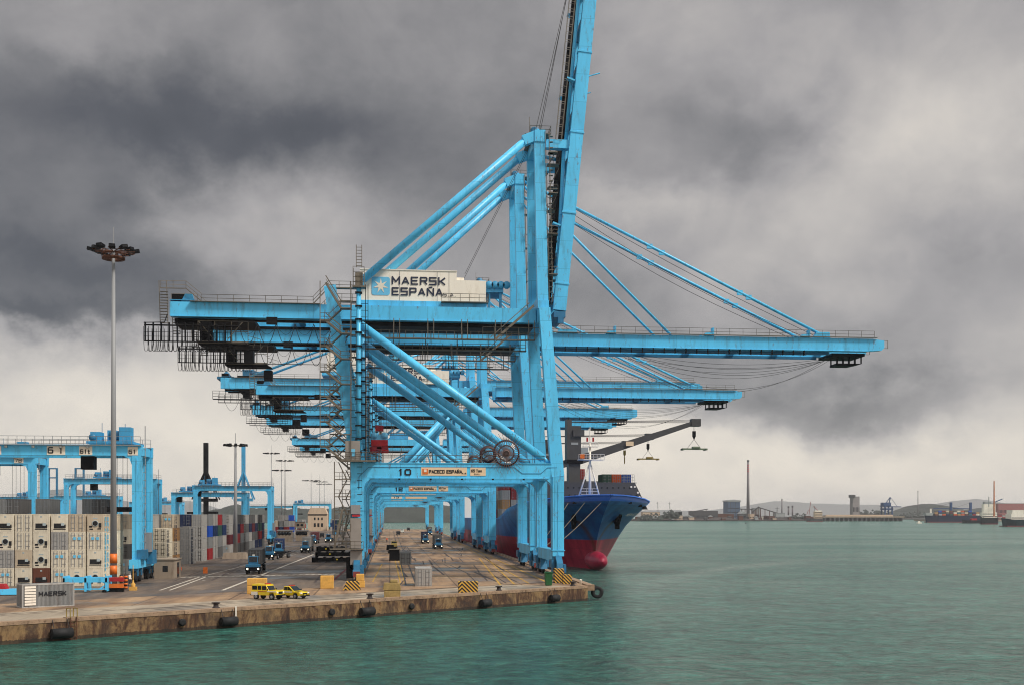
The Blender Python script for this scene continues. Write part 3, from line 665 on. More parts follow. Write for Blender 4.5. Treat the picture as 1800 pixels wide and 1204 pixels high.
        m = MB().use(DARK); m.box(tip - 9.5, tip - 3.2, yc - 3.3, yc + 3.3, gb - .7, gb - .2); m.prism([(tip - 8.2, gb - 2.3), (tip - 8.2, gb - 1.9), (tip - 3.2, gb - 1.9), (tip - 5.0, gb - 2.3)], yc - 2.2, yc + 1)
        for q in range(5): m.box(tip - 8.1 + q * 1.15, tip - 7.9 + q * 1.15, yc - 2.2, yc - 2.0, gb - 1.9, gb - .7); m.box(tip - 8.1 + q * 1.15, tip - 7.9 + q * 1.15, yc + .8, yc + 1, gb - 1.9, gb - .7)
        m.build('boom_end_trolley', None, T)
        for sy in (-1, 1):
            m = MB(); y0, y1 = yc + sy * 4.3, yc + sy * 4.0
            m.tube((XW - 1.9, y0, apex - .6), (tip - 11.6, y1, gt + .8), .27, 10); m.tube((XW - 1.9, y0, apex - 1.2), (XW + 25.5, y1, gt + .3), .24, 10)
            for f in (.42, .46, .72, .75): p = V(XW - 1.9, y0, apex - .6).lerp(V(tip - 11.6, y1, gt + .8), f); m.box(p.x - .5, p.x + .5, p.y - .2, p.y + .2, p.z - .5, p.z + .35)
            m.build('forestay', tint, T)
            m = MB()
            for dz in (0, .9):
                pts = [V(XW - 2, y0 - sy * (1 + dz), apex + .3).lerp(V(tip - 12 - dz * 2, y1 - sy * (1 + dz), gt + .5), k / 10) - V(0, 0, (1.0 + 1.2 * dz) * math.sin(math.pi * k / 10)) for k in range(11)]
                m.path(pts, .05, 4)
            m.build('boom_rope', ROPE, T)
        if K:
            m = MB()
            for j, (sag, xa) in enumerate(((6.2, XW + 17), (3.6, XW + 19), (2.5, XW + 18.5), (1.6, XW + 20))):
                for sy in (-2.5, 2.5):
                    pts = [(xa + (tip - 8.6 - xa) * k / 16, yc + sy + j * .2, gb - .8 - sag * 4 * (k / 16) * (1 - k / 16)) for k in range(17)]
                    m.path(pts, .035, 3)
            m.build('slack_rope', ROPE, T)
    else:
        ang = R(5.65); L_ = 66
        hx, hz = XW + .75, gt - .1
        def bp(s_, off): return (hx + s_ * math.sin(ang) + off * math.cos(ang), hz + s_ * math.cos(ang) - off * math.sin(ang))
        for sy in (-1, 1):
            y = yc + sy * gy
            m = MB(); a = bp(0, .25); b_ = bp(L_, .25); m.beam((a[0], y, a[1]), (b_[0], y, b_[1]), 1.1, 2.0, side=(0, 1, 0))
            for s_ in (4, 15, 27.5, 40, 52): a = bp(s_, .25); b_ = bp(s_ + .25, .25); m.beam((a[0], y, a[1]), (b_[0], y, b_[1]), 1.3, 2.2, side=(0, 1, 0))
            bm_ = m.build('boom', tint, T)
            m = MB()
            for s_ in (13, 35.5, 49): a = bp(s_, -.9); b_ = bp(s_ + .3, -2.1); m.beam((a[0], y, a[1]), (b_[0], y, b_[1]), 1.0, .25, side=(0, 1, 0))
            a = bp(36.5, 1.25); b_ = bp(37.2, 2.9); m.tube((a[0], y - .3, a[1]), (b_[0], y - .3, b_[1]), .1, 5)
            m.build('boom_bracket', tint, bm_)
        m = MB(); s_ = 1.5
        while s_ < L_: a = bp(s_, -.2); b_ = bp(s_ + .8, -.2); m.beam((a[0], yc, a[1]), (b_[0], yc, b_[1]), 6.9, 1.1, side=(0, 1, 0)); s_ += 7.2
        m.build('boom_cross_tie', BLUED, T)
        # inner rail with hand ladder, on the landward face
        m = MB(); a, b_ = bp(1, -1.4), bp(L_, -1.4)
        m.beam((a[0], yc - 2.6, a[1]), (b_[0], yc - 2.6, b_[1]), .5, .7); m.beam((a[0], yc + 2.6, a[1]), (b_[0], yc + 2.6, b_[1]), .5, .7)
        m.build('boom_trolley_rail', DARK, T)
        m = MB(); a, b_ = bp(26, -2.0), bp(L_, -2.0)
        for off in (-2.0, -2.9):
            a, b_ = bp(26, off), bp(L_, off)
            for yy in (-4.4, -3.6): m.tube((a[0], yc + yy, a[1]), (b_[0], yc + yy, b_[1]), .045, 4)
        s_ = 26
        while s_ < L_: a, b_ = bp(s_, -2.0), bp(s_, -2.9); m.tube((a[0], yc - 4.4, a[1]), (b_[0], yc - 4.4, b_[1]), .035, 3); m.tube((a[0], yc - 3.6, a[1]), (b_[0], yc - 3.6, b_[1]), .035, 3); s_ += 1.2
        m.build('boom_walkway', GALV, T)
        # folded forestay links between mast and boom
        for sy in (-1, 1):
            m = MB(); y = yc + sy * 3.2; a = bp(7, -.6); b_ = bp(25.6, -1.4)
            m.tube((a[0] + .1, y, a[1]), (b_[0], y, b_[1]), .3, 8); a = bp(26, -1.2); c = bp(60, -1.5)
            m.tube((a[0], y, a[1]), (c[0], y, c[1]), .28, 8); m.tube((XW - 1.6, y, apex - 1.0), (a[0], y, a[1] - .6), .3, 8)
            m.build('forestay', tint, T)
        m = MB(); a = bp(25.4, -.6); m.box(XW - 1.5, a[0], yc - 4.2, yc - 2.9, apex - 2.2, apex - .9); m.box(XW - 1.3, a[0], yc + 2.9, yc + 4.2, apex - 3.6, apex - 2.4)
        m.build('boom_latch', tint, T)
        m = MB(); c = bp(62, -1.2)
        for k, yy in enumerate((-3.6, -2.2, 1.5)): m.tube((XW - 2.6 + k * .55, yc + yy, apex + .6), (c[0] - .5, yc + yy, c[1]), .055, 4)
        for k, yy in enumerate((-3, 3)): m.tube((XW - 3, yc + yy, apex - .5), (11.5, yc + yy, gt + 5.4), .04, 4)
        m.build('boom_rope', ROPE, T)
        a = bp(-.4, .3); m = MB(); m.box(a[0] - .9, a[0] + .9, yc - 4.5, yc + 4.5, a[1] - .7, a[1] + .2); m.box(a[0] - .3, a[0] + .6, yc - 4.6, yc - 3.8, a[1] - 1.6, a[1] - .6)
        m.build('boom_hinge', BLUED, T)
        m = MB()
        for q in range(7):
            zz = gt + 1.2 + q * 3.6; m.box(XW - .6, XW + 1.5, yc - 2.8, yc - 1.2, zz, zz + .1); m.rail([(XW - .6, yc - 2.8, zz), (XW + 1.5 + q * .1, yc - 2.8, zz)], 1.1, .9, .03)
            m.beam((XW - .4, yc - 2.4, zz), (XW + 1.4, yc - 2.4, zz + 3.5), .5, .12)
        for xx in (XW - .6, XW + 1.5): m.tube((xx, yc - 2.8, gt), (xx + .4, yc - 2.8, gt + 26), .05, 4)
        m.build('mast_stair_tower', GALV, T)
    # --- machinery house
    if not type2:
        hy = -3.6
        m = MB().use(WHITE); m.box(XL + .25, 10.2, yc + hy, yc + 5.0, gt + .95, gt + 5.6)
        m.box(10.2, 11.4, yc + hy + 1, yc + 4, gt + 3.6, gt + 4.9); m.box(XL + .25, 10.25, yc + hy - .1, yc + 5.1, gt + 5.6, gt + 5.72)
        hs = m.build('machinery_house', None, T)
        m = MB(); m.box(10.2, 14.7, yc + hy, yc + 4.4, gt + .95, gt + 4.3); m.build('annex', WHITE, hs)
        m = MB()
        for xx in (XL + 6.2, 1.7 + 5.5, 9.0): m.box(xx, xx + .06, yc + hy - .03, yc + hy, gt + 1, gt + 5.5)
        m.build('panel_joint', GALVL, hs)
        m = MB(); m.box(XL + .2, 14.8, yc + hy - .2, yc + 5.2, gt + .02, gt + .95); m.build('house_base_frame', tint, hs)
        m = MB(); m.box(7.8, 15.0, yc + hy - 1.2, yc + hy - .2, gt + .72, gt + .85); m.rail([(7.8, yc + hy - 1.2, gt + .85), (15.0, yc + hy - 1.2, gt + .85), (15.0, yc + 4, gt + .85)], 1.15, 1.2)
        m.build('handrail', GALV, hs)
        yf = yc + hy - .06
        if maersk:
            cx, cz = -1.35, gt + 3.15
            m = MB(); n_ = 8; r = .35; a = 1.38; pts = []
            for qx, qz, a0 in ((1, 1, 0), (-1, 1, 90), (-1, -1, 180), (1, -1, 270)):
                for k in range(5): th = R(a0 + k * 22.5); pts.append((cx + qx * (a - r) + r * math.cos(th), cz + qz * (a - r) + r * math.sin(th)))
            m.prism(pts, yf, yf + .05); lg = m.build('logo_plate', LOGO, hs)
            m = MB(); sp = star_pts(cx, cz, 1.2, .42); m.prism(sp, yf - .04, yf - .005); 
            st_ = MB(); 
            c0 = (cx, yf - .03, cz); vs = [c0] + [(a, yf - .03, b) for a, b in sp]; st_.add(vs, [(0, 1 + i, 1 + (i + 1) % 14) for i in range(14)]); st_.build('star', WPLATE, hs)
            text('MAERSK', 1.72, (.3, yf, gt + 3.42), (1, 0, 0), (0, 0, 1), NAVY, hs, 'house_lettering', wide=1.04, bold=.012)
            text('ESPAÑA', 1.72, (.3, yf, gt + 1.75), (1, 0, 0), (0, 0, 1), NAVY, hs, 'house_lettering', wide=1.0, bold=.012)
            text('S.A.', .72, (8.15, yf - .02, gt + 1.75), (1, 0, 0), (0, 0, 1), NAVY, hs, 'house_lettering', wide=1.2)
    else:
        hs = MB().box(-17.5, -9.5, yc - 3.8, yc + 3.8, gt + 2.2, gt + 7.6).build('machinery_house', WHITE, T)
        m = MB(); m.box(-19, -6, yc - 4, yc + 4, gt + 1.1, gt + 2.2); m.build('house_base_frame', tint, hs)
        m = MB(); m.rail([(-20, yc - 4.4, gt + 2.2), (-6, yc - 4.4, gt + 2.2)], 1.3, 2); m.build('handrail', GALV, hs)
        m = MB(); m.box(0, 9, yc - 3, yc + 3, gt + .2, gt + 3.0); m.tube((9, yc - 2, gt + 2), (18, yc - 2, gt + 2), .4, 8); m.build('hoist_drum', BLUEF, T)
    # --- extra gear on the girders behind the house
    m = MB(); m.box(14.9, 17.6, yc - 1.5, yc + 4, gt + 3.0, gt + 3.9); m.box(15.2, 15.6, yc - 1, yc - .6, gt, gt + 3); m.box(17, 17.4, yc - 1, yc - .6, gt, gt + 3)
    for q in range(4): m.lathe([(0, -.15), (.6, -.15), (.6, .15), (0, .15)], (15.4 + q * .9, yc - 1.6, gt + 4.1), 10, 'y')
    m.build('rope_sheave_frame', BLUEF, T)
    # --- landside: stairs, lift mast
    ys = yc - 9 - 1.6
    m = MB(); zt = gt + .2; n_ = 7; per = (zt - 17.6) / (n_ - .5)
    z = zt
    for i in range(n_):
        xl, xr = -9.2, -6.9
        zr = z - per * .5
        fl = [((-9.2, ys, z + (1.8 if i == 0 else 0)), (-7.0, ys, zr))] 
        if i < n_: m.beam(fl[0][0], fl[0][1], .9, .3); m.path([(a, b - .45, c + 1.0) for a, b, c in fl[0]], .1, 4); m.path([(a, b - .45, c + .5) for a, b, c in fl[0]], .045, 3)
        m.box(-7.1, -5.5, ys - .5, ys + .9, zr - .08, zr + .05); m.rail([(-7.1, ys - .5, zr), (-5.5, ys - .5, zr)], 1.05, .8, .04)
        z2 = z - per
        if i < n_ - 1:
            m.beam((-7.0, ys + .95, zr), (-8.9, ys + .95, z2), .9, .16); m.path([(-7.0, ys + .6, zr + 1.0), (-8.9, ys + .6, z2 + 1.0)], .06, 4)
            m.box(-10.0, -8.7, ys - .5, ys + .9, z2 - .08, z2 + .05); m.rail([(-10.0, ys - .5, z2), (-8.7, ys - .5, z2)], 1.05, .65, .04)
        z = z2
    for xx, z0 in ((-10.0, 19.5), (-5.6, 17.5)): m.tube((xx, ys - .5, z0), (xx, ys - .5, zt + 2), .07, 5)
    m.box(-7.1, -2.0, ys - .5, ys + 1.4, 17.3, 17.5); m.rail([(-7.1, ys - .5, 17.5), (-2.0, ys - .5, 17.5)], 1.15, .7, .04)
    # scaffold stair below the portal, to the ground platform
    z = 17.2; s1 = 1
    for i in range(5):
        z2 = z - 2.5; xa, xb = (-7.4, -6.2) if s1 > 0 else (-6.2, -7.4)
        m.beam((xa, ys + .4, z), (xb, ys + .4, z2), .8, .14); m.box(-8.0, -5.6, ys - .2, ys + 1.0, z2 - .06, z2 + .06); m.rail([(-8.0, ys - .2, z2), (-5.6, ys - .2, z2)], 1.0, .8, .04); z = z2; s1 = -s1
    for xx in (-8.0, -5.7): m.tube((xx, ys - .2, 4.6), (xx, ys - .2, 17.3), .05, 4); m.tube((xx, ys + 1.0, 4.6), (xx, ys + 1.0, 17.3), .05, 4)
    m.box(-8.6, -3.8, ys - .8, ys + .9, 4.5, 4.65); m.rail([(-8.6, ys - .8, 4.65), (-3.8, ys - .8, 4.65)], 1.1, 1.0, .04); m.beam((-8.0, ys - .6, 4.6), (-6.8, ys - .6, 10.4), .12, .3)
    m.build('access_stair', GALV, T)
    m = MB(); xm = XL + .25; ym = ys + .55
    m.tube((xm, ym, 17.5), (xm, ym, gt + 2.0), .34, 8)
    lm = m.build('lift_mast', tint, T)
    m = MB(); z = 18.6
    while z < gt + 2: m.box(xm - .5, xm + .5, ym - .5, ym + .5, z, z + .22); z += 1.93
    for xx in (-1.1, 1.0, 1.35): m.tube((xm + xx, ym, 17.5), (xm + xx, ym, gt + 2.0), .07, 4)
    z = 18
    while z < gt: m.tube((xm - 1.1, ym, z), (xm - .3, ym, z), .045, 3); m.tube((xm + .3, ym, z), (xm + 1.35, ym, z), .045, 3); z += .97
    for q in range(16): zz = 1.5 + q * 1.0; m.box(xm - .2, xm + .5, ym - .35, ym - .28, zz, zz + .1)
    m.build('lift_bracket', DARK, lm)
    m = MB().use(GALV); z0 = gt + 1.5
    m.box(xm - .9, xm + 1.0, ym - .8, ym + .8, z0, z0 + .2)
    for a in (-.8, .8):
        for b_ in (-.7, .7): m.tube((xm + a, ym + b_, z0), (xm + a, ym + b_, z0 + 3), .06, 4)
    for q in range(5): m.path([(xm - .8, ym - .7, z0 + q * .75), (xm + .8, ym - .7, z0 + q * .75), (xm + .8, ym + .7, z0 + q * .75)], .045, 3)
    m.box(xm - .5, xm + .6, ym - .4, ym + .4, z0 + .3, z0 + 2.2)
    for a in (-.35, .45): m.tube((xm + a, ym, z0 + 3), (xm + a, ym, z0 + 6.3), .07, 4)
    for q in range(7): m.box(xm - .35, xm + .45, ym - .05, ym + .05, z0 + 3.2 + q * .45, z0 + 3.27 + q * .45)
    m.build('lift_head', GALV, lm)
    MB().box(-6.4, -4.3, ys - .35, ys + 1.1, 17.55, 20.3).build('lift_cabin', mat('grey_cabinet_panel', (142, 134, 126), .5, var=.15), lm)
    MB().box(-5.6, -5.0, ys - .4, ys - .35, 18.0, 19.1).build('cabin_window', LOGO, lm)
    m = MB(); m.box(XL - .95, XL + .6, ys - .2, ys + .85, 4.7, 9.1); eh = m.build('electrical_cabinet', mat('grey_cabinet_panel', (142, 134, 126)), T)
    m = MB(); m.box(XL - .7, XL + .5, ys - .3, ys - .2, 9.3, 9.6); m.build('cabinet_stripe', RED, eh)
    m = MB(); m.box(XL - .85, XL + .5, ys - .2, ys + .85, 9.7, 11.0); m.build('switch_box', GALVL, eh)
    m = MB(); m.box(XL - .95, XL + .75, ys - .1, ys + 1.2, 2.3, 4.4); m.build('counterweight_box', mat('grey_cabinet_panel', (142, 134, 126)), eh)
    if K: MB().box(XL - 1.55, XL - .6, ys + .5, ys + 1.4, .3, 3.4).build('ballast_rack', DARK, eh)
    # --- cable reel above the portal beam, waterside
    if not type2 or True:
        m = MB(); cx, cz, yr = 17.2, 18.7 if not type2 else 17.6, yc - 9.9
        for k in range(36):
            th = 2 * math.pi * k / 36; m.tube((cx, yr, cz), (cx + 2.1 * math.cos(th), yr, cz + 2.1 * math.sin(th)), .07, 4, .05); m.tube((cx + 2.0 * math.cos(th), yr - .1, cz + 2.0 * math.sin(th)), (cx + 3.1 * math.cos(th + .05), yr - .1, cz + 3.1 * math.sin(th + .05)), .03, 3)
        m.lathe([(.35, -.3), (.5, 0), (.35, .3)], (cx, yr, cz), 12, 'y')
        rl = m.build('cable_reel', SPOKE, T)
        m = MB(); m.lathe([(1.75, .1), (1.95, .1), (2.0, .2), (1.95, .3), (1.75, .3)], (cx, yr, cz), 28, 'y'); m.lathe([(1.05, .1), (1.2, .1), (1.25, .2), (1.2, .3), (1.05, .3)], (cx, yr, cz), 24, 'y'); m.build('wound_cable', REELM, rl)
        if K:
            m = MB(); m.lathe([(.9, .1), (1.25, .1), (1.3, .25), (1.25, .4), (.9, .4)], (cx - 2.6, yr + 1.2, cz - .1), 24, 'y'); m.build('wound_cable', REELM, rl)
            m = MB()
            for k in range(30):
                th = 2 * math.pi * k / 30; m.tube((cx - 3.2, yr + 2.2, cz + .6), (cx - 3.2 + 2.6 * math.cos(th), yr + 2.2, cz + .6 + 2.6 * math.sin(th)), .025, 3)
            m.build('reel_spokes', GALV, rl)
    # --- festoon cables and parked trolley at the back
    m = MB(); zf = gb - 1.5; yf = yc - 5.0
    if not type2:
        m.tube((back - 3.6, yf, zf), (back + 10, yf, zf), .12, 5); m.box(back - 3.6, back + 9, yf - .3, yf + .3, zf - 2.4, zf - 2.3)
        q = back - 3.5
        while q < back + 9: m.box(q, q + .14, yf - .35, yf + .2, zf - 2.4, zf + .4); q += 1.15
        m.path([(back - 3.6, yf - .3, zf + .3), (back - .6, yf - .3, zf + .4), (back - .2, yf - .3, zf + 1.6)], .08, 4)
        m.rail([(back - 3.6, yf - .35, zf - 2.35), (back + 9, yf - .35, zf - 2.35)], 1.3, 1.15, .04)
        m.build('festoon_rack', DARK, T)
        m = MB(); loops(m, back - 3.8, back + 9.5, yf + .6, zf - .1, 3.6, .7, .045); loops(m, back - 3.4, back + 9.5, yf + 1.5, zf - .3, 3.3, .62, .045)
        loops(m, back + 10, hang_x + 3, yf + .2, gb - .9, 3.2, 3.0, .06); loops(m, back + 10, hang_x + 3, yf + .6, gb - .9, 1.6, 3.0, .03)
        m.tube((back + 9, yf, gb - .8), (hang_x + 3, yf, gb - .8), .06, 4); m.tube((back + 9, yf, gb - 3.9), (XL, yf, gb - 3.9), .07, 4)
        m.build('festoon_cable', CABLE, T)
        tx = back + 3.8
        m = MB(); m.box(tx, tx + 8.5, yc - 3.8, yc + 3.8, gb - .7, gb - .2); m.box(tx + .5, tx + 2.2, yc - 4.4, yc - 2.4, gb - 3.6, gb - .6); m.box(tx - 3.4, tx + .2, yc - 3, yc + 3, gb - .9, gb - .1)
        m.prism([(tx + .2, gb - 4.0), (tx + 7.4, gb - 4.0), (tx + 8.2, gb - 4.35), (tx + 1.0, gb - 4.35)], yc - 4.6, yc - 1.4)
        m.box(hang_x - 9.5, hang_x - 7.9, yf, yf + .4, gb - 1.1, gb)
        tr = m.build('trolley', DARK, T)
        m = MB(); m.rail([(tx + .3, yc - 4.7, gb - 3.7), (tx + 7.6, yc - 4.7, gb - 3.7)], 3.0, 2.2, .06); m.box(tx + .3, tx + 7.6, yc - 4.8, yc - 4.5, gb - 4.0, gb - 3.65)
        m.path([(tx + .4, yc - 4.7, gb - .8), (tx + 2.6, yc - 4.7, gb - 3.4)], .07, 4); m.path([(tx + 6.8, yc - 4.7, gb - .8), (tx + 4.6, yc - 4.7, gb - 3.4)], .07, 4)
        m.rail([(tx + 7.6, yc - 4.7, gb - 4.0), (tx + 9.4, yc - 4.7, gb - 4.5)], 1.2, .8, .04); m.build('trolley_frame', GALV, tr)
        m = MB(); m.box(tx + 6.9, tx + 8.3, yc - 4.2, yc - 2.4, gb - 6.6, gb - 4.9); m.build('operator_cabin', DARK, tr)
    else:
        zf = gb - .6
        m.box(back - 2, back + 12, yf - .4, yf + .4, zf - 2.6, zf - 2.4); m.rail([(back - 2, yf - .4, zf - 2.5), (back + 12, yf - .4, zf - 2.5)], 2.3, 1.6, .07, 2)
        m.box(back - 2, back + 12, yc + 4.4, yc + 4.8, zf - 2.6, zf - 2.4); m.rail([(back - 2, yc + 4.7, zf - 2.5), (back + 12, yc + 4.7, zf - 2.5)], 2.3, 1.6, .07, 2)
        m.rail([(back - .5, yf, gt), (back - .5, yf, gt)], 2, 1)
        m.build('festoon_rack', DARK, T)
        m = MB(); loops(m, back + 1, back + 22, yf, zf - 2.5, 3.2, 4.6, .05); m.build('festoon_cable', CABLE, T)
        tx = back + 5 if trolley_x is None else trolley_x
        m = MB(); m.box(tx, tx + 8, yc - 4.3, yc + 4.3, gb - .9, gb - .2); m.box(tx + 1, tx + 3, yc - 4, yc, gb - 2.4, gb - .8); m.box(tx - .5, tx + 7, yc - 4.3, yc + 4.3, gt + .2, gt + .6); tr = m.build('trolley', DARK, T)
        m = MB(); m.box(tx + 1, tx + 3, yc - 4.6, yc - 1, gt + .6, gt + 2.2); m.box(tx + 4, tx + 7, yc - 3.6, yc, gt + .6, gt + 1.9); m.lathe([(0, -.5), (.9, -.5), (.9, .5), (0, .5)], (tx + 3.6, yc - 3, gt + 1.6), 12, 'y'); m.build('hoist_machinery', BLUED, tr)
        m = MB(); m.box(tx + 8.4, tx + 11, yc - 3, yc, gb - 3.8, gb - 1.5); m.build('operator_cabin', DARK, tr)
        m = MB(); m.box(back - 1, back + 2, yc - 4.4, yc + 4.4, gt - .4, gt + .3); m.lathe([(0, -.4), (.8, -.4), (.8, .4), (0, .4)], (back + 1.5, yc - 3, gt + 1), 12, 'y'); m.build('rope_sheave_frame', BLUED, T)
    return T
def spreader(T_or_none, x, y, z, label, group, m_top=RED, m_body=RED):
    S = thing('lifting_spreader', (x, y, z), label, 'spreader', group)
    m = MB(); m.box(x - 1.5, x + 1.5, y - 1.1, y + 1.1, z + 1.0, z + 2.0); m.box(x - 1.6, x + 1.6, y - 6, y - 5.4, z, z + .5); m.box(x - 1.6, x + 1.6, y + 5.4, y + 6, z, z + .5); m.box(x - .4, x + .4, y - 6, y + 6, z + .1, z + .7)
    m.prism([(x - 1.7, z), (x - 1.2, z + 1.4), (x + 1.2, z + 1.4), (x + 1.7, z)], y - 1.0, y + 1.0)
    m.build('frame', m_body, S)
    m = MB()
    for a in (-.9, .9): m.lathe([(0, -.3), (.6, -.3), (.6, .3), (0, .3)], (x + a, y - .7, z + 2.8), 12, 'y')
    m.box(x - 1.5, x + 1.5, y - .9, y + .9, z + 2.0, z + 3.0); m.build('headblock', LOGO, S)
    m = MB(); m.box(x - .7, x + .7, y - .8, y + .8, z + 3.6, z + 4.6); m.build('sheave_block', m_top, S)
    return S
CR = [
 dict(yc=176, label='nearest tall blue quay crane, numbered 10, with its boom raised almost vertical above the frame', number='10', boom_up=True),
 dict(yc=203, label='blue quay crane directly behind number 10, with the topmost and longest lowered boom', zg=41.6, apex=69.6, tip=90.4),
 dict(yc=284, label='blue quay crane numbered 12, its lowered boom the second from the top over the water', number='12', apex=67.5),
 dict(yc=325, label='blue quay crane behind number 12, its dark trolley at its far left end', number='14', type2=True, zg=47.8, back=-46.8, tip=90, apex=72.5, detail=1),
 dict(yc=400, label='far blue quay crane whose boom tip shows third from the top, above the ship crane', number='15', type2=True, zg=47.2, back=-47, tip=88, apex=72, detail=1),
 dict(yc=444, label='far blue quay crane whose boom tip is the lowest and shortest over the ship crane', number='16', type2=True, zg=47.2, back=-47, tip=89.5, apex=72, detail=1),
 dict(yc=557, label='distant blue quay crane whose back end carries a red box, below the stacked crane ends', type2=True, zg=46.5, back=-47, tip=60, apex=70, detail=1),
 dict(yc=604, label='distant blue quay crane with the lowest of the stacked back ends left of the stairs', type2=True, zg=46.5, back=-47, tip=60, apex=70, detail=1),
 dict(yc=760, label='farthest blue quay crane, its small portal closing the view down the quay', type2=True, zg=40, back=-16, tip=40, apex=58, detail=1),
]
CRANES = [sts_crane(**c) for c in CR]
# orange/red spreader hanging in the second crane, with its hoist ropes
sx, sz = at(667, 793, 203)
S = spreader(None, sx, 203, sz, 'red lifting spreader with a pale blue head hanging inside the second crane', None)
m = MB()
for a in (-1.3, -.8, .8, 1.3):
    for b_ in (-1.2, 1.2): m.tube((sx + a, 203 + b_, sz + 3.4), (sx + a, 203 + b_, 39.0), .04, 3)
m.build('hoist_rope', ROPE, S)
# ------------------------------------------------------------------ container ship moored at the quay
SX, SB = 43.0, 15.3
def hull_mat():
    m = bpy.data.materials.new('ship_hull_paint'); m.use_nodes = True; t = NT(m.node_tree); b = t.n['Principled BSDF']
    g = t.new('ShaderNodeNewGeometry'); p = g.outputs['Position']; s = t.new('ShaderNodeSeparateXYZ'); t.l.new(p, s.inputs[0])
    n1 = t.noise(t.mapping(p, (1, 1, 0.25)), 0.35, 7, 0.65); n2 = t.noise(t.mapping(p, (1, 1, 0.12)), 1.4, 7, 0.7)
    blue = t.ramp(n1.outputs[0], [(0.35, lin((10, 70, 138))), (0.7, lin((28, 116, 182)))])
    blue = t.mix(t.m('GREATER_THAN', t.m('ADD', s.outputs[2], t.m('MULTIPLY', s.outputs[1], 0.012)), 15.0), blue, (*lin((24, 112, 220)), 1))
    red = t.ramp(n1.outputs[0], [(0.35, lin((158, 24, 60))), (0.7, lin((214, 56, 84)))])
    c = t.mix(t.m('GREATER_THAN', s.outputs[2], 4.3), red, blue)
    c = t.mix(t.ramp(n2.outputs[0], [(0.58, 0.0), (0.74, 0.6)]), c, (*lin((60, 40, 40)), 1))
    ry = t.m('SUBTRACT', 1.0, t.m('ABSOLUTE', t.m('MULTIPLY', t.m('SUBTRACT', s.outputs[1], t.m('ADD', 232.9, t.m('MULTIPLY', n2.outputs[0], 1.2))), 0.75)), clamp=True)
    rz = t.m('MULTIPLY', t.m('GREATER_THAN', s.outputs[2], 1.5), t.m('LESS_THAN', s.outputs[2], 8.4))
    c = t.mix(t.m('MULTIPLY', t.m('MULTIPLY', ry, rz), 0.8), c, (*lin((88, 48, 34)), 1))
    cb = t.new('ShaderNodeCombineXYZ'); t.l.new(s.outputs[1], cb.inputs[0]); t.l.new(s.outputs[2], cb.inputs[1])
    br = t.new('ShaderNodeTexBrick'); br.inputs['Scale'].default_value = 1.0; br.inputs['Brick Width'].default_value = 7.0; br.inputs['Row Height'].default_value = 2.3; br.inputs['Mortar Size'].default_value = 0.04
    br.inputs['Color1'].default_value = (1, 1, 1, 1); br.inputs['Color2'].default_value = (0.82, 0.84, 0.86, 1); br.inputs['Mortar'].default_value = (0.5, 0.5, 0.55, 1); t.l.new(cb.outputs[0], br.inputs['Vector'])
    c = t.mix(0.7, c, br.outputs[0], 'MULTIPLY')
    t.l.new(c, b.inputs['Base Color']); b.inputs['Roughness'].default_value = 0.42
    return m
HULL = hull_mat()
SH = thing('container_ship', (SX, 216, WATER), 'blue and red container ship moored bow-first behind the nearest quay crane', 'container ship')
lev = [(-5.0, 238.5), (-1.9, 236.0), (1.0, 234.0), (4.3, 232.0), (7.0, 228.8), (9.5, 224.8), (11.5, 220.5), (13.4, 216.0)]
def hw(z, y, s):
    tz = max(0, min(1, (z + 1.9) / 15.3)); L_ = 74 - 30 * tz; p_ = 1.55 + 0.9 * tz
    q = max(0.0, min(1.0, (y - s) / L_)); 
    return SB * (1 - (1 - q) ** p_) * (0.94 + 0.06 * tz)
ys_ = [0, .25, .7, 1.5, 3, 5, 7.5, 10.5, 14, 18, 23, 28, 34, 41, 50, 62, 76, 100, 150, 200, 255]
def deck_z(y): return 13.4 - 2.4 * max(0, min(1, (y - 222) / 45)) if y < 272 else max(8.6, 11.0 - (y - 272) * .2)
m = MB(); nl = len(lev); rows = []
m.smooth = True
for side in (-1, 1):
    for j, yo in enumerate(ys_):
        for (z, s) in lev:
            y = s + yo * (1 - .0) if yo < 100 else 216 + 20 + yo
            zz = z
            if z > 8: zz = 8 + (z - 8) * (deck_z(y) - 8) / 5.4
            m.v.append((SX + side * hw(z, y, s), y, zz))
N = len(ys_) * nl
for si, side in enumerate((-1, 1)):
    for j in range(len(ys_) - 1):
        for k in range(nl - 1):
            a = si * N + j * nl + k; q = (a, a + 1, a + nl + 1, a + nl)
            m.f.append(q if side < 0 else q[::-1]); m.mi.append(0); m.sm.append(True)
for j in range(len(ys_) - 1):   # deck
    a = j * nl + nl - 1; b_ = N + a; m.f.append((a, b_, b_ + nl, a + nl)); m.mi.append(0); m.sm.append(False)
a = (len(ys_) - 1) * nl; m.f.append(tuple([a + k for k in range(nl)] + [N + a + k for k in reversed(range(nl))])); m.mi.append(0); m.sm.append(False)
m.use(HULL); hull = m.build('hull', HULL, SH)
m = MB(); m.smooth = True; prof = []
for k in range(13):
    th = math.pi * k / 12; prof.append((1.95 * math.sin(th) ** .8, -7.5 * math.cos(th)))
m.lathe(prof, (SX, 233.0, .05), 20, 'y'); m.build('bulb', HULL, hull)
# bulwark cap and side bands
m = MB()
pts = [(SX + hw(13.4, y, 216) * sg, y, deck_z(y) + .05) for sg, yr in ((-1, [250, 240, 232, 225, 220, 217.5, 216.2]), (1, [216.2, 217.5, 220, 225, 232, 240, 250])) for y in yr]
m.path(pts, .16, 5); m.build('bulwark_rail', HULL, SH)
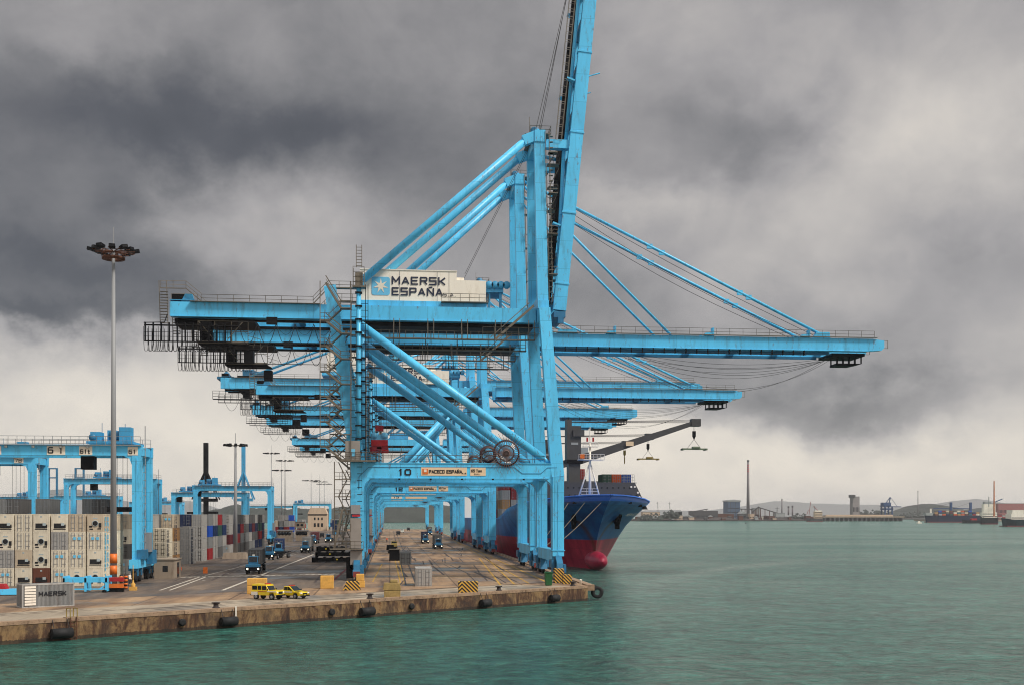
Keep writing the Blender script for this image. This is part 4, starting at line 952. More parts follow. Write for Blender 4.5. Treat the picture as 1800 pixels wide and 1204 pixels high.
# anchors in their recesses
for sg in (-1, 1):
    y = 233.5; x = SX + sg * (hw(9.0, y, 225.6) + .12); m = MB().use(DARK)
    m.box(x - .3, x + .3, y - 1.7, y + 1.7, 7.6, 8.4); m.beam((x, y, 6.6), (x, y, 10.2), .8, .9); m.beam((x, y - 1.6, 8.1), (x + sg * .3, y - 2.2, 9.6), .6, .6); m.beam((x, y + 1.6, 8.1), (x + sg * .3, y + 2.2, 9.6), .6, .6)
    m.build('anchor', DARK, SH)
for sg, lst in ((-1, [(227, 12.2), (231, 12.0)]), (1, [(228, 12.2), (236, 11.6), (242, 11.3)])):
    for (y, z) in lst:
        x = SX + sg * (hw(12.2, y, 219) + .02); m = MB(); m.box(x - .35, x + .35, y - .5, y + .5, z - .35, z + .2); m.build('hawse_opening', CABLE, SH)
text('MSM ECM', 1.3, (48.2 + .6, 231.5 - .3, 9.65 - .3), (3.9, 8.2, 0), (.83, 0, .56), WPLATE, SH, 'bow_lettering', wide=1.5)
text('C', 5.2, (SX - SB - .1, 303.5, 3.0), (0, -1, 0), (0, 0, 1), WPLATE, SH, 'hull_lettering', wide=.9)
text('C', 5.2, (SX - SB - .1, 312.5, 3.0), (0, -1, 0), (0, 0, 1), WPLATE, SH, 'hull_lettering', wide=.9)
# breakwater with round lightening holes
yb = 250.0; m = MB()
m.prism([(SX - 14.2, 10.8), (SX - 12.6, 16.9), (SX + 12.0, 16.9), (SX + 15.0, 10.8)], yb - .2, yb + .2)
for q in range(11): m.prism([(yb + .2, 11), (yb + .2, 16), (yb + 2.2, 11)], SX - 11.5 + q * 2.3, SX - 11.4 + q * 2.3, 'x')
bw = m.build('breakwater', STERN, SH)
m = MB()
for r_, zz in enumerate((15.7, 14.0)):
    for q in range(20): xx = SX - 12.2 + q * 1.28 + r_ * .3; m.lathe([(0, -.02), (.22, 0)], (xx, yb - .24, zz), 8, 'y')
m.build('lightening_holes', CABLE, bw)
m = MB()
for (dx, zz) in ((11.2, 15.9), (12.0, 15.9), (12.7, 14.6), (13.1, 13.6), (13.4, 12.4)): m.lathe([(0, -.02), (.24, 0)], (SX + dx, yb - .26, zz), 10, 'y')
m.build('lit_holes', WPLATE, bw)  # white discs painted in for light showing through these holes
m = MB(); m.rail([(SX - 12.5, yb + .5, 16.9), (SX - 4, yb + .5, 16.9)], 1.8, .8, .05, 3); m.rail([(SX + 9.6, yb + 3, 16.9), (SX + 12.6, yb + 3, 16.9)], 1.9, .35, .04, 2); m.box(SX - 12.5, SX + 12.6, yb + .2, yb + 3.4, 16.75, 16.9)
m.build('walkway_rail', SGREY, SH)
# foremast
fx, fy = at(1037, 850, 240)[0], 240.0
m = MB(); m.tube((fx, fy, 12.5), (fx, fy, 25.0), .34, 10, .22); m.tube((fx - 2.6, fy + 1.2, 12.5), (fx - .2, fy, 20.4), .16, 8); m.tube((fx + 2.6, fy + 1.2, 12.5), (fx + .2, fy, 20.4), .16, 8); m.tube((fx, fy, 25.5), (fx, fy, 28.5), .1, 5)
fm = m.build('foremast', WHITE, SH)
m = MB(); m.box(fx - 2.6, fx + 3.0, fy - 1, fy + 1, 21.4, 21.55); m.rail([(fx - 2.6, fy - 1, 21.5), (fx + 3.0, fy - 1, 21.5)], 1.1, .7, .06); m.box(fx - 1.6, fx + 1.7, fy - .6, fy + .6, 24.2, 24.35); m.rail([(fx - 1.6, fy - .6, 24.3), (fx + 1.7, fy - .6, 24.3)], .9, .6, .05)
m.rail([(fx - 2.2, fy - 1.5, 13.4), (fx + 1.5, fy - 1.5, 13.4)], 1.8, 1.1, .05, 2); m.build('mast_platform', WHITE, fm)
m = MB(); m.box(fx - 2.3, fx - 1.4, fy - 1.3, fy - .7, 21.7, 22.6); m.build('signal_gear', ORANGE, fm)
m = MB(); m.box(fx - 1.0, fx - .6, fy - 1.2, fy - 1.15, 25.3, 26.2); m.build('signal_flag', RED, fm); MB().box(fx + .3, fx + .7, fy - 1.2, fy - 1.15, 25.3, 26.2).build('signal_flag', RED, fm)
# deck cranes
def ship_crane(yy, scale, nm, sp_col, sp_label, drop=True):
    px = at(1008, 800, 256)[0]; zb = 11.0
    C_ = MB(); C_.box(px - 1.35, px + 1.35, yy - 1.5, yy + 1.5, zb, 21.5); pc = C_.build('crane_pedestal', STERN, SH)
    m = MB(); m.box(px - 1.75, px + 1.5, yy - 1.7, yy + 1.7, 22.2, 29.9); m.box(px - 1.75, px - .6, yy - 1.4, yy + 1.4, 29.9, 31.4); m.box(px - .4, px + 2.2, yy - 2.1, yy - 1.7, 27.5, 29.0)
    m.build('crane_house', STERN, pc)
    m = MB(); m.box(px - 1.9, px + 1.9, yy - 1.9, yy + 1.9, 21.3, 22.2); m.build('slewing_ring', DARK, pc)
    m = MB(); m.box(px - .8, px + .8, yy - 1.75, yy - 1.7, 25.6, 26.1); m.build('name_plate', SGREY, pc)
    m = MB(); m.box(px + 1.5, px + 3.2, yy - 1.3, yy + .2, 23.4, 25.0); m.build('operator_cab', SGREY, pc)
    tx, tz = at(1220, 743, 256)[0], at(1220, 743, 256)[1]
    m = MB()
    for sg in (-1, 1): m.beam((px + 1.6, yy + sg * 1.2, 22.3), (tx, yy + sg * .5, tz), .5, 2.1, .4, 1.0)
    for k in range(12):
        f = k / 11; c = V(px + 1.6, yy, 22.3).lerp(V(tx, yy, tz), f); m.box(c.x - .2, c.x + .2, yy - 1.2 + .7 * f, yy + 1.2 - .7 * f, c.z - .5, c.z + .3)
    m.box(tx - .8, tx + 1.4, yy - .9, yy + .9, tz - .8, tz + .9)
    jb = m.build('crane_jib', STERN, pc)
    m = MB(); c = V(px + 1.6, yy, 22.3).lerp(V(tx, yy, tz), .42); m.box(c.x - .9, c.x + .9, yy - 1.55, yy - 1.5, c.z - .5, c.z + .5); m.build('load_plate', PPLATE, jb)
    m = MB()
    for q in range(4): m.tube((px - .9, yy - .8 + q * .5, 30.8), (tx, yy - .4 + q * .25, tz + .7 - .2 * q), .06, 4)
    m.build('topping_rope', ROPE, pc)
    H = thing('hanging_spreader', (tx, yy, tz - 5), sp_label, 'spreader', 'spreaders hanging from the ship cranes')
    m = MB()
    for q in (-.2, .2): m.tube((tx + q, yy, tz - .8), (tx + q, yy, tz - 2.2), .04, 4)
    if not drop: m.tube((tx, yy, tz - 2), (tx, yy, tz - 5), .05, 4)
    m.build('hoist_rope', ROPE, H)
    m = MB(); m.box(tx - .35, tx + .35, yy - .3, yy + .3, tz - 3.2, tz - 1.9); m.prism([(tx - .3, tz - 3.2), (tx + .3, tz - 3.2), (tx, tz - 3.9)], yy - .2, yy + .2); m.build('hook_block', DARK if drop else sp_col, H)
    if drop:
        m = MB()
        for q in (-1.6, 1.6): m.tube((tx, yy, tz - 3.8), (tx + q, yy, tz - 5.9), .05, 4)
        m.build('sling', ROPE, H)
        m = MB(); m.box(tx - 2.9, tx + 2.9, yy - .5, yy + .5, tz - 6.2, tz - 5.9); m.box(tx - 2.9, tx - 2.5, yy - 1.2, yy + 1.2, tz - 6.35, tz - 5.95); m.box(tx + 2.5, tx + 2.9, yy - 1.2, yy + 1.2, tz - 6.35, tz - 5.95); m.box(tx - .4, tx + 1.2, yy - .7, yy + .7, tz - 5.9, tz - 5.5); m.build('frame', sp_col, H)
    else:
        m = MB(); m.box(tx - .15, tx + .15, yy - .1, yy + .1, tz - 5.9, tz - 3.9); m.build('hook', sp_col, H)
YDK = mat('dirty_yellow_steel', (150, 126, 60), 0.6, var=0.3)
ship_crane(256, 1, 'a', mat('pale_olive_steel', (110, 122, 96), .6, var=.3), 'dark olive lifting frame hanging from the rightmost jib tip over the water')
ship_crane(303, 1, 'b', YDK, 'yellow lifting frame on two slings, hanging from the middle ship jib')
ship_crane(334, 1, 'c', YDK, 'bare yellow hook hanging from the leftmost ship jib tip', drop=False)
# accommodation block and funnel far aft (mostly hidden behind the quay cranes)
m = MB(); m.box(SX - 14, SX + 14, 440, 456, 8.6, 17.5); m.box(SX - 13, SX + 13, 441, 453, 17.5, 22); m.build('accommodation_block', WHITE, SH)
for j, zz in enumerate((19.4,)):
    m = MB()
    for q in range(12): m.box(SX - 12 + q * 2.05, SX - 10.6 + q * 2.05, 440.9, 441.0, zz, zz + 1.1)
    m.build('windows', GLASS, SH)
# mooring lines: one object each
for k, (a, b_) in enumerate([((1034, 882), (988, 935)), ((1052, 882), (988, 940)), ((1072, 881), (988, 946))]):
    A_ = Vector((SX + (-7.2, -4.4, -1.6)[k], (224.6, 221.5, 218.6)[k], 12.0)); B_ = Vector((26.7, 224 - k * 4.5, .3))
    pts = [A_.lerp(B_, i / 12) - V(0, 0, .9 * math.sin(math.pi * i / 12)) for i in range(13)]
    m = MB(); m.path(pts, .07, 5)
    tag(m.build('mooring_line', mat('pale_mooring_rope', (176, 160, 136), .8, var=.2), None, B_), ('lowest mooring line, from the left fairlead of the bow to the quay', 'middle mooring line from the bow of the blue ship to the quay', 'rightmost mooring line, reaching closest to the stem of the blue ship')[k], 'mooring line', 'mooring lines of the container ship')

# ------------------------------------------------------------------ containers
CW, CH = 2.2, 2.42
CCOL = {'white': (230, 218, 194), 'cream': (204, 186, 160), 'grey': (132, 132, 130), 'dark grey': (96, 94, 92), 'light grey': (168, 164, 158), 'navy': (28, 40, 74), 'blue': (24, 78, 176), 'dark blue': (26, 50, 92),
        'red': (152, 40, 44), 'brown': (110, 66, 50), 'maroon': (96, 34, 40), 'orange': (214, 90, 40), 'green': (50, 84, 72), 'tan': (176, 134, 88), 'teal': (40, 96, 108)}
def ccm(c): return mat(c.replace(' ', '_') + '_container_paint', CCOL[c], 0.6, var=0.3, scale=0.9, streak=True, dirt=(84, 62, 48), dirt_amt=0.6, spec=0.3)
FRAMEM = mat('container_frame_edge', (120, 112, 98), 0.6, var=0.3, dirt=(60, 40, 30), dirt_amt=.6)
PROTO = {}
def make_container(kind, color, L_):
    T = thing('container', (0, 0, 0), None, 'container'); cm = ccm(color)
    m = MB(); h = CW / 2; m.box(-h + .05, h - .05, .06, L_ - .06, .12, CH - .03)
    nrib = int(L_ / .42)
    for i in range(nrib):
        y = .25 + i * (L_ - .5) / nrib
        m.box(-h + .01, -h + .05, y, y + .2, .2, CH - .15); m.box(h - .05, h - .01, y, y + .2, .2, CH - .15)
    m.build('body', cm, T)
    m = MB(); p = .11
    for x in (-h, h - p):
        for y in (0, L_ - p): m.box(x, x + p, y, y + p, 0, CH)
        for z in (0, CH - p): m.box(x, x + p, p, L_ - p, z, z + p)
    for y in (0, L_ - p):
        for z in (0, CH - p): m.box(-h + p, h - p, y, y + p, z, z + p)
    m.build('frame', cm if color not in ('white', 'cream') else FRAMEM if False else cm, T)
    if kind == 'unit':
        m = MB(); m.box(-h + .14, h - .14, -.0, .06, .14, CH - .14); un = m.build('cooling_unit', cm, T)
        m = MB(); m.box(-.72, .55, -.03, 0, .5, 1.15); m.box(-.8, .8, -.03, 0, .32, .42); m.box(.55, .8, -.03, 0, .55, 1.0); m.build('compressor_opening', CABLE, un)
        m = MB(); m.box(.2, .62, -.05, -.03, .85, 1.2); m.box(-.12, .12, -.02, 0, 1.95, 2.15); m.build('control_panel', LAMPG, un)
    elif kind == 'fan':
        m = MB(); m.box(-h + .14, h - .14, -.0, .06, .14, CH - .14); un = m.build('cooling_unit', cm, T)
        m = MB(); m.lathe([(0, -.02), (.2, -.03), (.32, -.03), (.34, 0)], (0, -.02, 1.15), 14, 'y'); m.box(-.8, -.4, -.03, 0, .6, .85); m.box(.45, .8, -.03, 0, .6, 1.2); m.box(-.75, -.3, -.03, 0, .3, .45); m.box(.3, .75, -.03, 0, .35, .5); m.build('fan', CABLE, un)
        m = MB(); m.lathe([(.34, -.02), (.42, -.05), (.42, 0)], (0, -.02, 1.15), 14, 'y'); m.box(-.3, .3, -.02, 0, 1.75, 1.9); m.build('fan_ring', LAMPG, un)
    else:
        for s_ in (-1, 1):
            m = MB(); x0, x1 = sorted((s_ * .03, s_ * (h - .14))); m.box(x0, x1, .0, .05, .14, CH - .14); dl = m.build('door_leaf', cm, T)
            if kind in ('door', 'mdoor', 'odoor'):
                m = MB()
                for x in (.28, .72): m.tube((s_ * x, -.04, .15), (s_ * x, -.04, CH - .15), .035, 4)
                for z in (.5, 1.2, 1.9): m.box(min(s_ * .2, s_ * .85), max(s_ * .2, s_ * .85), -.03, 0, z, z + .05)
                m.build('lock_rod', GALVL if kind != 'odoor' else CABLE, dl)
            if kind == 'mdoor':
                m = MB(); x0, x1 = sorted((s_ * .12, s_ * .5)); m.box(x0, x1, -.08, -.05, 1.35, 1.72); m.build('logo_plate', LOGO, dl)
    return T
def container(kind, color, x, y, z, label, group, L_=5.65, rot=0.0, side_text=None, stext_m=None):
    key = (kind, color, L_, side_text)
    if key not in PROTO:
        T = make_container(kind, color, L_)
        if side_text:
            text(side_text, .95, (CW / 2 + .02, .5, CH - .4), (0, 0, -1), (0, 1, 0), stext_m or NAVY, T, 'side_lettering', wide=1.0)
            text(side_text[:3], .95, (CW / 2 + .02, 1.8, CH - .4), (0, 0, -1), (0, 1, 0), stext_m or NAVY, T, 'side_lettering', wide=1.0)
        PROTO[key] = T
    else: T = copy_tree(PROTO[key])
    T.location = (x, y, z); T.rotation_euler = (0, 0, rot); tag(T, label, 'container', group)
    return T
TIER = ['bottom', 'second', 'third', 'top', 'fifth']
# --- refrigerated containers in front, left edge
REEF = [['unit', 'fan', 'door', 'mdoor'], ['door', 'door', 'unit', 'unit'], ['unit', 'fan', 'fan', 'unit'], ['unit', 'door', 'mdoor', 'mdoor'], ['door', 'mdoor', 'mdoor', 'fan'], ['fan', 'mdoor', 'unit', 'fan']]
RCOL = [['white', 'white', 'light grey', 'white'], ['white', 'white', 'cream', 'white'], ['white', 'white', 'white', 'brown'], ['white', 'light grey', 'white', 'white'], ['cream', 'white', 'white', 'white'], ['cream', 'white', 'white', 'white']]
KN = {'unit': 'showing its black cooling unit', 'fan': 'showing its round cooling fan', 'door': 'with plain doors', 'mdoor': 'with blue door plates', 'odoor': 'with dark lock rods'}
ulefts = [-5.5, 26.2, 57.3, 89.7, 120.3, 152.5]
for c, ul in enumerate(ulefts):
    x = xat(ul + 15, 157.3)
    for tt in range(4):
        k, col_ = REEF[c][tt], RCOL[c][tt]
        container(k, col_, x, 157.3, (3 - tt) * CH, f'{col_} container {KN[k]}, {("top", "second", "third", "bottom")[tt]} of {ORD[c]} white stack from the left edge', 'refrigerated containers stacked at the left', 11.3, 0, 'SEALAND' if c == 5 and tt < 3 else None, LOGO)
for c, ul in enumerate((183, 204.5)):
    x = xat(ul + 9, 188)
    for tt in range(4): container(('mdoor', 'door', 'fan', 'odoor')[(tt + c) % 4], ('white', 'cream', 'light grey', 'dark grey')[(tt * 3 + c) % 4], x, 188, (3 - tt) * CH, f'{("white", "cream", "light grey", "dark grey")[(tt * 3 + c) % 4]} container, {("top", "second", "third", "bottom")[tt]} of stack {("directly behind", "just right of")[c]} the tall lamp mast', 'refrigerated containers stacked at the left', 11.3)
for c, (ul, col_, n_) in enumerate([(-6, 'grey', 5), (14, 'dark grey', 5), (66, 'grey', 5), (148, 'grey', 5), (166, 'dark grey', 5)]):
    x = xat(ul + 9, 186)
    for tt in range(n_): container('door', (col_ if tt % 2 == 0 else 'light grey'), x, 186, (n_ - 1 - tt) * CH, f'{col_ if tt % 2 == 0 else "light grey"} container, {("top", "second", "third", "fourth", "bottom")[tt]} of {ORD[c]} tall stack peeking over the white reefer stacks', 'containers stacked behind the reefers', 5.65)
# --- the long yard block: right edge at X = -38.4
rr = random.Random(11)
XR = -38.4
PAL = ['grey', 'light grey', 'dark grey', 'blue', 'red', 'brown', 'dark blue', 'maroon', 'light grey', 'grey', 'navy', 'green', 'cream', 'grey', 'light grey', 'dark grey', 'light grey', 'grey', 'dark grey', 'light grey', 'grey']
bays = [(200, 5.65, 5, [3, 4, 4, 4, 4]), (207, 5.65, 2, [4, 4]), (224, 5.65, 2, [3, 4]), (238, 5.65, 4, [4, 4, 3, 4])]
yy = 246.0; 
while yy < 352: bays.append((yy, 5.65, 2, [4, 4 if rr.random() < .6 else 3])); yy += 6.9 if len(bays) % 4 else 11
SPEC = {(0, 0): ['white', 'white', 'white'], (0, 1): ['grey', 'dark grey', 'white', 'light grey'], (0, 2): ['light grey', 'dark grey', 'dark grey', 'light grey'], (1, 0): ['tan', 'cream', 'tan', 'cream'], (2, 0): ['light grey', 'light grey', 'light grey'], (2, 1): ['light grey', 'light grey', 'grey', 'navy'], (3, 0): ['light grey', 'light grey', 'light grey', 'light grey']}
for bi, (y0, L_, nc, tiers) in enumerate(bays):
    for c in range(nc):
        for tt in range(tiers[c]):
            col_ = SPEC[(bi, c)][tt] if (bi, c) in SPEC else rr.choice(PAL)
            k = rr.choice(['door', 'door', 'mdoor', 'odoor'])
            st_ = 'MAERSK' if (bi, c) in ((0, 0), (1, 0), (2, 0)) else None
            container(k, col_, XR - 1.1 - c * 2.34, y0, tt * CH, f'{col_} container, {("bottom", "second", "third", "top")[tt]} tier, {("lane-side", "second", "third", "fourth", "fifth")[c]} column, {ORD[bi]} row of yard block', 'containers in the long yard block', L_, 0, st_)
# --- far stacks beyond the yard cranes
FARST = []
for (u, Y, n_) in [(486, 470, 3), (494, 470, 4), (503, 470, 3), (512, 476, 4), (600, 620, 2), (596, 560, 3), (588, 560, 3), (604, 540, 2), (505, 560, 4), (514, 560, 4), (488, 560, 3), (496, 620, 4), (526, 640, 3), (534, 640, 3), (584, 700, 3), (592, 700, 4)]:
    for tt in range(n_): FARST.append((xat(u, Y), Y, tt * CH, rr.choice(PAL)))
# --- containers on the ship
for c in range(11):
    for tt in range(4):
        col_ = rr.choice(['grey', 'light grey', 'dark grey', 'red', 'grey', 'light grey', 'maroon', 'tan'])
        container('door', col_, SX - 12.9 + c * 2.4, 292, 8.7 + tt * 2.45, f'{col_} container, {TIER[tt]} tier, {ORD[c]} column from the quay side in the ship\'s front bay', 'containers on the ship', 11.3)
for b_, y0 in enumerate((305.5, 346, 359, 372)):
    for c in range(2):
        for tt in range(4):
            col_ = rr.choice(PAL); container('door', col_, SX - 12.9 + c * 2.4, y0, 8.7 + tt * 2.45, f'{col_} container, {TIER[tt]} tier, {("outer", "inner")[c]} column of ship bay {("two", "three", "four", "five")[b_]} on the quay side', 'containers on the ship', 11.3)
for c, (u, col_) in enumerate([(1067, 'green'), (1083.5, 'orange'), (1101, 'blue')]):
    container('door', col_, xat(u, 262), 262, 16.75, f'{col_} container on the foredeck of the ship behind the grey breakwater', 'containers on the ship', 5.65, 0)
container('door', 'red', xat(1020, 268), 268, 18.2, 'small red container standing beside the dark ship crane pedestal', 'containers on the ship', 5.65)
tag(MB().box(xat(1050, 262), xat(1112, 262), 260, 272, 11, 16.7).build('hatch_cover', SGREY, SH))
tag(MB().box(xat(1020, 268) - 1.3, xat(1020, 268) + 1.3, 267, 274, 11, 18.15).build('deck_pedestal', STERN, SH))
# --- loose containers on the quay
p = gnd(722, 1031); c = container('door', 'light grey', xat(745.5, p.y) , gnd(745, 1030).y, 0, 'light grey container on the apron with its doors facing the water', 'loose containers on the quay', 6.0)
p = gnd(713, 992); container('odoor', 'grey', xat(713, p.y), p.y, 0, 'small plain grey container farther down the apron, beside dark blocks', 'loose containers on the quay', 5.0)
# Maersk office container, lower left
M = thing('container', (0, 0, 0), 'grey container with MAERSK lettering standing alone at the lower left quay edge', 'container', 'loose containers on the quay'); LG = 5.2
m = MB(); m.box(.04, LG - .04, .04, CW - .04, .1, CH - .03)
for i in range(38): x = .12 + i * (LG - .3) / 38; m.box(x, x + .08, 0, .04, .16, CH - .12); 
for i in range(15): y = .12 + i * (CW - .3) / 15; m.box(0, .04, y, y + .08, .16, CH - .12)
m.build('body', ccm('grey'), M)
m = MB()
for x in (0, LG - .12):
    for y in (0, CW - .12): m.box(x, x + .12, y, y + .12, 0, CH)
m.box(0, LG, -.02, .1, CH - .12, CH + .02); m.box(0, LG, -.01, .1, 0, .12); m.box(0, .1, 0, CW, CH - .12, CH + .02); m.box(-.01, .1, 0, CW, 0, .12); m.build('frame', ccm('light grey'), M)
m = MB()
for i in range(7): m.box(.25, 1.35, -.06, -.02, .25 + i * .29, .47 + i * .29)
m.build('shutter', WHITE, M)
text('MAERSK', .66, (1.62, -.03, 1.15), (1, 0, 0), (0, 0, 1), BLACK, M, 'lettering', wide=.9, bold=.02)
pa, pb_ = gnd(78, 1067), gnd(143, 1062)
M.location = (pa.x - 2.0, pa.y - .7, 0); M.rotation_euler = (0, 0, R(31))

# ------------------------------------------------------------------ rubber-tyred gantry cranes
def rtg(xr, y, label, number=None, span=23.5, zb=20.4, tfrac=.82, signs=False, ground=0):
    T = thing('yard_gantry_crane', (xr - span / 2, y, 0), label, 'gantry crane', 'yard gantry cranes over the container stacks')
    xl = xr - span
    for X in (xl, xr):
        for yy in (y, y + 7):
            m = MB(); m.box(X - .62, X + .62, yy - .55, yy + .55, 3.2, zb - 1.7); m.box(X - .05, X + .15, yy - .6, yy - .55, 3.5, zb - 2)
            m.build('leg', BLUE, T)
        m = MB(); m.box(X - .6, X + .6, y - 2.5, y + 9.5, 2.0, 3.2); m.box(X - .5, X + .5, y + .55, y + 6.45, zb - 1.6, zb - .4); sb = m.build('sill_beam', BLUE, T)
        for yy in (y - 1.6, y + .8, y + 6.2, y + 8.6):
            m = MB(); m.lathe([(0, -.35), (.5, -.35), (.8, -.28), (.82, 0), (.8, .28), (.5, .35), (0, .35)], (X, yy, .82), 16, 'x'); m.build('wheel', TYRE, sb)
            m = MB(); m.box(X - .5, X + .5, yy - .2, yy + .2, .9, 2.0); m.build('wheel_fork', BLUED, sb)
    for yy in (y, y + 7):
        m = MB(); m.box(xl - .7, xr + .7, yy - .5, yy + .5, zb - 1.7, zb - .35); m.box(xl - .7, xr + .7, yy - .65, yy + .65, zb - .35, zb - .15)
        for s2, xx in ((1, xl + .62), (-1, xr - .62)): m.prism([(xx, zb - 3.1), (xx, zb - 1.7), (xx + s2 * 1.3, zb - 1.7), (xx + s2 * .4, zb - 2.1)], yy - .45, yy + .45)
        if yy == y and False: pass
        b_ = m.build('main_beam', BLUE, T)
        m = MB(); m.rail([(xl, yy - .8, zb - .2), (xr + .6, yy - .8, zb - .2)], 1.2, 1.2, .04); m.box(xl, xr + .6, yy - 1.0, yy - .65, zb - .3, zb - .2); m.build('handrail', GALVL, b_)
        if yy == y:
            m = MB(); q = xl + 2
            while q < xr: m.lathe([(0, -.1), (.22, -.1), (.22, .1), (0, .1)], (q, yy - .75, zb - .5), 8, 'y'); q += 3.7
            m.build('work_lamps', LAMPG, b_)
        if signs and yy == y:
            for (u0, u1, txt, h_, wd) in ((-.4, 1.3, '61', .85, .95), (3.0, 5.0, 'ZPMC', .6, .75), (11.2, 13.7, '6 1', 1.25, .95), (15.6, 17.4, '61t', .85, .85), (22.3, 23.7, '61', .85, .9)):
                MB().box(xl + u0, xl + u1, yy - .56, yy - .5, zb - 1.65, zb - .42).build('sign_plate', WPLATE, b_)
                text(txt, h_, (xl + u0 + .12, yy - .58, zb - 1.45), (1, 0, 0), (0, 0, 1), BLACK, b_, 'sign_lettering', wide=wd, bold=.012)
        elif number and yy == y:
            MB().box(xr - 3.0, xr - 1.4, yy - .56, yy - .5, zb - 1.5, zb - .5).build('sign_plate', WPLATE, b_)
            text(number, .9, (xr - 2.85, yy - .58, zb - 1.35), (1, 0, 0), (0, 0, 1), BLACK, b_, 'sign_lettering', wide=.9)
    tx = xl + span * tfrac
    m = MB(); m.box(tx - 3, tx + 3.4, y - .3, y + 7.3, zb, zb + .35); m.box(tx - 2.6, tx - 1.2, y + .3, y + 2.5, zb + .35, zb + 1.7); m.box(tx + 1.4, tx + 3.0, y + .2, y + 2.2, zb + .35, zb + 2.4); m.box(tx - .4, tx + .8, y + 1, y + 3.5, zb + .35, zb + 2.0)
    tr = m.build('trolley', BLUEF, T)
    m = MB(); m.lathe([(0, -1), (.75, -1), (.75, 1), (0, 1)], (tx + .9, y + 1.4, zb + 1.2), 14, 'x'); m.lathe([(0, -.2), (.5, -.2), (.5, .2), (0, .2)], (tx - 2.2, y, zb + .9), 10, 'y'); m.tube((tx - 1, y + .5, zb), (tx - 1, y + .5, zb + 3), .05, 4); m.tube((tx + 2.2, y + .5, zb), (tx + 2.2, y + .5, zb + 2.9), .05, 4)
    m.build('hoist_drum', BLUED, tr)
    m = MB(); m.box(tx - 4.2, tx - 2.4, y + 1.4, y + 3.2, zb - 3.6, zb - 1.7); m.build('operator_cabin', DARK, tr)
    m = MB()
    for a in (-.9, -.3, .5, 1.1): m.tube((tx + 1 + a, y + 2.2, zb), (tx + 1 + a, y + 2.2, 10.6), .035, 3)
    m.build('hoist_rope', ROPE, tr)
    m = MB(); m.box(tx - .6, tx + 2.6, y + 1.5, y + 5.5, 10.0, 10.7); m.build('spreader', DARK, tr)
    m = MB(); m.tube((xr + 1.0, y + .5, 3), (xr + 1.0, y + .5, zb + 2.6), .07, 5); m.box(xr + .75, xr + 1.5, y + 1, y + 3, 4.2, 7.0)
    for q in range(15): m.box(xr + .8, xr + 1.1, y + .2, y + .8, 3.5 + q * 1.1, 3.56 + q * 1.1)
    m.build('leg_ladder', GALVL, T)
    m = MB(); m.box(xr + .1, xr + 1.3, y - .8, y + 1.2, 3.3, 4.6); m.box(xr + .75, xr + 1.5, y + 3, y + 6, 2.4, 4.4); m.box(xr - .9, xr - .6, y - 1.6, y - .8, 1.6, 2.4); m.build('engine_housing', BLUED, T)
    return T
rtg(-35.9, 166, 'large blue yard gantry crane numbered 61, nearest on the left behind the tall lamp mast', signs=True, zb=19.7, tfrac=.83)
rtg(xat(57, 212), 212, 'blue yard gantry crane numbered 78, cut by the left edge behind crane 61', number='78', zb=20.4)
rtg(xat(272, 340), 340, 'blue yard gantry crane under the beam of crane 61, behind the lamp mast', number='59', tfrac=.42, span=25)
rtg(xat(474, 372), 372, 'blue yard gantry crane over the middle of the long container block', tfrac=.16, zb=19.2)
rtg(xat(431, 410), 410, 'lower blue yard gantry crane just behind and left of the middle one', tfrac=.2, zb=17.8, span=25)
rtg(xat(580, 760), 760, 'tiny far blue yard gantry crane in front of the beige building', tfrac=.12, zb=17.5)
rtg(xat(205, 470), 470, 'distant blue yard gantry crane low between the legs of crane 61', tfrac=.6, zb=17.5)
rtg(xat(104, 560), 560, 'small distant blue yard gantry crane left of centre under beam 61', tfrac=.4, zb=18.5, span=28)
rtg(xat(318, 640), 640, 'small distant blue yard gantry crane seen left of the lower middle one', tfrac=.6, zb=17, span=27)
rtg(xat(520, 900), 900, 'farthest faint blue yard gantry crane left of the beige building', tfrac=.5, zb=17, span=40)
# ------------------------------------------------------------------ high-mast lamps
def lamp_mast(x, y, h, r0, head, label, ring=False, orange=False):
    T = thing('lamp_mast', (x, y, 0), label, 'lamp mast', 'high lamp masts in the terminal')
    m = MB(); m.tube((x, y, 0), (x, y, h), r0, 14, r0 * .45); m.tube((x, y, h), (x, y, h + head * .55), .06, 5); m.build('pole', GALVL, T)
    m = MB()
    if ring: m.lathe([(head * .18, -.25), (head * .27, -.2), (head * .27, .1), (head * .18, .2), (head * .18, -.25)], (x, y, h - 1.0), 18); m.rail([(x + head * .27 * math.cos(a * .7), y + head * .27 * math.sin(a * .7), h - .9) for a in range(10)], .8, .8, .04)
    for k in range(6): a = math.pi * k / 6; m.tube((x - head * .5 * math.cos(a), y - head * .5 * math.sin(a), h - .2), (x + head * .5 * math.cos(a), y + head * .5 * math.sin(a), h - .2), .07, 4)
    hd = m.build('head_frame', RUST if ring else GALV, T)
    for k in range(12):
        a = 2 * math.pi * (k + .3) / 12; rr_ = head * (.42 if k % 2 else .5); px_, py_ = x + rr_ * math.cos(a), y + rr_ * math.sin(a)
        m = MB(); s_ = head * .075
        if ring:
            m.beam((px_ - s_ * math.cos(a), py_ - s_ * math.sin(a), h - .1), (px_ + s_ * 1.3 * math.cos(a), py_ + s_ * 1.3 * math.sin(a), h + .06), s_ * 1.9, s_ * .9)
        else: m.box(px_ - s_, px_ + s_, py_ - s_, py_ + s_, h - .35, h + .15, s_ * .3, s_ * .3)
        m.build('floodlight', DARK, hd)
    if orange:
        m = MB()
        for z0, z1 in ((2.0, 3.1), (3.4, 4.6)): m.tube((x, y, z0), (x, y, z1), r0 * 1.06, 14, r0 * 1.04)
        m.build('painted_band', ORANGE, T)
    return T
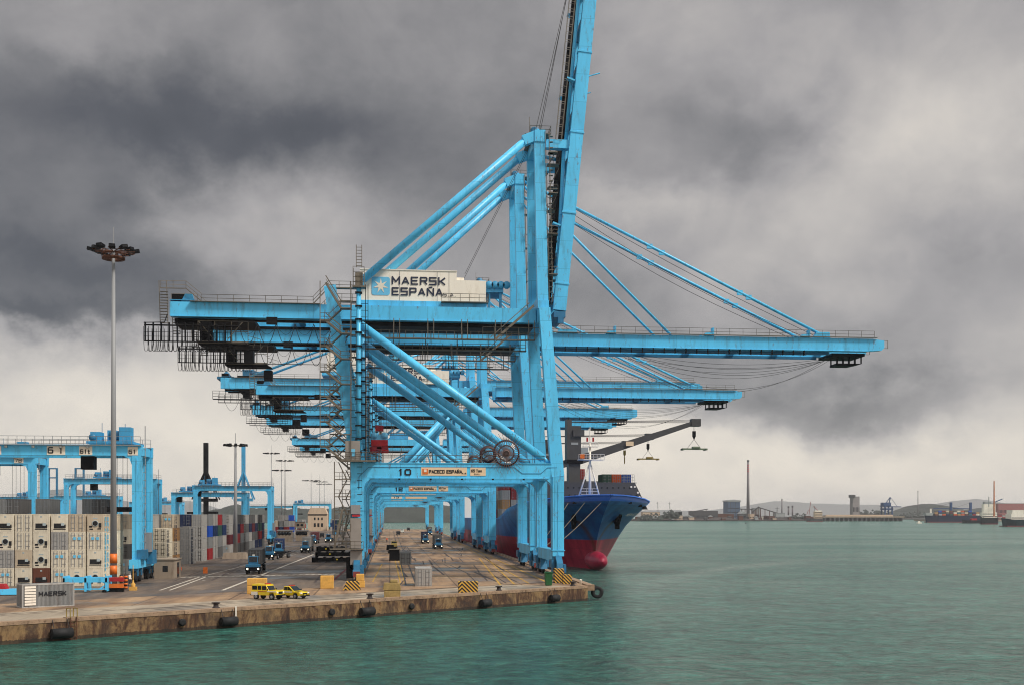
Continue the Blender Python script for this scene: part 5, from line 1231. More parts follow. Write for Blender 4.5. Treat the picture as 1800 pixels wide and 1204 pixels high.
p = gnd(199.5, 1036); lamp_mast(p.x, p.y, at(196, 440, p.y)[1], .44, 5.3, 'tallest grey lamp mast with a ring of floodlights, orange bands at its foot', True, True)
p = gnd(414, 981); lamp_mast(p.x, p.y, at(412, 781, p.y)[1], .5, 4.6, 'thick grey lamp mast with a flat lamp bar in front of the container block', orange=False)
MB().box(p.x - 2.6, p.x + 2.6, p.y - 2.0, p.y + 1.6, 0, 1.3, .25, .25).build('mast_footing', CONC, None, (p.x, p.y, 0)); tag(bpy.data.objects['mast_footing'], 'round-shouldered concrete block guarding the foot of the flat-topped lamp mast', 'concrete block')
for (u, vb, vt, hd, lab) in [(495, 938, 826, 5, 'lamp mast with the widest head, second of the tall slim pair'), (501, 936, 809, 4.6, 'slim lamp mast just right and behind the wide-headed one'), (477, 940, 796, 4.2, 'slim lamp mast rising over the right leg of the middle yard crane'),
                             (547, 930, 844, 4.6, 'lamp mast in front of the beige building'), (562, 926, 846, 4, 'distant lamp mast over the beige building, left of the last one'), (570, 926, 850, 4, 'distant lamp mast nearest to the quay crane stairs')]:
    p = gnd(u, vb); lamp_mast(p.x, p.y, at(u, vt, p.y)[1], .35, hd * p.y / 330, lab)
# orange barriers and cones round the first mast
p = gnd(203, 1038)
T = thing('mast_guard', (p.x, p.y - 1.6, 0), 'red and orange crash guard around the foot of the tallest lamp mast', 'crash barrier')
m = MB(); m.box(p.x - .9, p.x + 1.3, p.y - 1.9, p.y - 1.3, .5, 1.0); m.build('lower_rail', ORANGE, T)
m = MB(); m.box(p.x - .9, p.x + 1.4, p.y - 1.85, p.y - 1.35, 1.3, 1.8); m.build('upper_rail', RED, T)
m = MB(); m.box(p.x - .9, p.x + 1.4, p.y - 1.8, p.y - 1.4, 0, .5); m.build('footing', DARK, T)
for k in range(2):
    u = 213 + k * 8; q = gnd(u, 1036 - k); T = thing('warning_drum', (q.x, q.y, 0), ('orange and black drum stack nearest the lamp mast', 'orange and black drum stack right of the other one')[k], 'barrier drum', 'drum stacks by the lamp mast')
    for j in range(4): MB().use(ORANGE).lathe([(0, 0), (.24, 0), (.26, .14), (.24, .26), (0, .26)], (q.x, q.y, .1 + j * .46), 12).build('drum', ORANGE, T)
    MB().lathe([(0, 0), (.21, 0), (.21, 1.9), (0, 1.9)], (q.x, q.y, 0), 10).build('post', CABLE, T)
q = gnd(234, 1037); T = thing('pump', (q.x, q.y, 0), 'small yellow hydrant stand right of the drum stacks', 'hydrant')
m = MB(); m.box(q.x - .45, q.x + .45, q.y - .3, q.y + .3, 0, .45); m.lathe([(.25, .45), (.3, .8), (.12, 1.0), (.1, 1.3)], (q.x, q.y, 0), 10); m.tube((q.x, q.y, 1.2), (q.x, q.y, 3.2), .05, 5); m.build('body', YBLOCK, T)
# dark raised masts beyond the yard
def raised_mast(u, vt, vb, Y, mt, label, wd):
    x, zt = at(u, vt, Y); zb = at(u, vb, Y)[1]
    T = thing('raised_crane_mast', (x, Y, 0), label, 'crane mast', 'raised masts beyond the yard')
    m = MB(); m.box(x - wd, x + wd, Y - wd, Y + wd, 0, zt); m.build('mast', mt, T)
    z1 = zb + (zt - zb) * .32
    for sx_, sy_ in ((-1, -1), (1, -1), (-1, 1), (1, 1)):
        MB().tube((x, Y + sy_ * .5, z1), (x + sx_ * wd * 5.5, Y + sy_ * wd * 4, zb - 8), .35, 6).build('brace', mt, T)
    m = MB(); m.box(x - wd * 5, x + wd * 5, Y - 2, Y + 2, zb - 9, zb - 7.6); m.build('cross_beam', mt, T)
raised_mast(362, 778, 846, 520, DARK, 'dark navy raised mast with four braces left of the flat-topped lamp mast', 1.0)
raised_mast(428, 783, 848, 560, BLUEF, 'pale blue raised mast with braces right of the flat-topped lamp mast', .9)
for k, (u, vt) in enumerate([(93, 822), (140, 822)]):
    x, zt = at(u, vt, 600); T = thing('portal_frame', (x, 600, 0), ('left', 'right')[k] + ' open blue ladder-like frame under the beam of yard crane 61', 'steel frame', 'open ladder frames')
    m = MB()
    for s_ in (-2, 2): m.box(x + s_ - .3, x + s_ + .3, 599, 601, 0, zt)
    for z in (zt - .3, zt - 5, zt - 15): m.box(x - 2, x + 2, 599.4, 600.6, z - .3, z + .3)
    m.build('frame', BLUED, T)

# ------------------------------------------------------------------ buildings of the terminal
q = gnd(558, 932)
T = thing('terminal_building', (q.x, q.y, 0), 'beige terminal building with three small dark windows and a sloping roof deck', 'building')
Y = q.y; x0, x1 = xat(541, Y), xat(575, Y); zt = at(541, 893, Y)[1]
zt *= .8; m = MB(); m.box(x0, x1, Y, Y + 14, 0, zt * .86); m.build('wall', BEIGE, T)
m = MB(); m.prism([(x0 - .2, zt * .93), (x0 + 1.5, zt * 1.28), (x1 - 1.5, zt * 1.28), (x1 + .2, zt * .93)], Y - .2, Y + 14); m.box(x0, x1, Y + .1, Y + 13, zt * .86, zt * .93); m.build('roof', BEIGE, T)
m = MB(); m.box(x0 + .2, x1 - .2, Y - .1, Y, zt * .86, zt * .92); m.build('roof_gap', CABLE, T)
for k in range(3): cx = (x0 + x1) / 2 + (-1 + k) * 2.2 + .6; MB().box(cx - .45, cx + .45, Y - .08, Y, zt * .6, zt * .74).build('window', GLASS, T)
for k in range(3): cx = (x0 + x1) / 2 + (-1 + k) * 2.2 + .6; MB().box(cx - .6, cx + .6, Y - .08, Y, zt * .22, zt * .42).build('window', GLASS, T)
q = gnd(288, 1016); T = thing('control_hut', (q.x, q.y, 0), 'small grey-beige hut with one square dark window below the white container stack', 'hut')
Y = q.y; x0, x1 = xat(271, Y), xat(306, Y)
m = MB(); m.box(x0, x1, Y, Y + 5.5, 0, 2.75); m.build('wall', CONC, T)
m = MB(); m.box(x0 - .12, x1 + .15, Y - .12, Y + 5.6, 2.75, 2.92); m.build('roof', CONC, T)
m = MB(); m.box(x0 + 1.25, x0 + 2.0, Y - .03, Y + .02, 1.0, 1.9); m.build('window', CABLE, T)
m = MB(); m.box(x1, x1 + .04, Y + 2.4, Y + 4.0, 0, 2.3); m.build('doorway', GLASS, T)
for k, (u, v, du, hh, col_) in enumerate([(520, 938, 30, 6, BEIGE), (500, 952, 24, 4, CONC), (530, 950, 20, 3.6, BEIGE)]):
    q = gnd(u, v); x0, x1 = xat(u - du / 2, q.y), xat(u + du / 2, q.y)
    T = thing('gate_canopy', (q.x, q.y, 0), ('long pale canopy with round openings beside the truck lane', 'low grey gatehouse left of the truck lane', 'small beige booth under the end of the pale canopy')[k], 'gatehouse')
    m = MB(); m.box(x0, x1, q.y, q.y + 6, hh * .55 if k == 0 else 0, hh); m.build('wall', col_, T)
    m = MB(); m.box(x0 - .3, x1 + .3, q.y - .3, q.y + 6.3, hh, hh + .3); m.build('roof', GALVL, T)
    m = MB()
    for j in range(4): cx = x0 + (x1 - x0) * (j + .6) / 4.2; m.lathe([(0, -.05), (.7, -.05), (.7, 0)], (cx, q.y, hh * .77), 10, 'y')
    m.build('openings', GLASS, T)
    if k == 0:
        for j in range(4): cx = x0 + (x1 - x0) * j / 3; MB().box(cx - .2, cx + .2, q.y + .5, q.y + .9, 0, hh * .55).build('post', GALVL, T)

# ------------------------------------------------------------------ vehicles (built facing +x, then turned)
def wheels(T, xs, half, r, w_=.28, name='wheel'):
    for x in xs:
        for s_ in (-1, 1):
            m = MB(); m.lathe([(0, -w_ / 2), (r * .8, -w_ / 2), (r, -w_ * .35), (r, w_ * .35), (r * .8, w_ / 2), (0, w_ / 2)], (x, s_ * half, r), 18, 'y'); wh = m.build(name, TYRE, T)
            m = MB(); m.lathe([(0, s_ * (w_ / 2 + .015)), (r * .5, s_ * (w_ / 2 + .015)), (r * .55, s_ * w_ / 2)], (x, s_ * half, r), 12, 'y'); m.build('rim', GALVL, wh)
def stripes(mb, x, y0, y1, z0, z1, n, lean=.5):
    for i in range(n):
        a = y0 + (y1 - y0) * i / n; b_ = a + (y1 - y0) / n * .5
        mb.add([(x, a, z0), (x, b_, z0), (x, b_ + lean * (1 if a + b_ > y0 + y1 else -1) * .3, z1), (x, a + lean * (1 if a + b_ > y0 + y1 else -1) * .3, z1)], [(0, 1, 2, 3)])
def off_roader():
    T = thing('off_road_car', (0, 0, 0), 'boxy yellow off-road estate with white lower sides and steel bonnet, parked at the quay end', 'car', 'yellow service cars')
    m = MB().use(YELLOW); m.prism([(-2.1, .62), (-2.1, 1.15), (-2.1, 1.22), (2.05, 1.22), (2.15, 1.1), (2.15, .7), (1.85, .62), (1.75, .62), (1.6, 1.02), (1.0, 1.02), (.82, .6), (-.85, .6), (-1.0, 1.02), (-1.6, 1.02), (-1.78, .62)], -.86, .86)
    m.prism([(-2.08, 1.2), (-2.02, 1.98), (.35, 1.98), (.82, 1.2)], -.78, .78); m.box(.8, 2.05, -.7, .7, 1.22, 1.3)
    b_ = m.build('body', YELLOW, T, bevel=.04)
    m = MB(); m.box(-2.05, .4, -.74, .74, 1.98, 2.06); m.build('roof', YELLOW, T, bevel=.03)
    m = MB()
    for s_ in (-1, 1): m.box(-2.05, -1.0, s_ * .865, s_ * .885, .62, 1.05); m.box(.6, 2.12, s_ * .862, s_ * .88, 1.06, 1.2)
    m.build('side_panel', WHITE, T)
    for s_ in (-1, 1):
        for (a, b2) in ((-1.95, -1.15), (-1.0, -.45), (-.3, .38)): m = MB(); m.box(a, b2, s_ * .78, s_ * .80, 1.32, 1.84); m.build('side_window', GLASS, T)
    m = MB(); m.add([(.77, -.7, 1.3), (.77, .7, 1.3), (.44, .7, 1.86), (.44, -.7, 1.86)], [(0, 1, 2, 3)]); m.build('windscreen', GLASS, T)
    m = MB(); m.box(2.15, 2.19, -.42, .42, .82, 1.14); m.build('grille', CABLE, T)
    for s_ in (-1, 1):
        m = MB(); m.lathe([(0, .05), (.13, .04), (.15, 0)], (2.15, s_ * .6, 1.0), 14, 'x'); m.build('headlight', HDL, T)
        m = MB(); m.box(.65, .75, s_ * .85, s_ * 1.02, 1.3, 1.5); m.build('wing_mirror', CABLE, T)
    m = MB(); m.box(2.12, 2.3, -.85, .85, .55, .72); m.build('bumper', DARK, T)
    m = MB(); m.box(-2.25, -2.08, -.8, .8, .55, .68); m.box(-2.2, -2.1, -.3, .3, .9, 1.5); m.build('rear_bumper', DARK, T)
    m = MB(); m.box(-.1, .15, -.5, .5, 2.06, 2.18); m.build('roof_beacon', RED, T)
    m = MB(); m.box(-.9, .5, -.875, -.87, 1.06, 1.14); m.build('side_stripe', RED, T)
    wheels(T, (-1.3, 1.3), .74, .4); return T
def pickup():
    T = thing('pickup_truck', (0, 0, 0), 'rounded yellow pickup with black chevrons on its nose beside the boxy off-roader', 'car', 'yellow service cars')
    m = MB(); m.prism([(-2.4, .5), (-2.45, 1.05), (-.9, 1.08), (.95, 1.08), (2.2, .92), (2.42, .7), (2.4, .42), (1.9, .4), (1.78, .72), (1.4, .84), (1.05, .72), (.92, .42), (-1.0, .42), (-1.15, .72), (-1.5, .84), (-1.88, .72), (-2.0, .45)], -.88, .88)
    m.build('body', YELLOW, T, bevel=.08)
    m = MB(); m.prism([(-1.0, 1.06), (-.8, 1.62), (.15, 1.66), (1.05, 1.06)], -.74, .74); m.build('cab', YELLOW, T, bevel=.07)
    m = MB(); m.add([(1.08, -.68, 1.1), (1.08, .68, 1.1), (.24, .6, 1.66), (.24, -.6, 1.66)], [(0, 1, 2, 3)]); m.build('windscreen', GLASS, T)
    for s_ in (-1, 1):
        m = MB(); m.prism([(-.75, 1.14), (-.68, 1.54), (-.2, 1.56), (-.2, 1.14)], s_ * .75, s_ * .77); m.build('side_window', GLASS, T)
        m = MB(); m.prism([(-.1, 1.14), (-.1, 1.56), (.2, 1.56), (.75, 1.14)], s_ * .75, s_ * .77); m.build('side_window', GLASS, T)
        m = MB(); m.box(2.28, 2.42, s_ * .5, s_ * .84, .72, .9); m.build('headlight', HDL, T)
        m = MB(); m.box(-2.3, .9, s_ * .885, s_ * .895, .82, .98); m.build('side_band', WHITE, T)
        m = MB(); m.box(.7, .82, s_ * .86, s_ * 1.04, 1.08, 1.26); m.build('wing_mirror', CABLE, T)
    m = MB(); m.box(2.4, 2.44, -.4, .4, .62, .82); m.build('grille', GLASS, T)
    m = MB()
    for s_ in (-1, 1):
        for k in range(3): y = s_ * (.28 + k * .22); m.add([(1.35, y, 1.09 - .005 + .0), (1.35, y + s_ * .1, 1.085), (2.15, y + s_ * .22, .955), (2.15, y + s_ * .12, .955)], [(0, 1, 2, 3)]); m.box(2.43, 2.46, min(y, y + s_ * .1), max(y, y + s_ * .1), .42, .72)
    m.build('chevrons', BLACK, T)
    m = MB(); m.box(2.3, 2.5, -.86, .86, .36, .5); m.build('bumper', DARK, T)
    m = MB(); m.box(-.15, .1, -.5, .5, 1.68, 1.8); m.build('roof_beacon', RED, T)
    wheels(T, (-1.5, 1.4), .76, .36); return T
a, b_ = gnd(470, 1053), gnd(512, 1051)
o = off_roader(); o.scale = (.84, .84, .84); o.location = (a.x, a.y + .2, 0); o.rotation_euler = (0, 0, R(-32))
o = pickup(); o.scale = (.84, .84, .84); o.location = (b_.x + .05, b_.y + .4, 0); o.rotation_euler = (0, 0, R(-40))

def tractor(x, y, rot, label, box=None, blabel=None, lit=True, empty=False):
    T = thing('terminal_tractor', (0, 0, 0), label, 'truck', 'terminal tractors')
    m = MB(); m.box(-3.2, 2.4, -.55, .55, .75, 1.05); m.box(1.6, 2.7, -1.2, 1.2, .55, 1.15); m.build('chassis', DARK, T)
    m = MB(); m.prism([(.2, 1.1), (.2, 2.9), (1.5, 2.9), (1.75, 2.0), (1.75, 1.1)], -.75, .75); m.box(1.75, 2.6, -1.15, 1.15, 1.15, 1.6); cb = m.build('cab', BLUED, T, bevel=.05)
    m = MB(); m.add([(1.77, -.65, 1.95), (1.77, .65, 1.95), (1.53, .65, 2.8), (1.53, -.65, 2.8)], [(0, 1, 2, 3)]); m.build('windscreen', GLASS, cb)
    for s_ in (-1, 1):
        m = MB(); m.box(.4, 1.4, s_ * .75, s_ * .77, 1.9, 2.7); m.build('side_window', GLASS, cb)
        m = MB(); m.lathe([(0, .05), (.14, .03), (.15, 0)], (2.7, s_ * .85, .9), 12, 'x')
        hl = m.build('headlight', None, T); hl.data.materials.clear(); hl.data.materials.append(LIT if lit else HDL)
    m = MB(); m.box(.6, .9, -.2, .2, 2.9, 3.15); m.build('roof_beacon', WPLATE, cb)
    wheels(T, (-2.2, 1.9), .95, .5, .35)
    T.location = (x, y, 0); T.rotation_euler = (0, 0, rot)
    U = thing('yard_trailer', (0, 0, 0), 'trailer behind the ' + label.split(',')[0].split(' with')[0].split(' in front')[0], 'trailer', 'yard trailers')
    m = MB(); m.box(-14.5, -2.2, -.5, -.3, 1.1, 1.4); m.box(-14.5, -2.2, .3, .5, 1.1, 1.4)
    for k in range(6): m.box(-14.2 + k * 2.3, -13.9 + k * 2.3, -1.15, 1.15, 1.2, 1.38)
    m.build('frame', DARK, U); wheels(U, (-13.2, -11.9), .9, .5, .5); U.location = (x, y, 0); U.rotation_euler = (0, 0, rot)
    if box:
        c = container('door', box, 0, 0, 1.42, blabel, 'containers on trailers', 11.3, 0)
        d = Vector((math.cos(rot), math.sin(rot), 0)); c.location = (x - d.x * 2.4, y - d.y * 2.4, 1.42); c.rotation_euler = (0, 0, rot + R(90))
    return T
def emis(name, rgb, st):
    m = bpy.data.materials.new(name); m.use_nodes = True; b = m.node_tree.nodes['Principled BSDF']; b.inputs['Emission Color'].default_value = (*lin(rgb), 1); b.inputs['Emission Strength'].default_value = st; b.inputs['Base Color'].default_value = (*lin(rgb), 1); return m
LIT = emis('lit_headlamp', (255, 240, 205), 3.0)
FACE = R(-90)
for k, (u, v, box, lab) in enumerate([(443, 1009, 'dark grey', 'blue terminal tractor nearest the camera with both headlights lit'), (474, 984, None, 'dark teal terminal tractor second from the camera in the queue'), (488, 977, 'dark blue', 'terminal tractor behind the teal one, pulling a dark blue box'),
        (536, 971, 'light grey', 'blue terminal tractor alone on the right lane with a pale container'), (550, 956, 'maroon', 'distant terminal tractor with a maroon container in front of the beige building'), (577, 953, None, 'distant terminal tractor left of the dark spreader pile'),
        (771, 965, 'dark grey', 'terminal tractor under the quay cranes with a dark grey container'), (748, 955, 'navy', 'terminal tractor behind the first one under the quay cranes'), (756, 940, 'dark grey', 'far terminal tractor near the waterside legs')]):
    q = gnd(u, v); tractor(q.x, q.y + 2.5, FACE + R((3, -8, 4, 0, 0, 0, 0, 0, 0)[k]), lab, box, f'{box} container carried by the {lab.split(" with")[0].split(",")[0]}' if box else None, True)
# parked cars / vans farther away
def small_car(x, y, rot, m_, label):
    T = thing('service_van', (0, 0, 0), label, 'van', 'distant service vehicles')
    m = MB(); m.prism([(-2.2, .4), (-2.2, 1.1), (-2.0, 1.9), (.9, 1.9), (1.5, 1.2), (2.2, 1.0), (2.3, .4)], -.85, .85); m.build('body', m_, T, bevel=.08)
    m = MB(); m.add([(1.48, -.7, 1.22), (1.48, .7, 1.22), (.95, .7, 1.85), (.95, -.7, 1.85)], [(0, 1, 2, 3)]); m.build('windscreen', GLASS, T)
    for s_ in (-1, 1): m = MB(); m.box(-1.8, .8, s_ * .85, s_ * .87, 1.25, 1.7); m.build('side_window', GLASS, T)
    wheels(T, (-1.4, 1.4), .75, .34); T.location = (x, y, 0); T.rotation_euler = (0, 0, rot)
for k, (u, v, mt_, lab) in enumerate([(707, 936, HDL, 'small white van far down the apron near the landside rail'), (700, 940, DARK, 'dark van far down the apron beside the landside rail'), (718, 932, DARK, 'dark vehicle farthest down the apron'), (590, 940, BLUED, 'blue van left of the quay crane leg in the yard lane'),
        (604, 936, WHITE, 'white van just left of the crane stairs in the yard lane'), (566, 944, DARK, 'dark van in the yard lane right of the beige building'), (693, 962, YDK, 'dull yellow vehicle beside the landside rail under the cranes')]):
    q = gnd(u, v); small_car(q.x, q.y, FACE, mt_, lab)

# ------------------------------------------------------------------ spreaders, frames and blocks lying in the yard
q = gnd(586, 988); T = thing('spreader_pile', (q.x, q.y, 0), 'pile of long dark lifting frames with yellow lamps left of the crane foot', 'spreader pile')
Y = q.y
for j, (u0, u1, zz) in enumerate(((548, 622, .15), (554, 622, 1.25), (556, 606, 2.3))):
    x0, x1 = xat(u0, Y), xat(u1, Y); m = MB()
    m.box(x0, x1, Y, Y + .5, zz, zz + .75); m.box(x0, x1, Y + 2.2, Y + 2.7, zz, zz + .75); m.box(x0, x0 + .6, Y, Y + 2.7, zz - .1, zz + .85); m.box(x1 - .6, x1, Y, Y + 2.7, zz - .1, zz + .85)
    for k in range(5): cx = x0 + (x1 - x0) * (k + .5) / 5; m.box(cx - .25, cx + .25, Y - .15, Y + 2.8, zz + .1, zz + .95)
    fr = m.build('lifting_frame', DARK, T)
    m = MB(); cx = x0 + (x1 - x0) * (.6, .38, .34)[j]; m.box(cx - .14, cx + .14, Y - .22, Y - .15, zz + .35, zz + .6); m.build('warning_lamp', YELLOW, fr)
def ground_frame(u0, u1, v, h, label, m_=BLUE):
    q = gnd((u0 + u1) / 2, v); Y = q.y; x0, x1 = xat(u0, Y), xat(u1, Y)
    T = thing('ground_frame', (q.x, Y, 0), label, 'lifting frame')
    m = MB(); m.box(x0, x1, Y, Y + .4, h - .75, h - .2); m.box(x0, x1, Y + 2, Y + 2.4, h - .75, h - .2); m.box(x0 + .3, x1 - .3, Y + .05, Y + .3, .35, .5)
    for x in (x0, (x0 + x1) / 2 - .1, x1 - .3): m.box(x, x + .25, Y, Y + 2.4, .15, h)
    for x, s_ in ((x0 + .25, 1), (x1 - .3, -1)): m.beam((x, Y + .2, h - .9), (x + s_ * .9, Y + .2, h - .3), .2, .16); m.beam((x, Y + .2, .9), (x + s_ * .7, Y + .2, .4), .2, .16)
    m.build('beam', m_, T)
    m = MB(); m.box(x0 + .1, x0 + .6, Y - .1, Y + 2.5, 0, .15); m.box(x1 - .6, x1 - .1, Y - .1, Y + 2.5, 0, .3); m.build('foot', DARK, T)
ground_frame(110, 189, 1041, 2.0, 'open blue lifting frame standing on the ground left of the tallest lamp mast')
q = gnd(20, 1046); T = thing('ground_frame', (q.x, q.y, 0), 'low blue lifting beam with a red corner at the far left edge', 'lifting frame')
x0, x1 = xat(-20, q.y), xat(41, q.y)
MB().box(x0, x1, q.y, q.y + 1.6, .1, .75, .2, .1).build('beam', BLUE, T); MB().box(x0 + .6, xat(10, q.y), q.y + .1, q.y + 1.4, .75, 1.35, .3, .1).build('corner', RED, T)
HZM = None
def hazard_mat():
    m = bpy.data.materials.new('hazard_stripes'); m.use_nodes = True; t = NT(m.node_tree); b = t.n['Principled BSDF']
    tc = t.new('ShaderNodeTexCoord'); s = t.new('ShaderNodeSeparateXYZ'); t.l.new(tc.outputs['Object'], s.inputs[0])
    left = t.m('LESS_THAN', s.outputs[0], -.75)
    d1 = t.m('ADD', s.outputs[0], s.outputs[2]); d2 = t.m('SUBTRACT', s.outputs[2], t.m('ADD', s.outputs[0], 1.5))
    d = t.m('ADD', t.m('MULTIPLY', d2, left), t.m('MULTIPLY', d1, t.m('SUBTRACT', 1.0, left)))
    f = t.m('GREATER_THAN', t.m('FRACT', t.m('MULTIPLY', d, 2.1)), .48)
    n = t.noise(tc.outputs['Object'], 3, 6, .7)
    c = t.mix(f, (*lin((206, 160, 60)), 1), (*lin((26, 22, 22)), 1)); c = t.mix(t.ramp(n.outputs[0], [(.5, 0), (.75, .5)]), c, (*lin((130, 110, 90)), 1))
    t.l.new(c, b.inputs['Base Color']); b.inputs['Roughness'].default_value = .8; return m
HZM = hazard_mat()
def hazard_block(u0, u1, v, h, label, skew=0.0, dep=1.0, rot=0):
    q = gnd((u0 + u1) / 2, v); x0, x1 = xat(u0, q.y) - q.x, xat(u1, q.y) - q.x
    m = MB(); m.prism([(x0, 0), (x0 + skew, h), (x1 - skew * .5, h), (x1, 0)], 0, dep)
    o = m.build('hazard_barrier', HZM, None, (0, 0, 0), bevel=.03); o.location = q; o.rotation_euler = (0, 0, rot)
    tag(o, label, 'barrier block', 'striped concrete barriers')
hazard_block(602, 634, 1037, 1.15, 'tilted black and yellow striped block at the foot of crane 10', .5)
hazard_block(806, 840, 1042, 1.45, 'black and yellow striped block standing alone at the middle of the quay edge')
hazard_block(990, 1005, 1026, 1.3, 'small black and yellow chevron block at the quay corner', 0, .9)
hazard_block(975, 991, 1024, 2.0, 'taller striped buffer post between crane foot and chevron block', 0, 1.2)
def yblock(us, label, name='concrete_block', mt=YBLOCK):
    """stack of blocks: list of (u0,u1,v,z0,z1,taper)"""
    q = gnd((us[0][0] + us[0][1]) / 2, us[0][2]); T = thing(name, (q.x, q.y, 0), label, 'concrete block', 'yellow concrete blocks')
    for (u0, u1, v, z0, z1, tp) in us:
        x0, x1 = xat(u0, q.y), xat(u1, q.y); MB().box(x0, x1, q.y, q.y + 1.2, z0, z1, tp, 0).build('block', mt, T, bevel=.05)
    return T
yblock([(563, 586, 1034, 0, 1.65, 0)], 'plain pale yellow cube left of the tilted striped block')
yblock([(626, 641, 1032, 0, .85, 0), (626, 640, 1032, .88, 1.75, 0)], 'two pale yellow blocks stacked against the crane foot')
yblock([(434, 452, 1043, 0, .95, 0), (434, 468, 1043, .98, 1.85, 0)], 'orange-yellow block stack behind the off-road car')
OLDB = mat('weathered_yellow_concrete', (164, 138, 84), 0.9, var=0.35, scale=1.5, dirt=(92, 72, 50), dirt_amt=.8)
yblock([(675, 704, 1050, 0, .82, .0), (673, 705, 1050, .86, 1.7, .12), (686, 699, 1050, 1.72, 2.05, 0)], 'weathered two-tier concrete block right at the quay edge', mt=OLDB)
q = gnd(697, 985); T = thing('dark_skip', (q.x, q.y, 0), 'low dark steel skip beside the small plain grey container', 'skip')
MB().box(xat(684, q.y), xat(703, q.y), q.y, q.y + 3, 0, 2.3, .1, .1).build('body', DARK, T); MB().box(xat(684, q.y) - .05, xat(703, q.y) + .05, q.y - .06, q.y + 3.06, 2.3, 2.42).build('rim', GALV, T)
for (u, v, h_) in ((690, 972, 1.6), (686, 966, 1.4)):
    q = gnd(u, v); o = MB().box(-1.1, 1.1, 0, 1.8, 0, h_, .15, .1).build('tool_crate', DARK, None, (0, 0, 0), bevel=.04); o.location = q; tag(o, ('dark crate between the skip and the landside rail', 'farther dark crate beside the landside rail')[h_ < 1.5], 'crate', 'dark crates under the cranes')
q = gnd(964, 1029); T = thing('waste_bin', (q.x, q.y, 0), 'tall green waste bin near the quay corner', 'waste bin')
MB().box(q.x - .42, q.x + .42, q.y - .42, q.y + .42, .08, 1.75, -.08, -.08).build('body', GREEN, T, bevel=.04); MB().box(q.x - .55, q.x + .55, q.y - .55, q.y + .55, 1.75, 1.88).build('lid', GREEN, T)
q = gnd(426, 1008); o = MB().box(-.35, .35, -.3, .3, 0, 1.0, .05, .05).build('marker_box', ORANGE, None, (0, 0, 0)); o.location = gnd(361, 1007); tag(o, 'small orange marker box standing in the yard road', 'marker')
q = gnd(311, 1013); o = MB().lathe([(0, 0), (.35, 0), (.4, .5), (.2, 1.0), (0, 1.05)], (0, 0, 0), 10).build('traffic_cone', ORANGE, None, (0, 0, 0)); o.location = q; tag(o, 'orange cone at the corner of the grey-beige hut', 'cone')

# ------------------------------------------------------------------ quay furniture
def edge_pt(u):
    # point of the quay end line seen at pixel column u
    lo, hi = 0.0, 300.0
    for _ in range(50):
        mid = (lo + hi) / 2; p = QC - QD * mid; xc = (p.x * CY - p.y * SY) / (p.x * SY + p.y * CY)
        if 900 + FPX * xc > u: lo = mid
        else: hi = mid
    return QC - QD * lo
IRON = mat('bollard_iron', (44, 34, 32), .7, var=.4, scale=3)
for k, (u, lab) in enumerate([(386, 'iron bollard on the quay edge below the yellow cars'), (657, 'iron bollard on the quay edge just left of the two-tier block'), (884, 'iron bollard on the quay edge between the striped block and the green bin'), (1014, 'iron bollard at the very corner of the quay')]):
    p = edge_pt(u) - nrm * .75; T = thing('bollard', (p.x, p.y, .17), lab, 'bollard', 'bollards along the quay edge')
    m = MB(); m.lathe([(0, 0), (.4, 0), (.38, .06), (.26, .14), (.24, .38), (.34, .5), (.34, .56), (0, .6)], (p.x, p.y, .12), 14); m.box(p.x - .42, p.x + .42, p.y - .15, p.y + .15, .56, .68); m.build('casting', IRON, T, bevel=.03)
FEND = mat('black_fender_rubber', (18, 17, 18), .75, var=.4, scale=2)
for k, (u, ln) in enumerate([(105, 2.6), (398, 2.4), (641, 2.4), (849, 2.0), (970, 1.9)]):
    p = edge_pt(u) + nrm * .5; ln *= .72; T = thing('quay_fender', (p.x, p.y, -1.2), ('black cylinder fender hanging left of the iron ladder', 'black cylinder fender below the bollard near the cars', 'black cylinder fender under the two-tier concrete block', 'black cylinder fender under the lone striped block', 'black cylinder fender nearest the quay corner')[k], 'fender', 'black fenders on the quay wall')
    m = MB(); m.tube(p - QD * ln / 2 + V(0, 0, -1.2), p + QD * ln / 2 + V(0, 0, -1.2), .46, 16); m.tube(p - QD * (ln / 2 + .05) + V(0, 0, -1.2), p + QD * (ln / 2 + .05) + V(0, 0, -1.2), .2, 12); m.build('rubber_roll', FEND, T)
    m = MB()
    for s_ in (-1, 1): m.tube(p + QD * s_ * (ln / 2 - .25) + V(0, 0, -.8), p + QD * s_ * (ln / 2 - .25) - nrm * .5 + V(0, 0, .08), .035, 5)
    m.build('chain', IRON, T)
for k, u in enumerate((319, 582, 722)):
    p = edge_pt(u) + nrm * .2; o = MB().lathe([(0, -.12), (.2, -.16), (.36, -.1), (.36, .1), (.2, .16), (0, .12)], (0, 0, 0), 14, 'y').build('small_tyre_fender', FEND, None, (0, 0, 0)); o.location = p + V(0, 0, -1.0); o.rotation_euler = (0, 0, math.atan2(QD.y, QD.x)); tag(o, ('small round tyre fender on the wall, leftmost', 'small round tyre fender on the wall, between the two middle rolls', 'small round tyre fender on the wall, rightmost of the small ones')[k], 'fender', 'small tyre fenders')
p = V(27.9, 150.2, -.9); T = thing('tyre_fender', tuple(p), 'large tyre hanging on the seaward corner of the quay', 'fender')
m = MB(); m.lathe([(.38, -.2), (.62, -.28), (.85, -.2), (.85, .2), (.62, .28), (.38, .2), (.38, -.2)], p, 20, 'y'); m.build('tyre', FEND, T); MB().path([p + V(0, 0, .8), p + V(-.7, 0, 1.1)], .05, 5).build('chain', IRON, T)
p = edge_pt(128) + nrm * .22; T = thing('quay_ladder', tuple(p), 'rusty iron ladder down the quay wall with a yellow hand hoop', 'ladder')
m = MB()
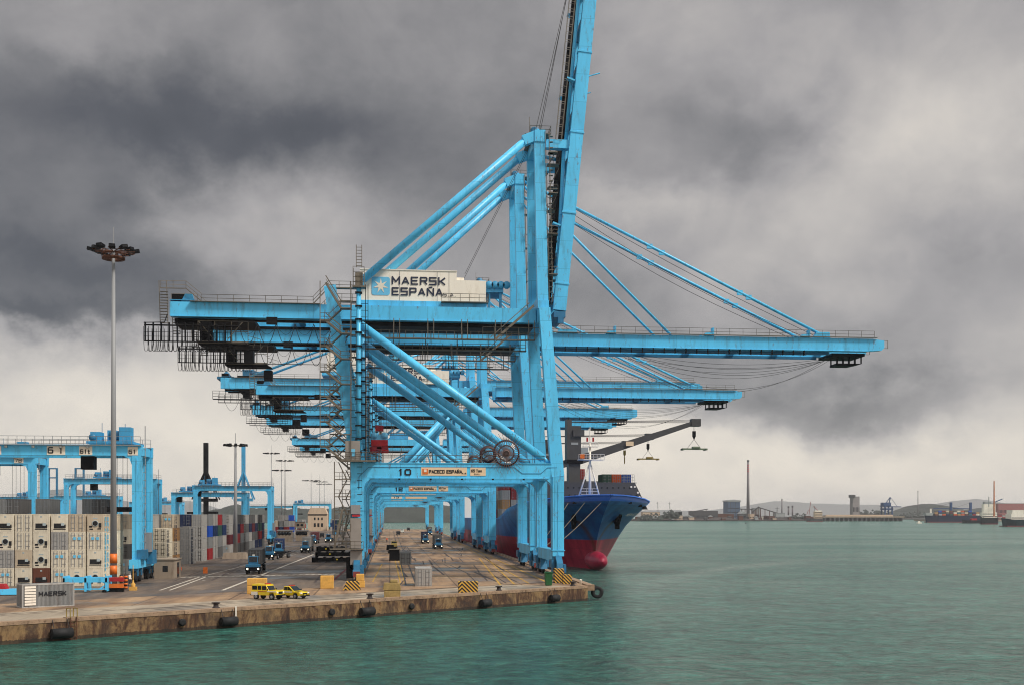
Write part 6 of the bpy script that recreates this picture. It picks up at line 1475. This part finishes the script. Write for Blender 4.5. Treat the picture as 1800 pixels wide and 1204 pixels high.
for s_ in (-1, 1): m.tube(p + QD * s_ * .28 + V(0, 0, .2), p + QD * s_ * .28 + V(0, 0, -2.6), .05, 5)
for j in range(8): m.tube(p - QD * .28 + V(0, 0, -.1 - j * .3), p + QD * .28 + V(0, 0, -.1 - j * .3), .035, 4)
m.build('rungs', RUST, T)
m = MB()
for s_ in (-1, 1): b0 = p + QD * s_ * .32; m.path([b0 + V(0, 0, .15), b0 + V(0, 0, .95), b0 - nrm * .9 + V(0, 0, .95), b0 - nrm * .9 + V(0, 0, .15)], .05, 5)
m.build('hand_hoop', YDK, T)
# yellow painted coping stretch by the ladder, pale post on the wall
p = edge_pt(413) + nrm * .2; o = MB().box(-.07, .07, -.05, .08, -1.55, .25).build('tide_staff', WHITE, None, (0, 0, 0)); o.location = p; tag(o, 'thin white tide staff fixed to the quay wall below the cars', 'tide gauge')
for k, (u, dy) in enumerate(((1020, 2.5),)):
    o = MB().lathe([(0, 0), (.18, 0), (.15, .5), (.25, .6), (0, .7)], (0, 0, 0), 10).build('marker_post', WHITE, None, (0, 0, 0)); o.location = QC + V(-.6, 2.2, .17); tag(o, 'short white marker post on the quay corner', 'marker')

# ------------------------------------------------------------------ people
def person(x, y, heading, label, top=HIVIS, stride=.16):
    J = {'pel': (0, 0, .95), 'waist': (0, 0, 1.1), 'chest': (0, 0, 1.34), 'neck': (0, 0, 1.5), 'head': (.01, 0, 1.6), 'crown': (.01, 0, 1.7),
         'lh': (0, .1, .9), 'lk': (.08 + stride * .4, .11, .5), 'la': (stride, .11, .09), 'lt': (stride + .16, .12, .04),
         'rh': (0, -.1, .9), 'rk': (.02, -.11, .5), 'ra': (-stride, -.11, .09), 'rt': (-stride + .16, -.12, .04),
         'ls': (0, .19, 1.41), 'le': (-.06, .25, 1.14), 'lw': (.08, .27, .92), 'lf': (.11, .27, .83), 'rs': (0, -.19, 1.41), 're': (.02, -.25, 1.14), 'rw': (.16, -.25, .94), 'rf': (.2, -.25, .85)}
    E_ = [('pel', 'waist'), ('waist', 'chest'), ('chest', 'neck'), ('neck', 'head'), ('head', 'crown'), ('pel', 'lh'), ('lh', 'lk'), ('lk', 'la'), ('la', 'lt'), ('pel', 'rh'), ('rh', 'rk'), ('rk', 'ra'), ('ra', 'rt'), ('chest', 'ls'), ('ls', 'le'), ('le', 'lw'), ('lw', 'lf'), ('chest', 'rs'), ('rs', 're'), ('re', 'rw'), ('rw', 'rf')]
    rad = dict(pel=.15, waist=.13, chest=.15, neck=.06, head=.095, crown=.07, lh=.1, rh=.1, lk=.07, rk=.07, la=.05, ra=.05, lt=.035, rt=.035, ls=.075, rs=.075, le=.05, re=.05, lw=.035, rw=.035, lf=.03, rf=.03)
    ks = list(J); me = bpy.data.meshes.new('person'); me.from_pydata([J[k] for k in ks], [(ks.index(a), ks.index(b)) for a, b in E_], [])
    o = bpy.data.objects.new('person', me); COL.objects.link(o)
    sk = o.modifiers.new('skin', 'SKIN'); sb = o.modifiers.new('sub', 'SUBSURF'); sb.levels = sb.render_levels = 1
    if not me.skin_vertices: me.attributes.new('x', 'FLOAT', 'POINT'); 
    return o, me, ks, rad
def make_person(x, y, heading, label, top):
    o, me, ks, rad = person(x, y, heading, label)
    bpy.context.view_layer.objects.active = o; o.select_set(True)
    if not me.skin_vertices:
        try: bpy.ops.mesh.customdata_skin_add()
        except Exception: pass
    if me.skin_vertices:
        for i, k in enumerate(ks): me.skin_vertices[0].data[i].radius = (rad[k], rad[k]); me.skin_vertices[0].data[i].use_root = (i == 0)
    bpy.context.view_layer.update()
    nm = bpy.data.meshes.new_from_object(o.evaluated_get(bpy.context.evaluated_depsgraph_get()))
    bpy.data.objects.remove(o)
    for mm in (TROUS, top, SKIN, WPLATE): nm.materials.append(mm)
    for p in nm.polygons:
        z = p.center.z; ay = abs(p.center.y); p.use_smooth = True
        p.material_index = 3 if z > 1.62 else 2 if z > 1.47 or (z < .92 and ay > .2) else 1 if (z > .98 or ay > .2) else 0
    P = bpy.data.objects.new('person', nm); COL.objects.link(P); P.location = (x, y, .01); P.rotation_euler = (0, 0, heading)
    tag(P, label, 'person'); return P
q = gnd(680, 953); make_person(q.x, q.y, R(-90), 'person in orange work jacket walking under the cranes beside the landside rail', HIVIS)
q = gnd(224, 1031); make_person(q.x, q.y + 1.5, R(-20), 'person in pale jacket and white helmet standing right of the drum stacks', WHITE)
q = gnd(316, 1012); make_person(q.x, q.y, R(-100), 'person in orange vest at the door of the grey-beige hut', HIVIS)

# ------------------------------------------------------------------ far side: land, hills, industry
def ridge(name, X0, X1, Y, depth, fn, m_, n=160, kind='structure'):
    m = MB(); m.smooth = True
    prof = [0, .45, .85, 1.0, .9, .5, 0]
    for i in range(n + 1):
        x = X0 + (X1 - X0) * i / n; h = fn(x)
        for j, f in enumerate(prof): m.v.append((x, Y + depth * j / 6, WATER + .3 + (h * f)))
    k = len(prof)
    for i in range(n):
        for j in range(k - 1): a = i * k + j; m.f.append((a, a + k, a + k + 1, a + 1)); m.mi.append(0); m.sm.append(False)
    o = m.build(name, m_); o['kind'] = kind; return o
def fbm(x, s, seed=0):
    return sum(math.sin(x * s * (2.1 ** k) + seed * 1.7 + k * 2.3) / (1.9 ** k) for k in range(6))
def uz(u, v, Y): return at(u, v, Y)
WOOD = mat('dark_wooded_hill', (50, 56, 50), 0.95, var=0.5, scale=0.03, dirt=(34, 44, 34), dirt_amt=.7)
HILL = mat('far_mountain', (96, 96, 92), 0.95, var=0.3, scale=0.002)
SHORE = mat('industrial_shore_ground', (66, 58, 54), 0.9, var=0.5, scale=0.05, dirt=(36, 34, 36), dirt_amt=.9)
# wooded ridge behind the terminal (u 300..760)
Y = 1750; xa, xb = xat(250, Y), xat(1010, Y)
ridge('wooded_hill', xa, xb, Y, 500, lambda x: max(2, (27 + 3.5 * fbm(x, .012) + 1.4 * fbm(x, .11, 3) + 7 * math.exp(-((x - xat(715, 1750)) / 60) ** 2)) * min(1, (x - xa) / 120 + .1) * min(1, (xb - x) / 160 + .05)), WOOD, 260)
Y = 10500; xa2, xb2 = xat(-200, Y), xat(420, Y)
ridge('far_hills', xa2, xb2, Y, 1500, lambda x: max(5, 40 + 190 * math.exp(-((x - xat(50, Y)) / 460) ** 2) + 110 * math.exp(-((x - xat(290, Y)) / 400) ** 2) + 100 * math.exp(-((x - xat(140, Y)) / 360) ** 2) + 8 * fbm(x, .005)), HILL, 120)
Y2 = 11000; x5, x6 = xat(1080, Y2), xat(2100, Y2)
ridge('far_hills', x5, x6, Y2, 1500, lambda x: max(5, 60 + 92 * math.exp(-((x - xat(1420, Y2)) / 560) ** 2) + 125 * math.exp(-((x - xat(1770, Y2)) / 560) ** 2) + 60 * math.exp(-((x - xat(1560, Y2)) / 500) ** 2) + 6 * fbm(x, .005)), HILL, 160)
Y3 = 3200; x7, x8 = xat(1600, Y3), xat(2050, Y3)
ridge('wooded_hill', x7, x8, Y3, 500, lambda x: max(3, 14 + 32 * math.exp(-((x - xat(1700, Y3)) / 95) ** 2) + 26 * math.exp(-((x - xat(1850, Y3)) / 150) ** 2) + 2 * fbm(x, .03)), WOOD, 120)
# low shore with sheds from u=1100 to 1480
Y = 2150; x0, x1 = xat(1040, Y), xat(1462, Y)
m = MB(); m.box(x0, x1, Y, Y + 700, WATER - 3, .6); m.box(x1 - 5, xat(2200, 2900), 2900, 3200, WATER - 3, .6); struct(m.build('far_shore', SHORE))
ridge('shore_bank', x0, x1, Y + 6, 60, lambda x: max(1.5, 5 + 1.6 * fbm(x, .05)), SHORE, 200)
def clump(u, v, Y, wpx, hpx, label, n=60):
    x, z = at(u, v, Y); sc_ = Y / FPX; T = MB(); r2 = random.Random(int(u)); W_, H_ = wpx * sc_ / 2, hpx * sc_
    for i in range(n):
        a = r2.uniform(-1, 1); b_ = r2.uniform(0, 1) * math.sqrt(max(0, 1 - a * a)); d_ = r2.uniform(-1, 1) * .5
        c = V(x + a * W_, Y + d_ * W_, z + b_ * H_); s_ = H_ * r2.uniform(.16, .34)
        T.add([c + V(-s_, -s_ * .4, 0), c + V(0, -s_ * .7, -s_ * .5), c + V(s_, 0, 0), c + V(0, s_ * .6, -s_ * .2), c + V(r2.uniform(-.3, .3) * s_, 0, s_ * .8)], [(0, 1, 4), (1, 2, 4), (2, 3, 4), (3, 0, 4), (0, 3, 2, 1)])
    T.box(x - W_ * .9, x + W_ * .9, Y - W_ * .2, Y + W_ * .2, z - 1, z + H_ * .3, W_ * .3, 0)
    tag(T.build('grove', WOOD, None, (x, Y, z)), label, 'trees', 'dark groves on the far shore')
clump(1145, 914, 2120, 46, 12, 'dark mound of scrub at the waterline just right of the blue bow')
clump(1178, 910, 2140, 30, 14, 'round dark grove above the low beige wall on the far shore')
clump(1535, 909, 2960, 70, 14, 'long dark grove behind the pier below the blue unloader', 90)
clump(1610, 909, 2960, 70, 10, 'low dark trees between the blue unloader and the blue ship', 90)
clump(1408, 910, 2180, 30, 9, 'dark trees left of the white bulk carrier', 40)
def block(name, cat, u0, u1, v0, v1, Y, dep, m_, label, group=None, roof=None, parts=True):
    x0, z0 = at(u0, v0, Y); x1, z1 = at(u1, v1, Y); sc_ = Y / FPX
    T = thing(name, ((x0 + x1) / 2, Y, z0), label, cat, group)
    h = z1 - z0
    if roof == 'gable': m = MB(); m.box(x0, x1, Y, Y + dep, z0, z0 + h * .7); m.build('wall', m_, T); m = MB(); m.prism([(x0 - .5, z0 + h * .7), ((x0 + x1) / 2, z1), (x1 + .5, z0 + h * .7)], Y - .5, Y + dep + .5); m.build('roof', SGREY, T)
    else: m = MB(); m.box(x0, x1, Y, Y + dep, z0, z1 - .4 * sc_); m.build('wall', m_, T); m = MB(); m.box(x0 - .4, x1 + .4, Y - .4, Y + dep + .4, z1 - .4 * sc_, z1); m.build('roof', SGREY, T)
    if parts and (u1 - u0) > 5:
        m = MB(); n_ = max(2, int((u1 - u0) / 2.2))
        for i in range(n_): xx = x0 + (x1 - x0) * (i + .3) / n_; m.box(xx, xx + (x1 - x0) / n_ * .45, Y - .15, Y, z0 + h * .2, z0 + h * .45)
        m.build('windows', GLASS, T)
    return T
IND = [CONC, BEIGE, SGREY, RUST, STERN, WHITE]
sheds = [(1170, 1200, 914, 905, BEIGE, 'long low beige shed with flat roof at the left waterline'), (1193, 1199, 906, 896, DARK, 'small dark block building behind the beige shed'), (1218, 1262, 912, 897, STERN, 'wide dark conveyor hall left of the power station'), (1240, 1290, 914, 902, RUST, 'rusty brown long shed in front of the power station'), (1303, 1312, 912, 898, STERN, 'dark box building right below the chimney, left side'),
         (1318, 1326, 912, 902, BEIGE, 'small beige building right below the chimney, right side'), (1326, 1337, 913, 892, SGREY, 'pale tower-like plant building at the foot of the conveyor'), (1340, 1352, 913, 904, WHITE, 'small white building under the sloping conveyor'), (1352, 1362, 913, 906, RUST, 'low rusty shed under the right end of the conveyor'), (1364, 1380, 913, 901, SGREY, 'grey plant hall at the foot of the striped stack'),
         (1385, 1400, 913, 905, STERN, 'dark grey shed below the twin stacks'), (1402, 1425, 913, 907, RUST, 'low brown shed left of the white bulk carrier'), (1130, 1160, 906, 899, BEIGE, 'pale low building far behind the scrub mound'), (1205, 1216, 914, 904, STERN, 'grey shed between the beige shed and the conveyor hall'), (1445, 1462, 912, 905, RUST, 'brown shed right of the white bulk carrier')]
for k, (u0, u1, v0, v1, mt_, lab) in enumerate(sheds):
    block('plant_shed', 'shed', u0, u1, v0, v1, 2170 + (k % 4) * 14, 18 + (k % 3) * 8, mt_, lab, 'sheds of the far industrial shore', 'gable' if k % 3 == 1 else None)
rc = random.Random(21); kinds = ['grey', 'brown', 'dark', 'rusty', 'pale']; mts = [SGREY, RUST, STERN, RUST, BEIGE]
for k in range(34):
    u = 1120 + k * 9.9 + rc.uniform(-3, 3); w_ = rc.uniform(3, 9); h_ = rc.uniform(2.5, 8.5); ki = rc.randrange(5)
    lm = 'chimney' if abs(u - 1315) < 90 else 'pier' if u > 1400 else 'bow of the blue ship'
    block('plant_shed', 'shed', u, u + w_, 913.5, 913.5 - h_, 2156 + rc.uniform(0, 10) + (k % 3) * 30, 8, mts[ki], f'{kinds[ki]} far shore shed number-free, {ORD[k % 24]} low roof from the {("left", "middle")[k > 23]} of the shore strip'.replace(' number-free', ''), 'sheds of the far industrial shore', 'gable' if k % 4 == 1 else None, parts=False)
Yp = 2230; T = thing('power_station', (xat(1290, Yp), Yp, 0), 'tall blue-grey power station block with an arched pale roof left of the chimney', 'power station')
x0, z0 = at(1279, 912, Yp); x1, z1 = at(1301, 881, Yp)
MB().box(x0, x1, Yp, Yp + 30, z0, z1).build('wall', mat('blue_grey_plant_cladding', (78, 98, 122), .7, var=.2, scale=.1), T)
MB().prism([(x0 - 1.5, z1), (x0 - 1, z1 + 2.6), ((x0 + x1) / 2, z1 + 4.2), (x1 + 1, z1 + 2.6), (x1 + 1.5, z1)], Yp - 1, Yp + 31).build('roof', SGREY, T)
for k in range(5): xx = x0 + (x1 - x0) * (k + .1) / 5; MB().box(xx, xx + .6, Yp - .6, Yp, z0, z1).build('pilaster', STERN, T)
for k in range(3): MB().box(x0 + 1, x1 - 1, Yp - .3, Yp, z0 + 6 + k * 8, z0 + 7 + k * 8).build('window_band', GLASS, T)
def chimney(u, v0, v1, Y, r0, r1, label, m_, bands=0):
    x, zt = at(u, v1, Y); zb = at(u, v0, Y)[1]; T = thing('chimney', (x, Y, zb), label, 'chimney', None)
    MB().tube((x, Y, zb), (x, Y, zt), r0, 16, r1).build('shaft', m_, T); h = zt - zb
    MB().lathe([(r1 * 1.02, h - 4), (r1 * 1.25, h - 3.2), (r1 * 1.25, h), (r1 * .7, h)], (x, Y, zb), 14).build('crown', STERN, T)
    for k in range(bands): f = .9 - k * .035; rr_ = r0 + (r1 - r0) * f + .12; MB().tube((x, Y, zb + h * f), (x, Y, zb + h * (f + .014)), rr_, 16, rr_ - .03).build('painted_band', RED, T)
STACKM = mat('grey_chimney_concrete', (120, 112, 112), .85, var=.15, scale=.05)
chimney(1315, 910, 808, 2200, 3.5, 1.9, 'tall slender grey chimney with red bands on the far shore', STACKM, 4)
chimney(1374.5, 904, 876, 2300, 1.3, 1.0, 'short thin striped stack right of the tall chimney', STACKM, 2)
chimney(1386, 908, 889, 2300, 1.8, 1.6, 'left one of the twin stub stacks', STACKM); chimney(1393, 908, 888, 2300, 1.8, 1.6, 'right one of the twin stub stacks', STACKM)
chimney(1613.6, 905, 862, 3000, 1.3, 1.0, 'lone thin chimney far right between unloader and blue ship', STACKM)
def truss(u0, v0, u1, v1, Y, label, w_=3):
    a = at(u0, v0, Y); b_ = at(u1, v1, Y); A_, B_ = V(a[0], Y, a[1]), V(b_[0], Y, b_[1]); T = thing('conveyor', tuple(A_), label, 'conveyor', 'plant conveyors')
    MB().beam(A_, B_, w_, 1.8).build('gallery', STERN, T)
    for k in range(5):
        p = A_.lerp(B_, (k + .5) / 5); MB().box(p.x - .4, p.x + .4, Y - 1, Y + 1, 0, p.z).build('trestle', RUST, T)
truss(1333, 891, 1372, 903, 2190, 'sloping conveyor descending right from the pale plant building'); truss(1301, 894, 1330, 895, 2210, 'level conveyor between power station and pale plant building'); truss(1216, 899, 1244, 894, 2210, 'conveyor rising toward the power station'); truss(1322, 899, 1334, 890, 2190, 'steep short conveyor up to the pale plant building')
for k, (u, vt, Y) in enumerate([(1156, 881, 3000), (1177, 882, 3000), (1640, 892, 3300), (1366, 890, 2600), (1432, 889, 2500)]):
    x, zt = at(u, vt, Y); T = thing('pylon', (x, Y, 0), ('leftmost faint pylon over the bow of the blue ship', 'second faint pylon right of the bow', 'faint pylon left of the blue ship cranes', 'faint pylon beside the striped stack', 'faint mast above the white bulk carrier')[k], 'pylon', 'faint pylons on the far shore')
    m = MB(); 
    for s_ in (-1, 1): m.beam((x + s_ * 2.4, Y, 0), (x + s_ * .3, Y, zt), .45, .45)
    for q in range(4): zz = zt * (.3 + q * .18); m.beam((x - 1.6, Y, zz), (x + 1.6, Y, zz + 2), .3, .3)
    m.box(x - 5, x + 5, Y - .3, Y + .3, zt - 4, zt - 3.4); m.build('lattice', STERN, T)
# pier, silo tower, unloader
Yq = 2050; x0, x1 = xat(1447, Yq), xat(1590, Yq); zq = at(1500, 909, Yq)[1]
T = thing('pier', (x0, Yq, 0), 'long pale pier on piles in front of the silo tower', 'pier')
MB().box(x0, x1, Yq, Yq + 18, zq, zq + 2.4).build('deck', CONC, T)
for k in range(18): xx = x0 + (x1 - x0) * (k + .5) / 18; MB().box(xx - 1, xx + 1, Yq + .5, Yq + 16, WATER - 2, zq).build('pile', STERN, T)
MB().box(x0 + 8, x1 - 20, Yq + 6, Yq + 9, zq + 2.4, zq + 5.4).build('pipe_rack', BEIGE, T)
block('silo_tower', 'tower', 1499, 1511, 906, 872, 2090, 14, mat('silo_concrete', (140, 132, 130), .85, var=.15, scale=.1), 'tall concrete silo tower with overhanging head above the pier')
x0, z0 = at(1496, 873, 2088); x1, z1 = at(1503, 869, 2088); tag(MB().box(x0, x1, 2086, 2100, z0 - 1, z1).build('silo_headhouse', STERN, [o for o in bpy.data.objects if o.name == 'silo_tower'][0]))
def unloader(u, Y, label):
    x = xat(u, Y); s_ = Y / FPX; T = thing('ship_unloader', (x, Y, 3), label, 'harbour crane')
    for a in (-7, 7):
        for b_ in (0, 16): MB().box(x + a - 1.2, x + a + 1.2, Y + b_ - 1, Y + b_ + 1, 2, 27).build('leg', mat('dark_blue_crane_paint', (30, 66, 110), .6), T)
    MB().box(x - 9, x + 9, Y - 1, Y + 17, 20, 23).build('portal_beam', mat('dark_blue_crane_paint', (30, 66, 110)), T); MB().box(x - 10, x + 5, Y, Y + 14, 27, 34).build('machinery_house', mat('dark_blue_crane_paint', (30, 66, 110)), T)
    MB().beam((x - 14, Y + 7, 26), (x + 28, Y + 7, 26), 3, 1.6).build('boom', mat('dark_blue_crane_paint', (30, 66, 110)), T)
    m = MB(); m.beam((x + 4, Y + 7, 33), (x + 7, Y + 7, 44), 2, 1.4); m.beam((x - 2, Y + 7, 33), (x + 6, Y + 7, 44), 2, 1.0); m.beam((x + 7, Y + 7, 44), (x + 20, Y + 7, 27), .6, .5); m.build('mast', mat('dark_blue_crane_paint', (30, 66, 110)), T)
unloader(1562, 2070, 'dark blue ship unloader crane standing on the right end of the pier')
# ------------------------------------------------------------------ ships on the right
def ship(name, u0, u1, v, Y, hullh, hm, bm_, label, cat, bow=-1, blocks=(), wl=None):
    x0, x1 = xat(u0, Y), xat(u1, Y); L_ = x1 - x0; s_ = Y / FPX; T = thing(name, ((x0 + x1) / 2, Y, WATER), label, cat)
    b = L_ * .09 if L_ > 60 else L_ * .14; z0, z1 = WATER - 1, WATER + hullh
    m = MB(); n_ = 14; vs = []
    for i in range(n_ + 1):
        f = i / n_; q = f if bow < 0 else 1 - f; w_ = b * (min(1, (q / .22)) ** .6 if q < .22 else 1) + .2; w_ *= (1 if q < .93 else .8)
        rake0 = (1 - q / .1) * L_ * .03 if q < .1 else 0; sh = hullh * .22 * max(0, 1 - q / .15)
        x = x0 + L_ * f; xw = x + (rake0 if bow < 0 else -rake0)
        vs += [(xw, Y - w_ * .8, z0), (x, Y - w_, z1 + sh), (x, Y + w_, z1 + sh), (xw, Y + w_ * .8, z0)]
    for i in range(n_):
        a = i * 4
        for k in range(4): m.f.append((a + k, a + (k + 1) % 4, a + 4 + (k + 1) % 4, a + 4 + k)); m.mi.append(0); m.sm.append(False)
    m.f += [(3, 2, 1, 0), tuple(n_ * 4 + k for k in range(4))]; m.mi += [0, 0]; m.sm += [False, False]; m.v = vs
    m.build('hull', hm, T)
    x2 = x0 + L_ * .04; m = MB(); m.box(x2, x1 - L_ * .03, Y - b * .99, Y + b * .99, WATER - .5, WATER + hullh * .12); m.build('waterline_band', bm_, T)
    for (nm, f0, f1, h0, h1, mt_) in blocks:
        m = MB(); m.box(x0 + L_ * f0, x0 + L_ * f1, Y - b * .7, Y + b * .7, z1 + h0, z1 + h1); pp = m.build(nm, mt_, T)
        if nm == 'accommodation_block':
            for q in range(max(1, int((h1 - h0) / 3))):
                m = MB(); m.box(x0 + L_ * f0 + .3, x0 + L_ * f1 - .3, Y - b * .7 - .1, Y - b * .7, z1 + h0 + 1.2 + q * 3, z1 + h0 + 2.0 + q * 3); m.build('window_row', GLASS, pp)
    return T
NB = mat('dark_navy_hull', (24, 34, 62), .5, var=.2); RBT = mat('red_boot_topping', (120, 44, 50), .6, var=.2); BKH = mat('black_hull', (26, 26, 32), .5, var=.2); DGH = mat('dark_green_hull', (34, 52, 58), .5, var=.2)
S1 = ship('container_ship', 1625, 1722, 918, 1700, 11, NB, RBT, 'dark navy container ship with two blue deck cranes at the far quay', 'container ship', -1, [('forecastle', .0, .12, 0, 4, SGREY), ('hatch_block', .14, .45, 0, 2.5, STERN)])
Y = 1700; dbm = mat('dark_blue_crane_paint', (30, 66, 110))
for k, u in enumerate((1671.5, 1706)):
    x = xat(u, Y); MB().box(x - 1.6, x + 1.6, Y - 1.5, Y + 1.5, 9, 30).build('deck_crane', dbm, S1); MB().beam((x - 1.5, Y, 20), (x - 29, Y, 20.5), 1, 1.2).build('crane_jib', dbm, S1); MB().tube((x, Y, 29.5), (x - 28, Y, 20.8), .15, 4).build('topping_rope', ROPE, S1)
x = xat(1636, Y); MB().box(x - 1, x + 1, Y - 1, Y + 1, 9, 20).build('foremast', WHITE, S1)
r3 = random.Random(5); FARC = MB()
def farbox(x, y, z, w_, h_, nm):
    FARC.use(ccm(nm)); FARC.box(x - w_ / 2, x + w_ / 2, y, y + 2.4, z, z + h_ - .15)
for i in range(34):
    lv = i // 12; x = xat(1646 + (i % 12) * 6.6, Y - 6); nm = r3.choice(list(CCOL))
    farbox(x, Y - 7 + lv * .4, WATER + 11.2 + lv * 2.6, 5.2, 2.5, nm)
S2 = ship('offshore_ship', 1723, 1753, 922, 1350, 8.5, BKH, RBT, 'black-hulled work ship seen end-on with a tall orange lattice mast', 'work ship', -1, [('accommodation_block', .06, .94, 0, 6.5, WHITE), ('bridge', .14, .84, 6.5, 17, WHITE), ('deckhouse', .2, .6, 17, 20, SGREY)])
x = xat(1740, 1350); MB().beam((x, 1340, 8), (x, 1340, at(1740, 845, 1350)[1]), 1.5, 1.6, 1.0, 1.0).build('lattice_mast', mat('faded_orange_mast', (196, 120, 78), .7, var=.5, scale=.6), S2); MB().beam((x + 2, 1342, 26), (x + 12, 1342, 30), 1, 1).build('crane_jib', dbm, S2); MB().box(x - 7, x - 6.4, 1340, 1341, 20, 33).build('radar_mast', SGREY, S2)
ship('cargo_ship', 1760, 1850, 926, 1080, 7.2, DGH, RBT, 'dark green cargo ship with a white bridge cut by the right edge', 'cargo ship', -1, [('accommodation_block', .14, .42, 0, 5.5, WHITE), ('bridge', .16, .38, 5.5, 9.5, WHITE), ('hatch_block', .45, .95, 0, 2.5, RUST)])
ship('barge', 1691, 1722, 920, 1500, 4.5, BKH, BKH, 'low black barge moored left of the orange-masted work ship', 'barge', -1, [('deckhouse', .5, .8, 0, 2.5, RED)])
ship('tug_boat', 1611, 1620, 920.5, 1480, 1.6, WHITE, STERN, 'tiny white launch crossing the harbour in front of the navy ship', 'boat', -1, [('deckhouse', .3, .7, 0, 1.8, WHITE)])
ship('bulk_carrier', 1417, 1446, 917, 1950, 6, STERN, RBT, 'pale bulk carrier with a high cream bridge and slim cargo masts', 'ship', -1, [('accommodation_block', .48, .95, 0, 12, BEIGE), ('deckhouse', .52, .9, 12, 14, WHITE)])
T = bpy.data.objects['bulk_carrier']
for (u0, v0, u1, v1) in ((1422, 905, 1425, 881), (1438, 897, 1430, 889), (1418, 904, 1421, 896)):
    a, b_ = at(u0, v0, 1950), at(u1, v1, 1950); MB().beam((a[0], 1950, a[1]), (b_[0], 1950, b_[1]), .8, .8).build('cargo_mast', mat('faded_red_mast', (150, 84, 76), .7), T)
# coloured terminal stacks on the right horizon
for i in range(80):
    u = 1640 + (i % 20) * 8.4; lv = i // 20; Y = 2050 + (i % 3) * 8; nm = r3.choice(['red', 'red', 'maroon', 'blue', 'navy', 'light grey', 'orange', 'brown', 'cream'])
    if lv > 1 and r3.random() < .4: continue
    farbox(xat(u, Y), Y, 1.2 + lv * 2.6, 8.4, 2.6, nm)
for (x, y, z, nm) in FARST: farbox(x, y, z, 2.25, 2.42, nm)
o = FARC.build('stacked_containers'); o['kind'] = 'stuff'
m = MB(); m.box(xat(1632, 2040), xat(2100, 2040), 2040, 2100, WATER - 2, 1.0); struct(m.build('far_quay', CONC))
for k, (u0, u1, v1) in enumerate(((1755, 1800, 884), (1770, 1850, 890))):
    block('terminal_shed', 'shed', u0, u1, 905, v1, 2150 + k * 60, 30, (mat('faded_red_cladding', (150, 92, 88), .7, var=.2), BEIGE)[k], ('faded red terminal hall behind the ships at the right edge', 'pale terminal hall behind the faded red one at the right edge')[k], 'terminal halls')
# cargo buoy
q = gnd(1311, 920, WATER); o = MB().lathe([(0, -.5), (1.2, -.5), (1.2, .5), (.3, .8), (.2, 3.2), (0, 3.2)], (0, 0, 0), 10).build('buoy', DARK, None, (0, 0, 0)); o.location = q; tag(o, 'tiny dark buoy on the water below the tall chimney', 'buoy')
# ------------------------------------------------------------------ air
hz = bpy.data.materials.new('haze_air'); hz.use_nodes = True; nt = hz.node_tree; nt.nodes.clear()
ho = nt.nodes.new('ShaderNodeOutputMaterial'); pv = nt.nodes.new('ShaderNodeVolumePrincipled'); nt.links.new(pv.outputs[0], ho.inputs['Volume'])
pv.inputs['Color'].default_value = (.93, .93, .95, 1); pv.inputs['Density'].default_value = 0.00006; pv.inputs['Anisotropy'].default_value = .1
o = MB().box(-9050, 12050, -350, 14050, -12, 165).build('haze', hz); o['kind'] = 'stuff'; hz.cycles.homogeneous_volume = True
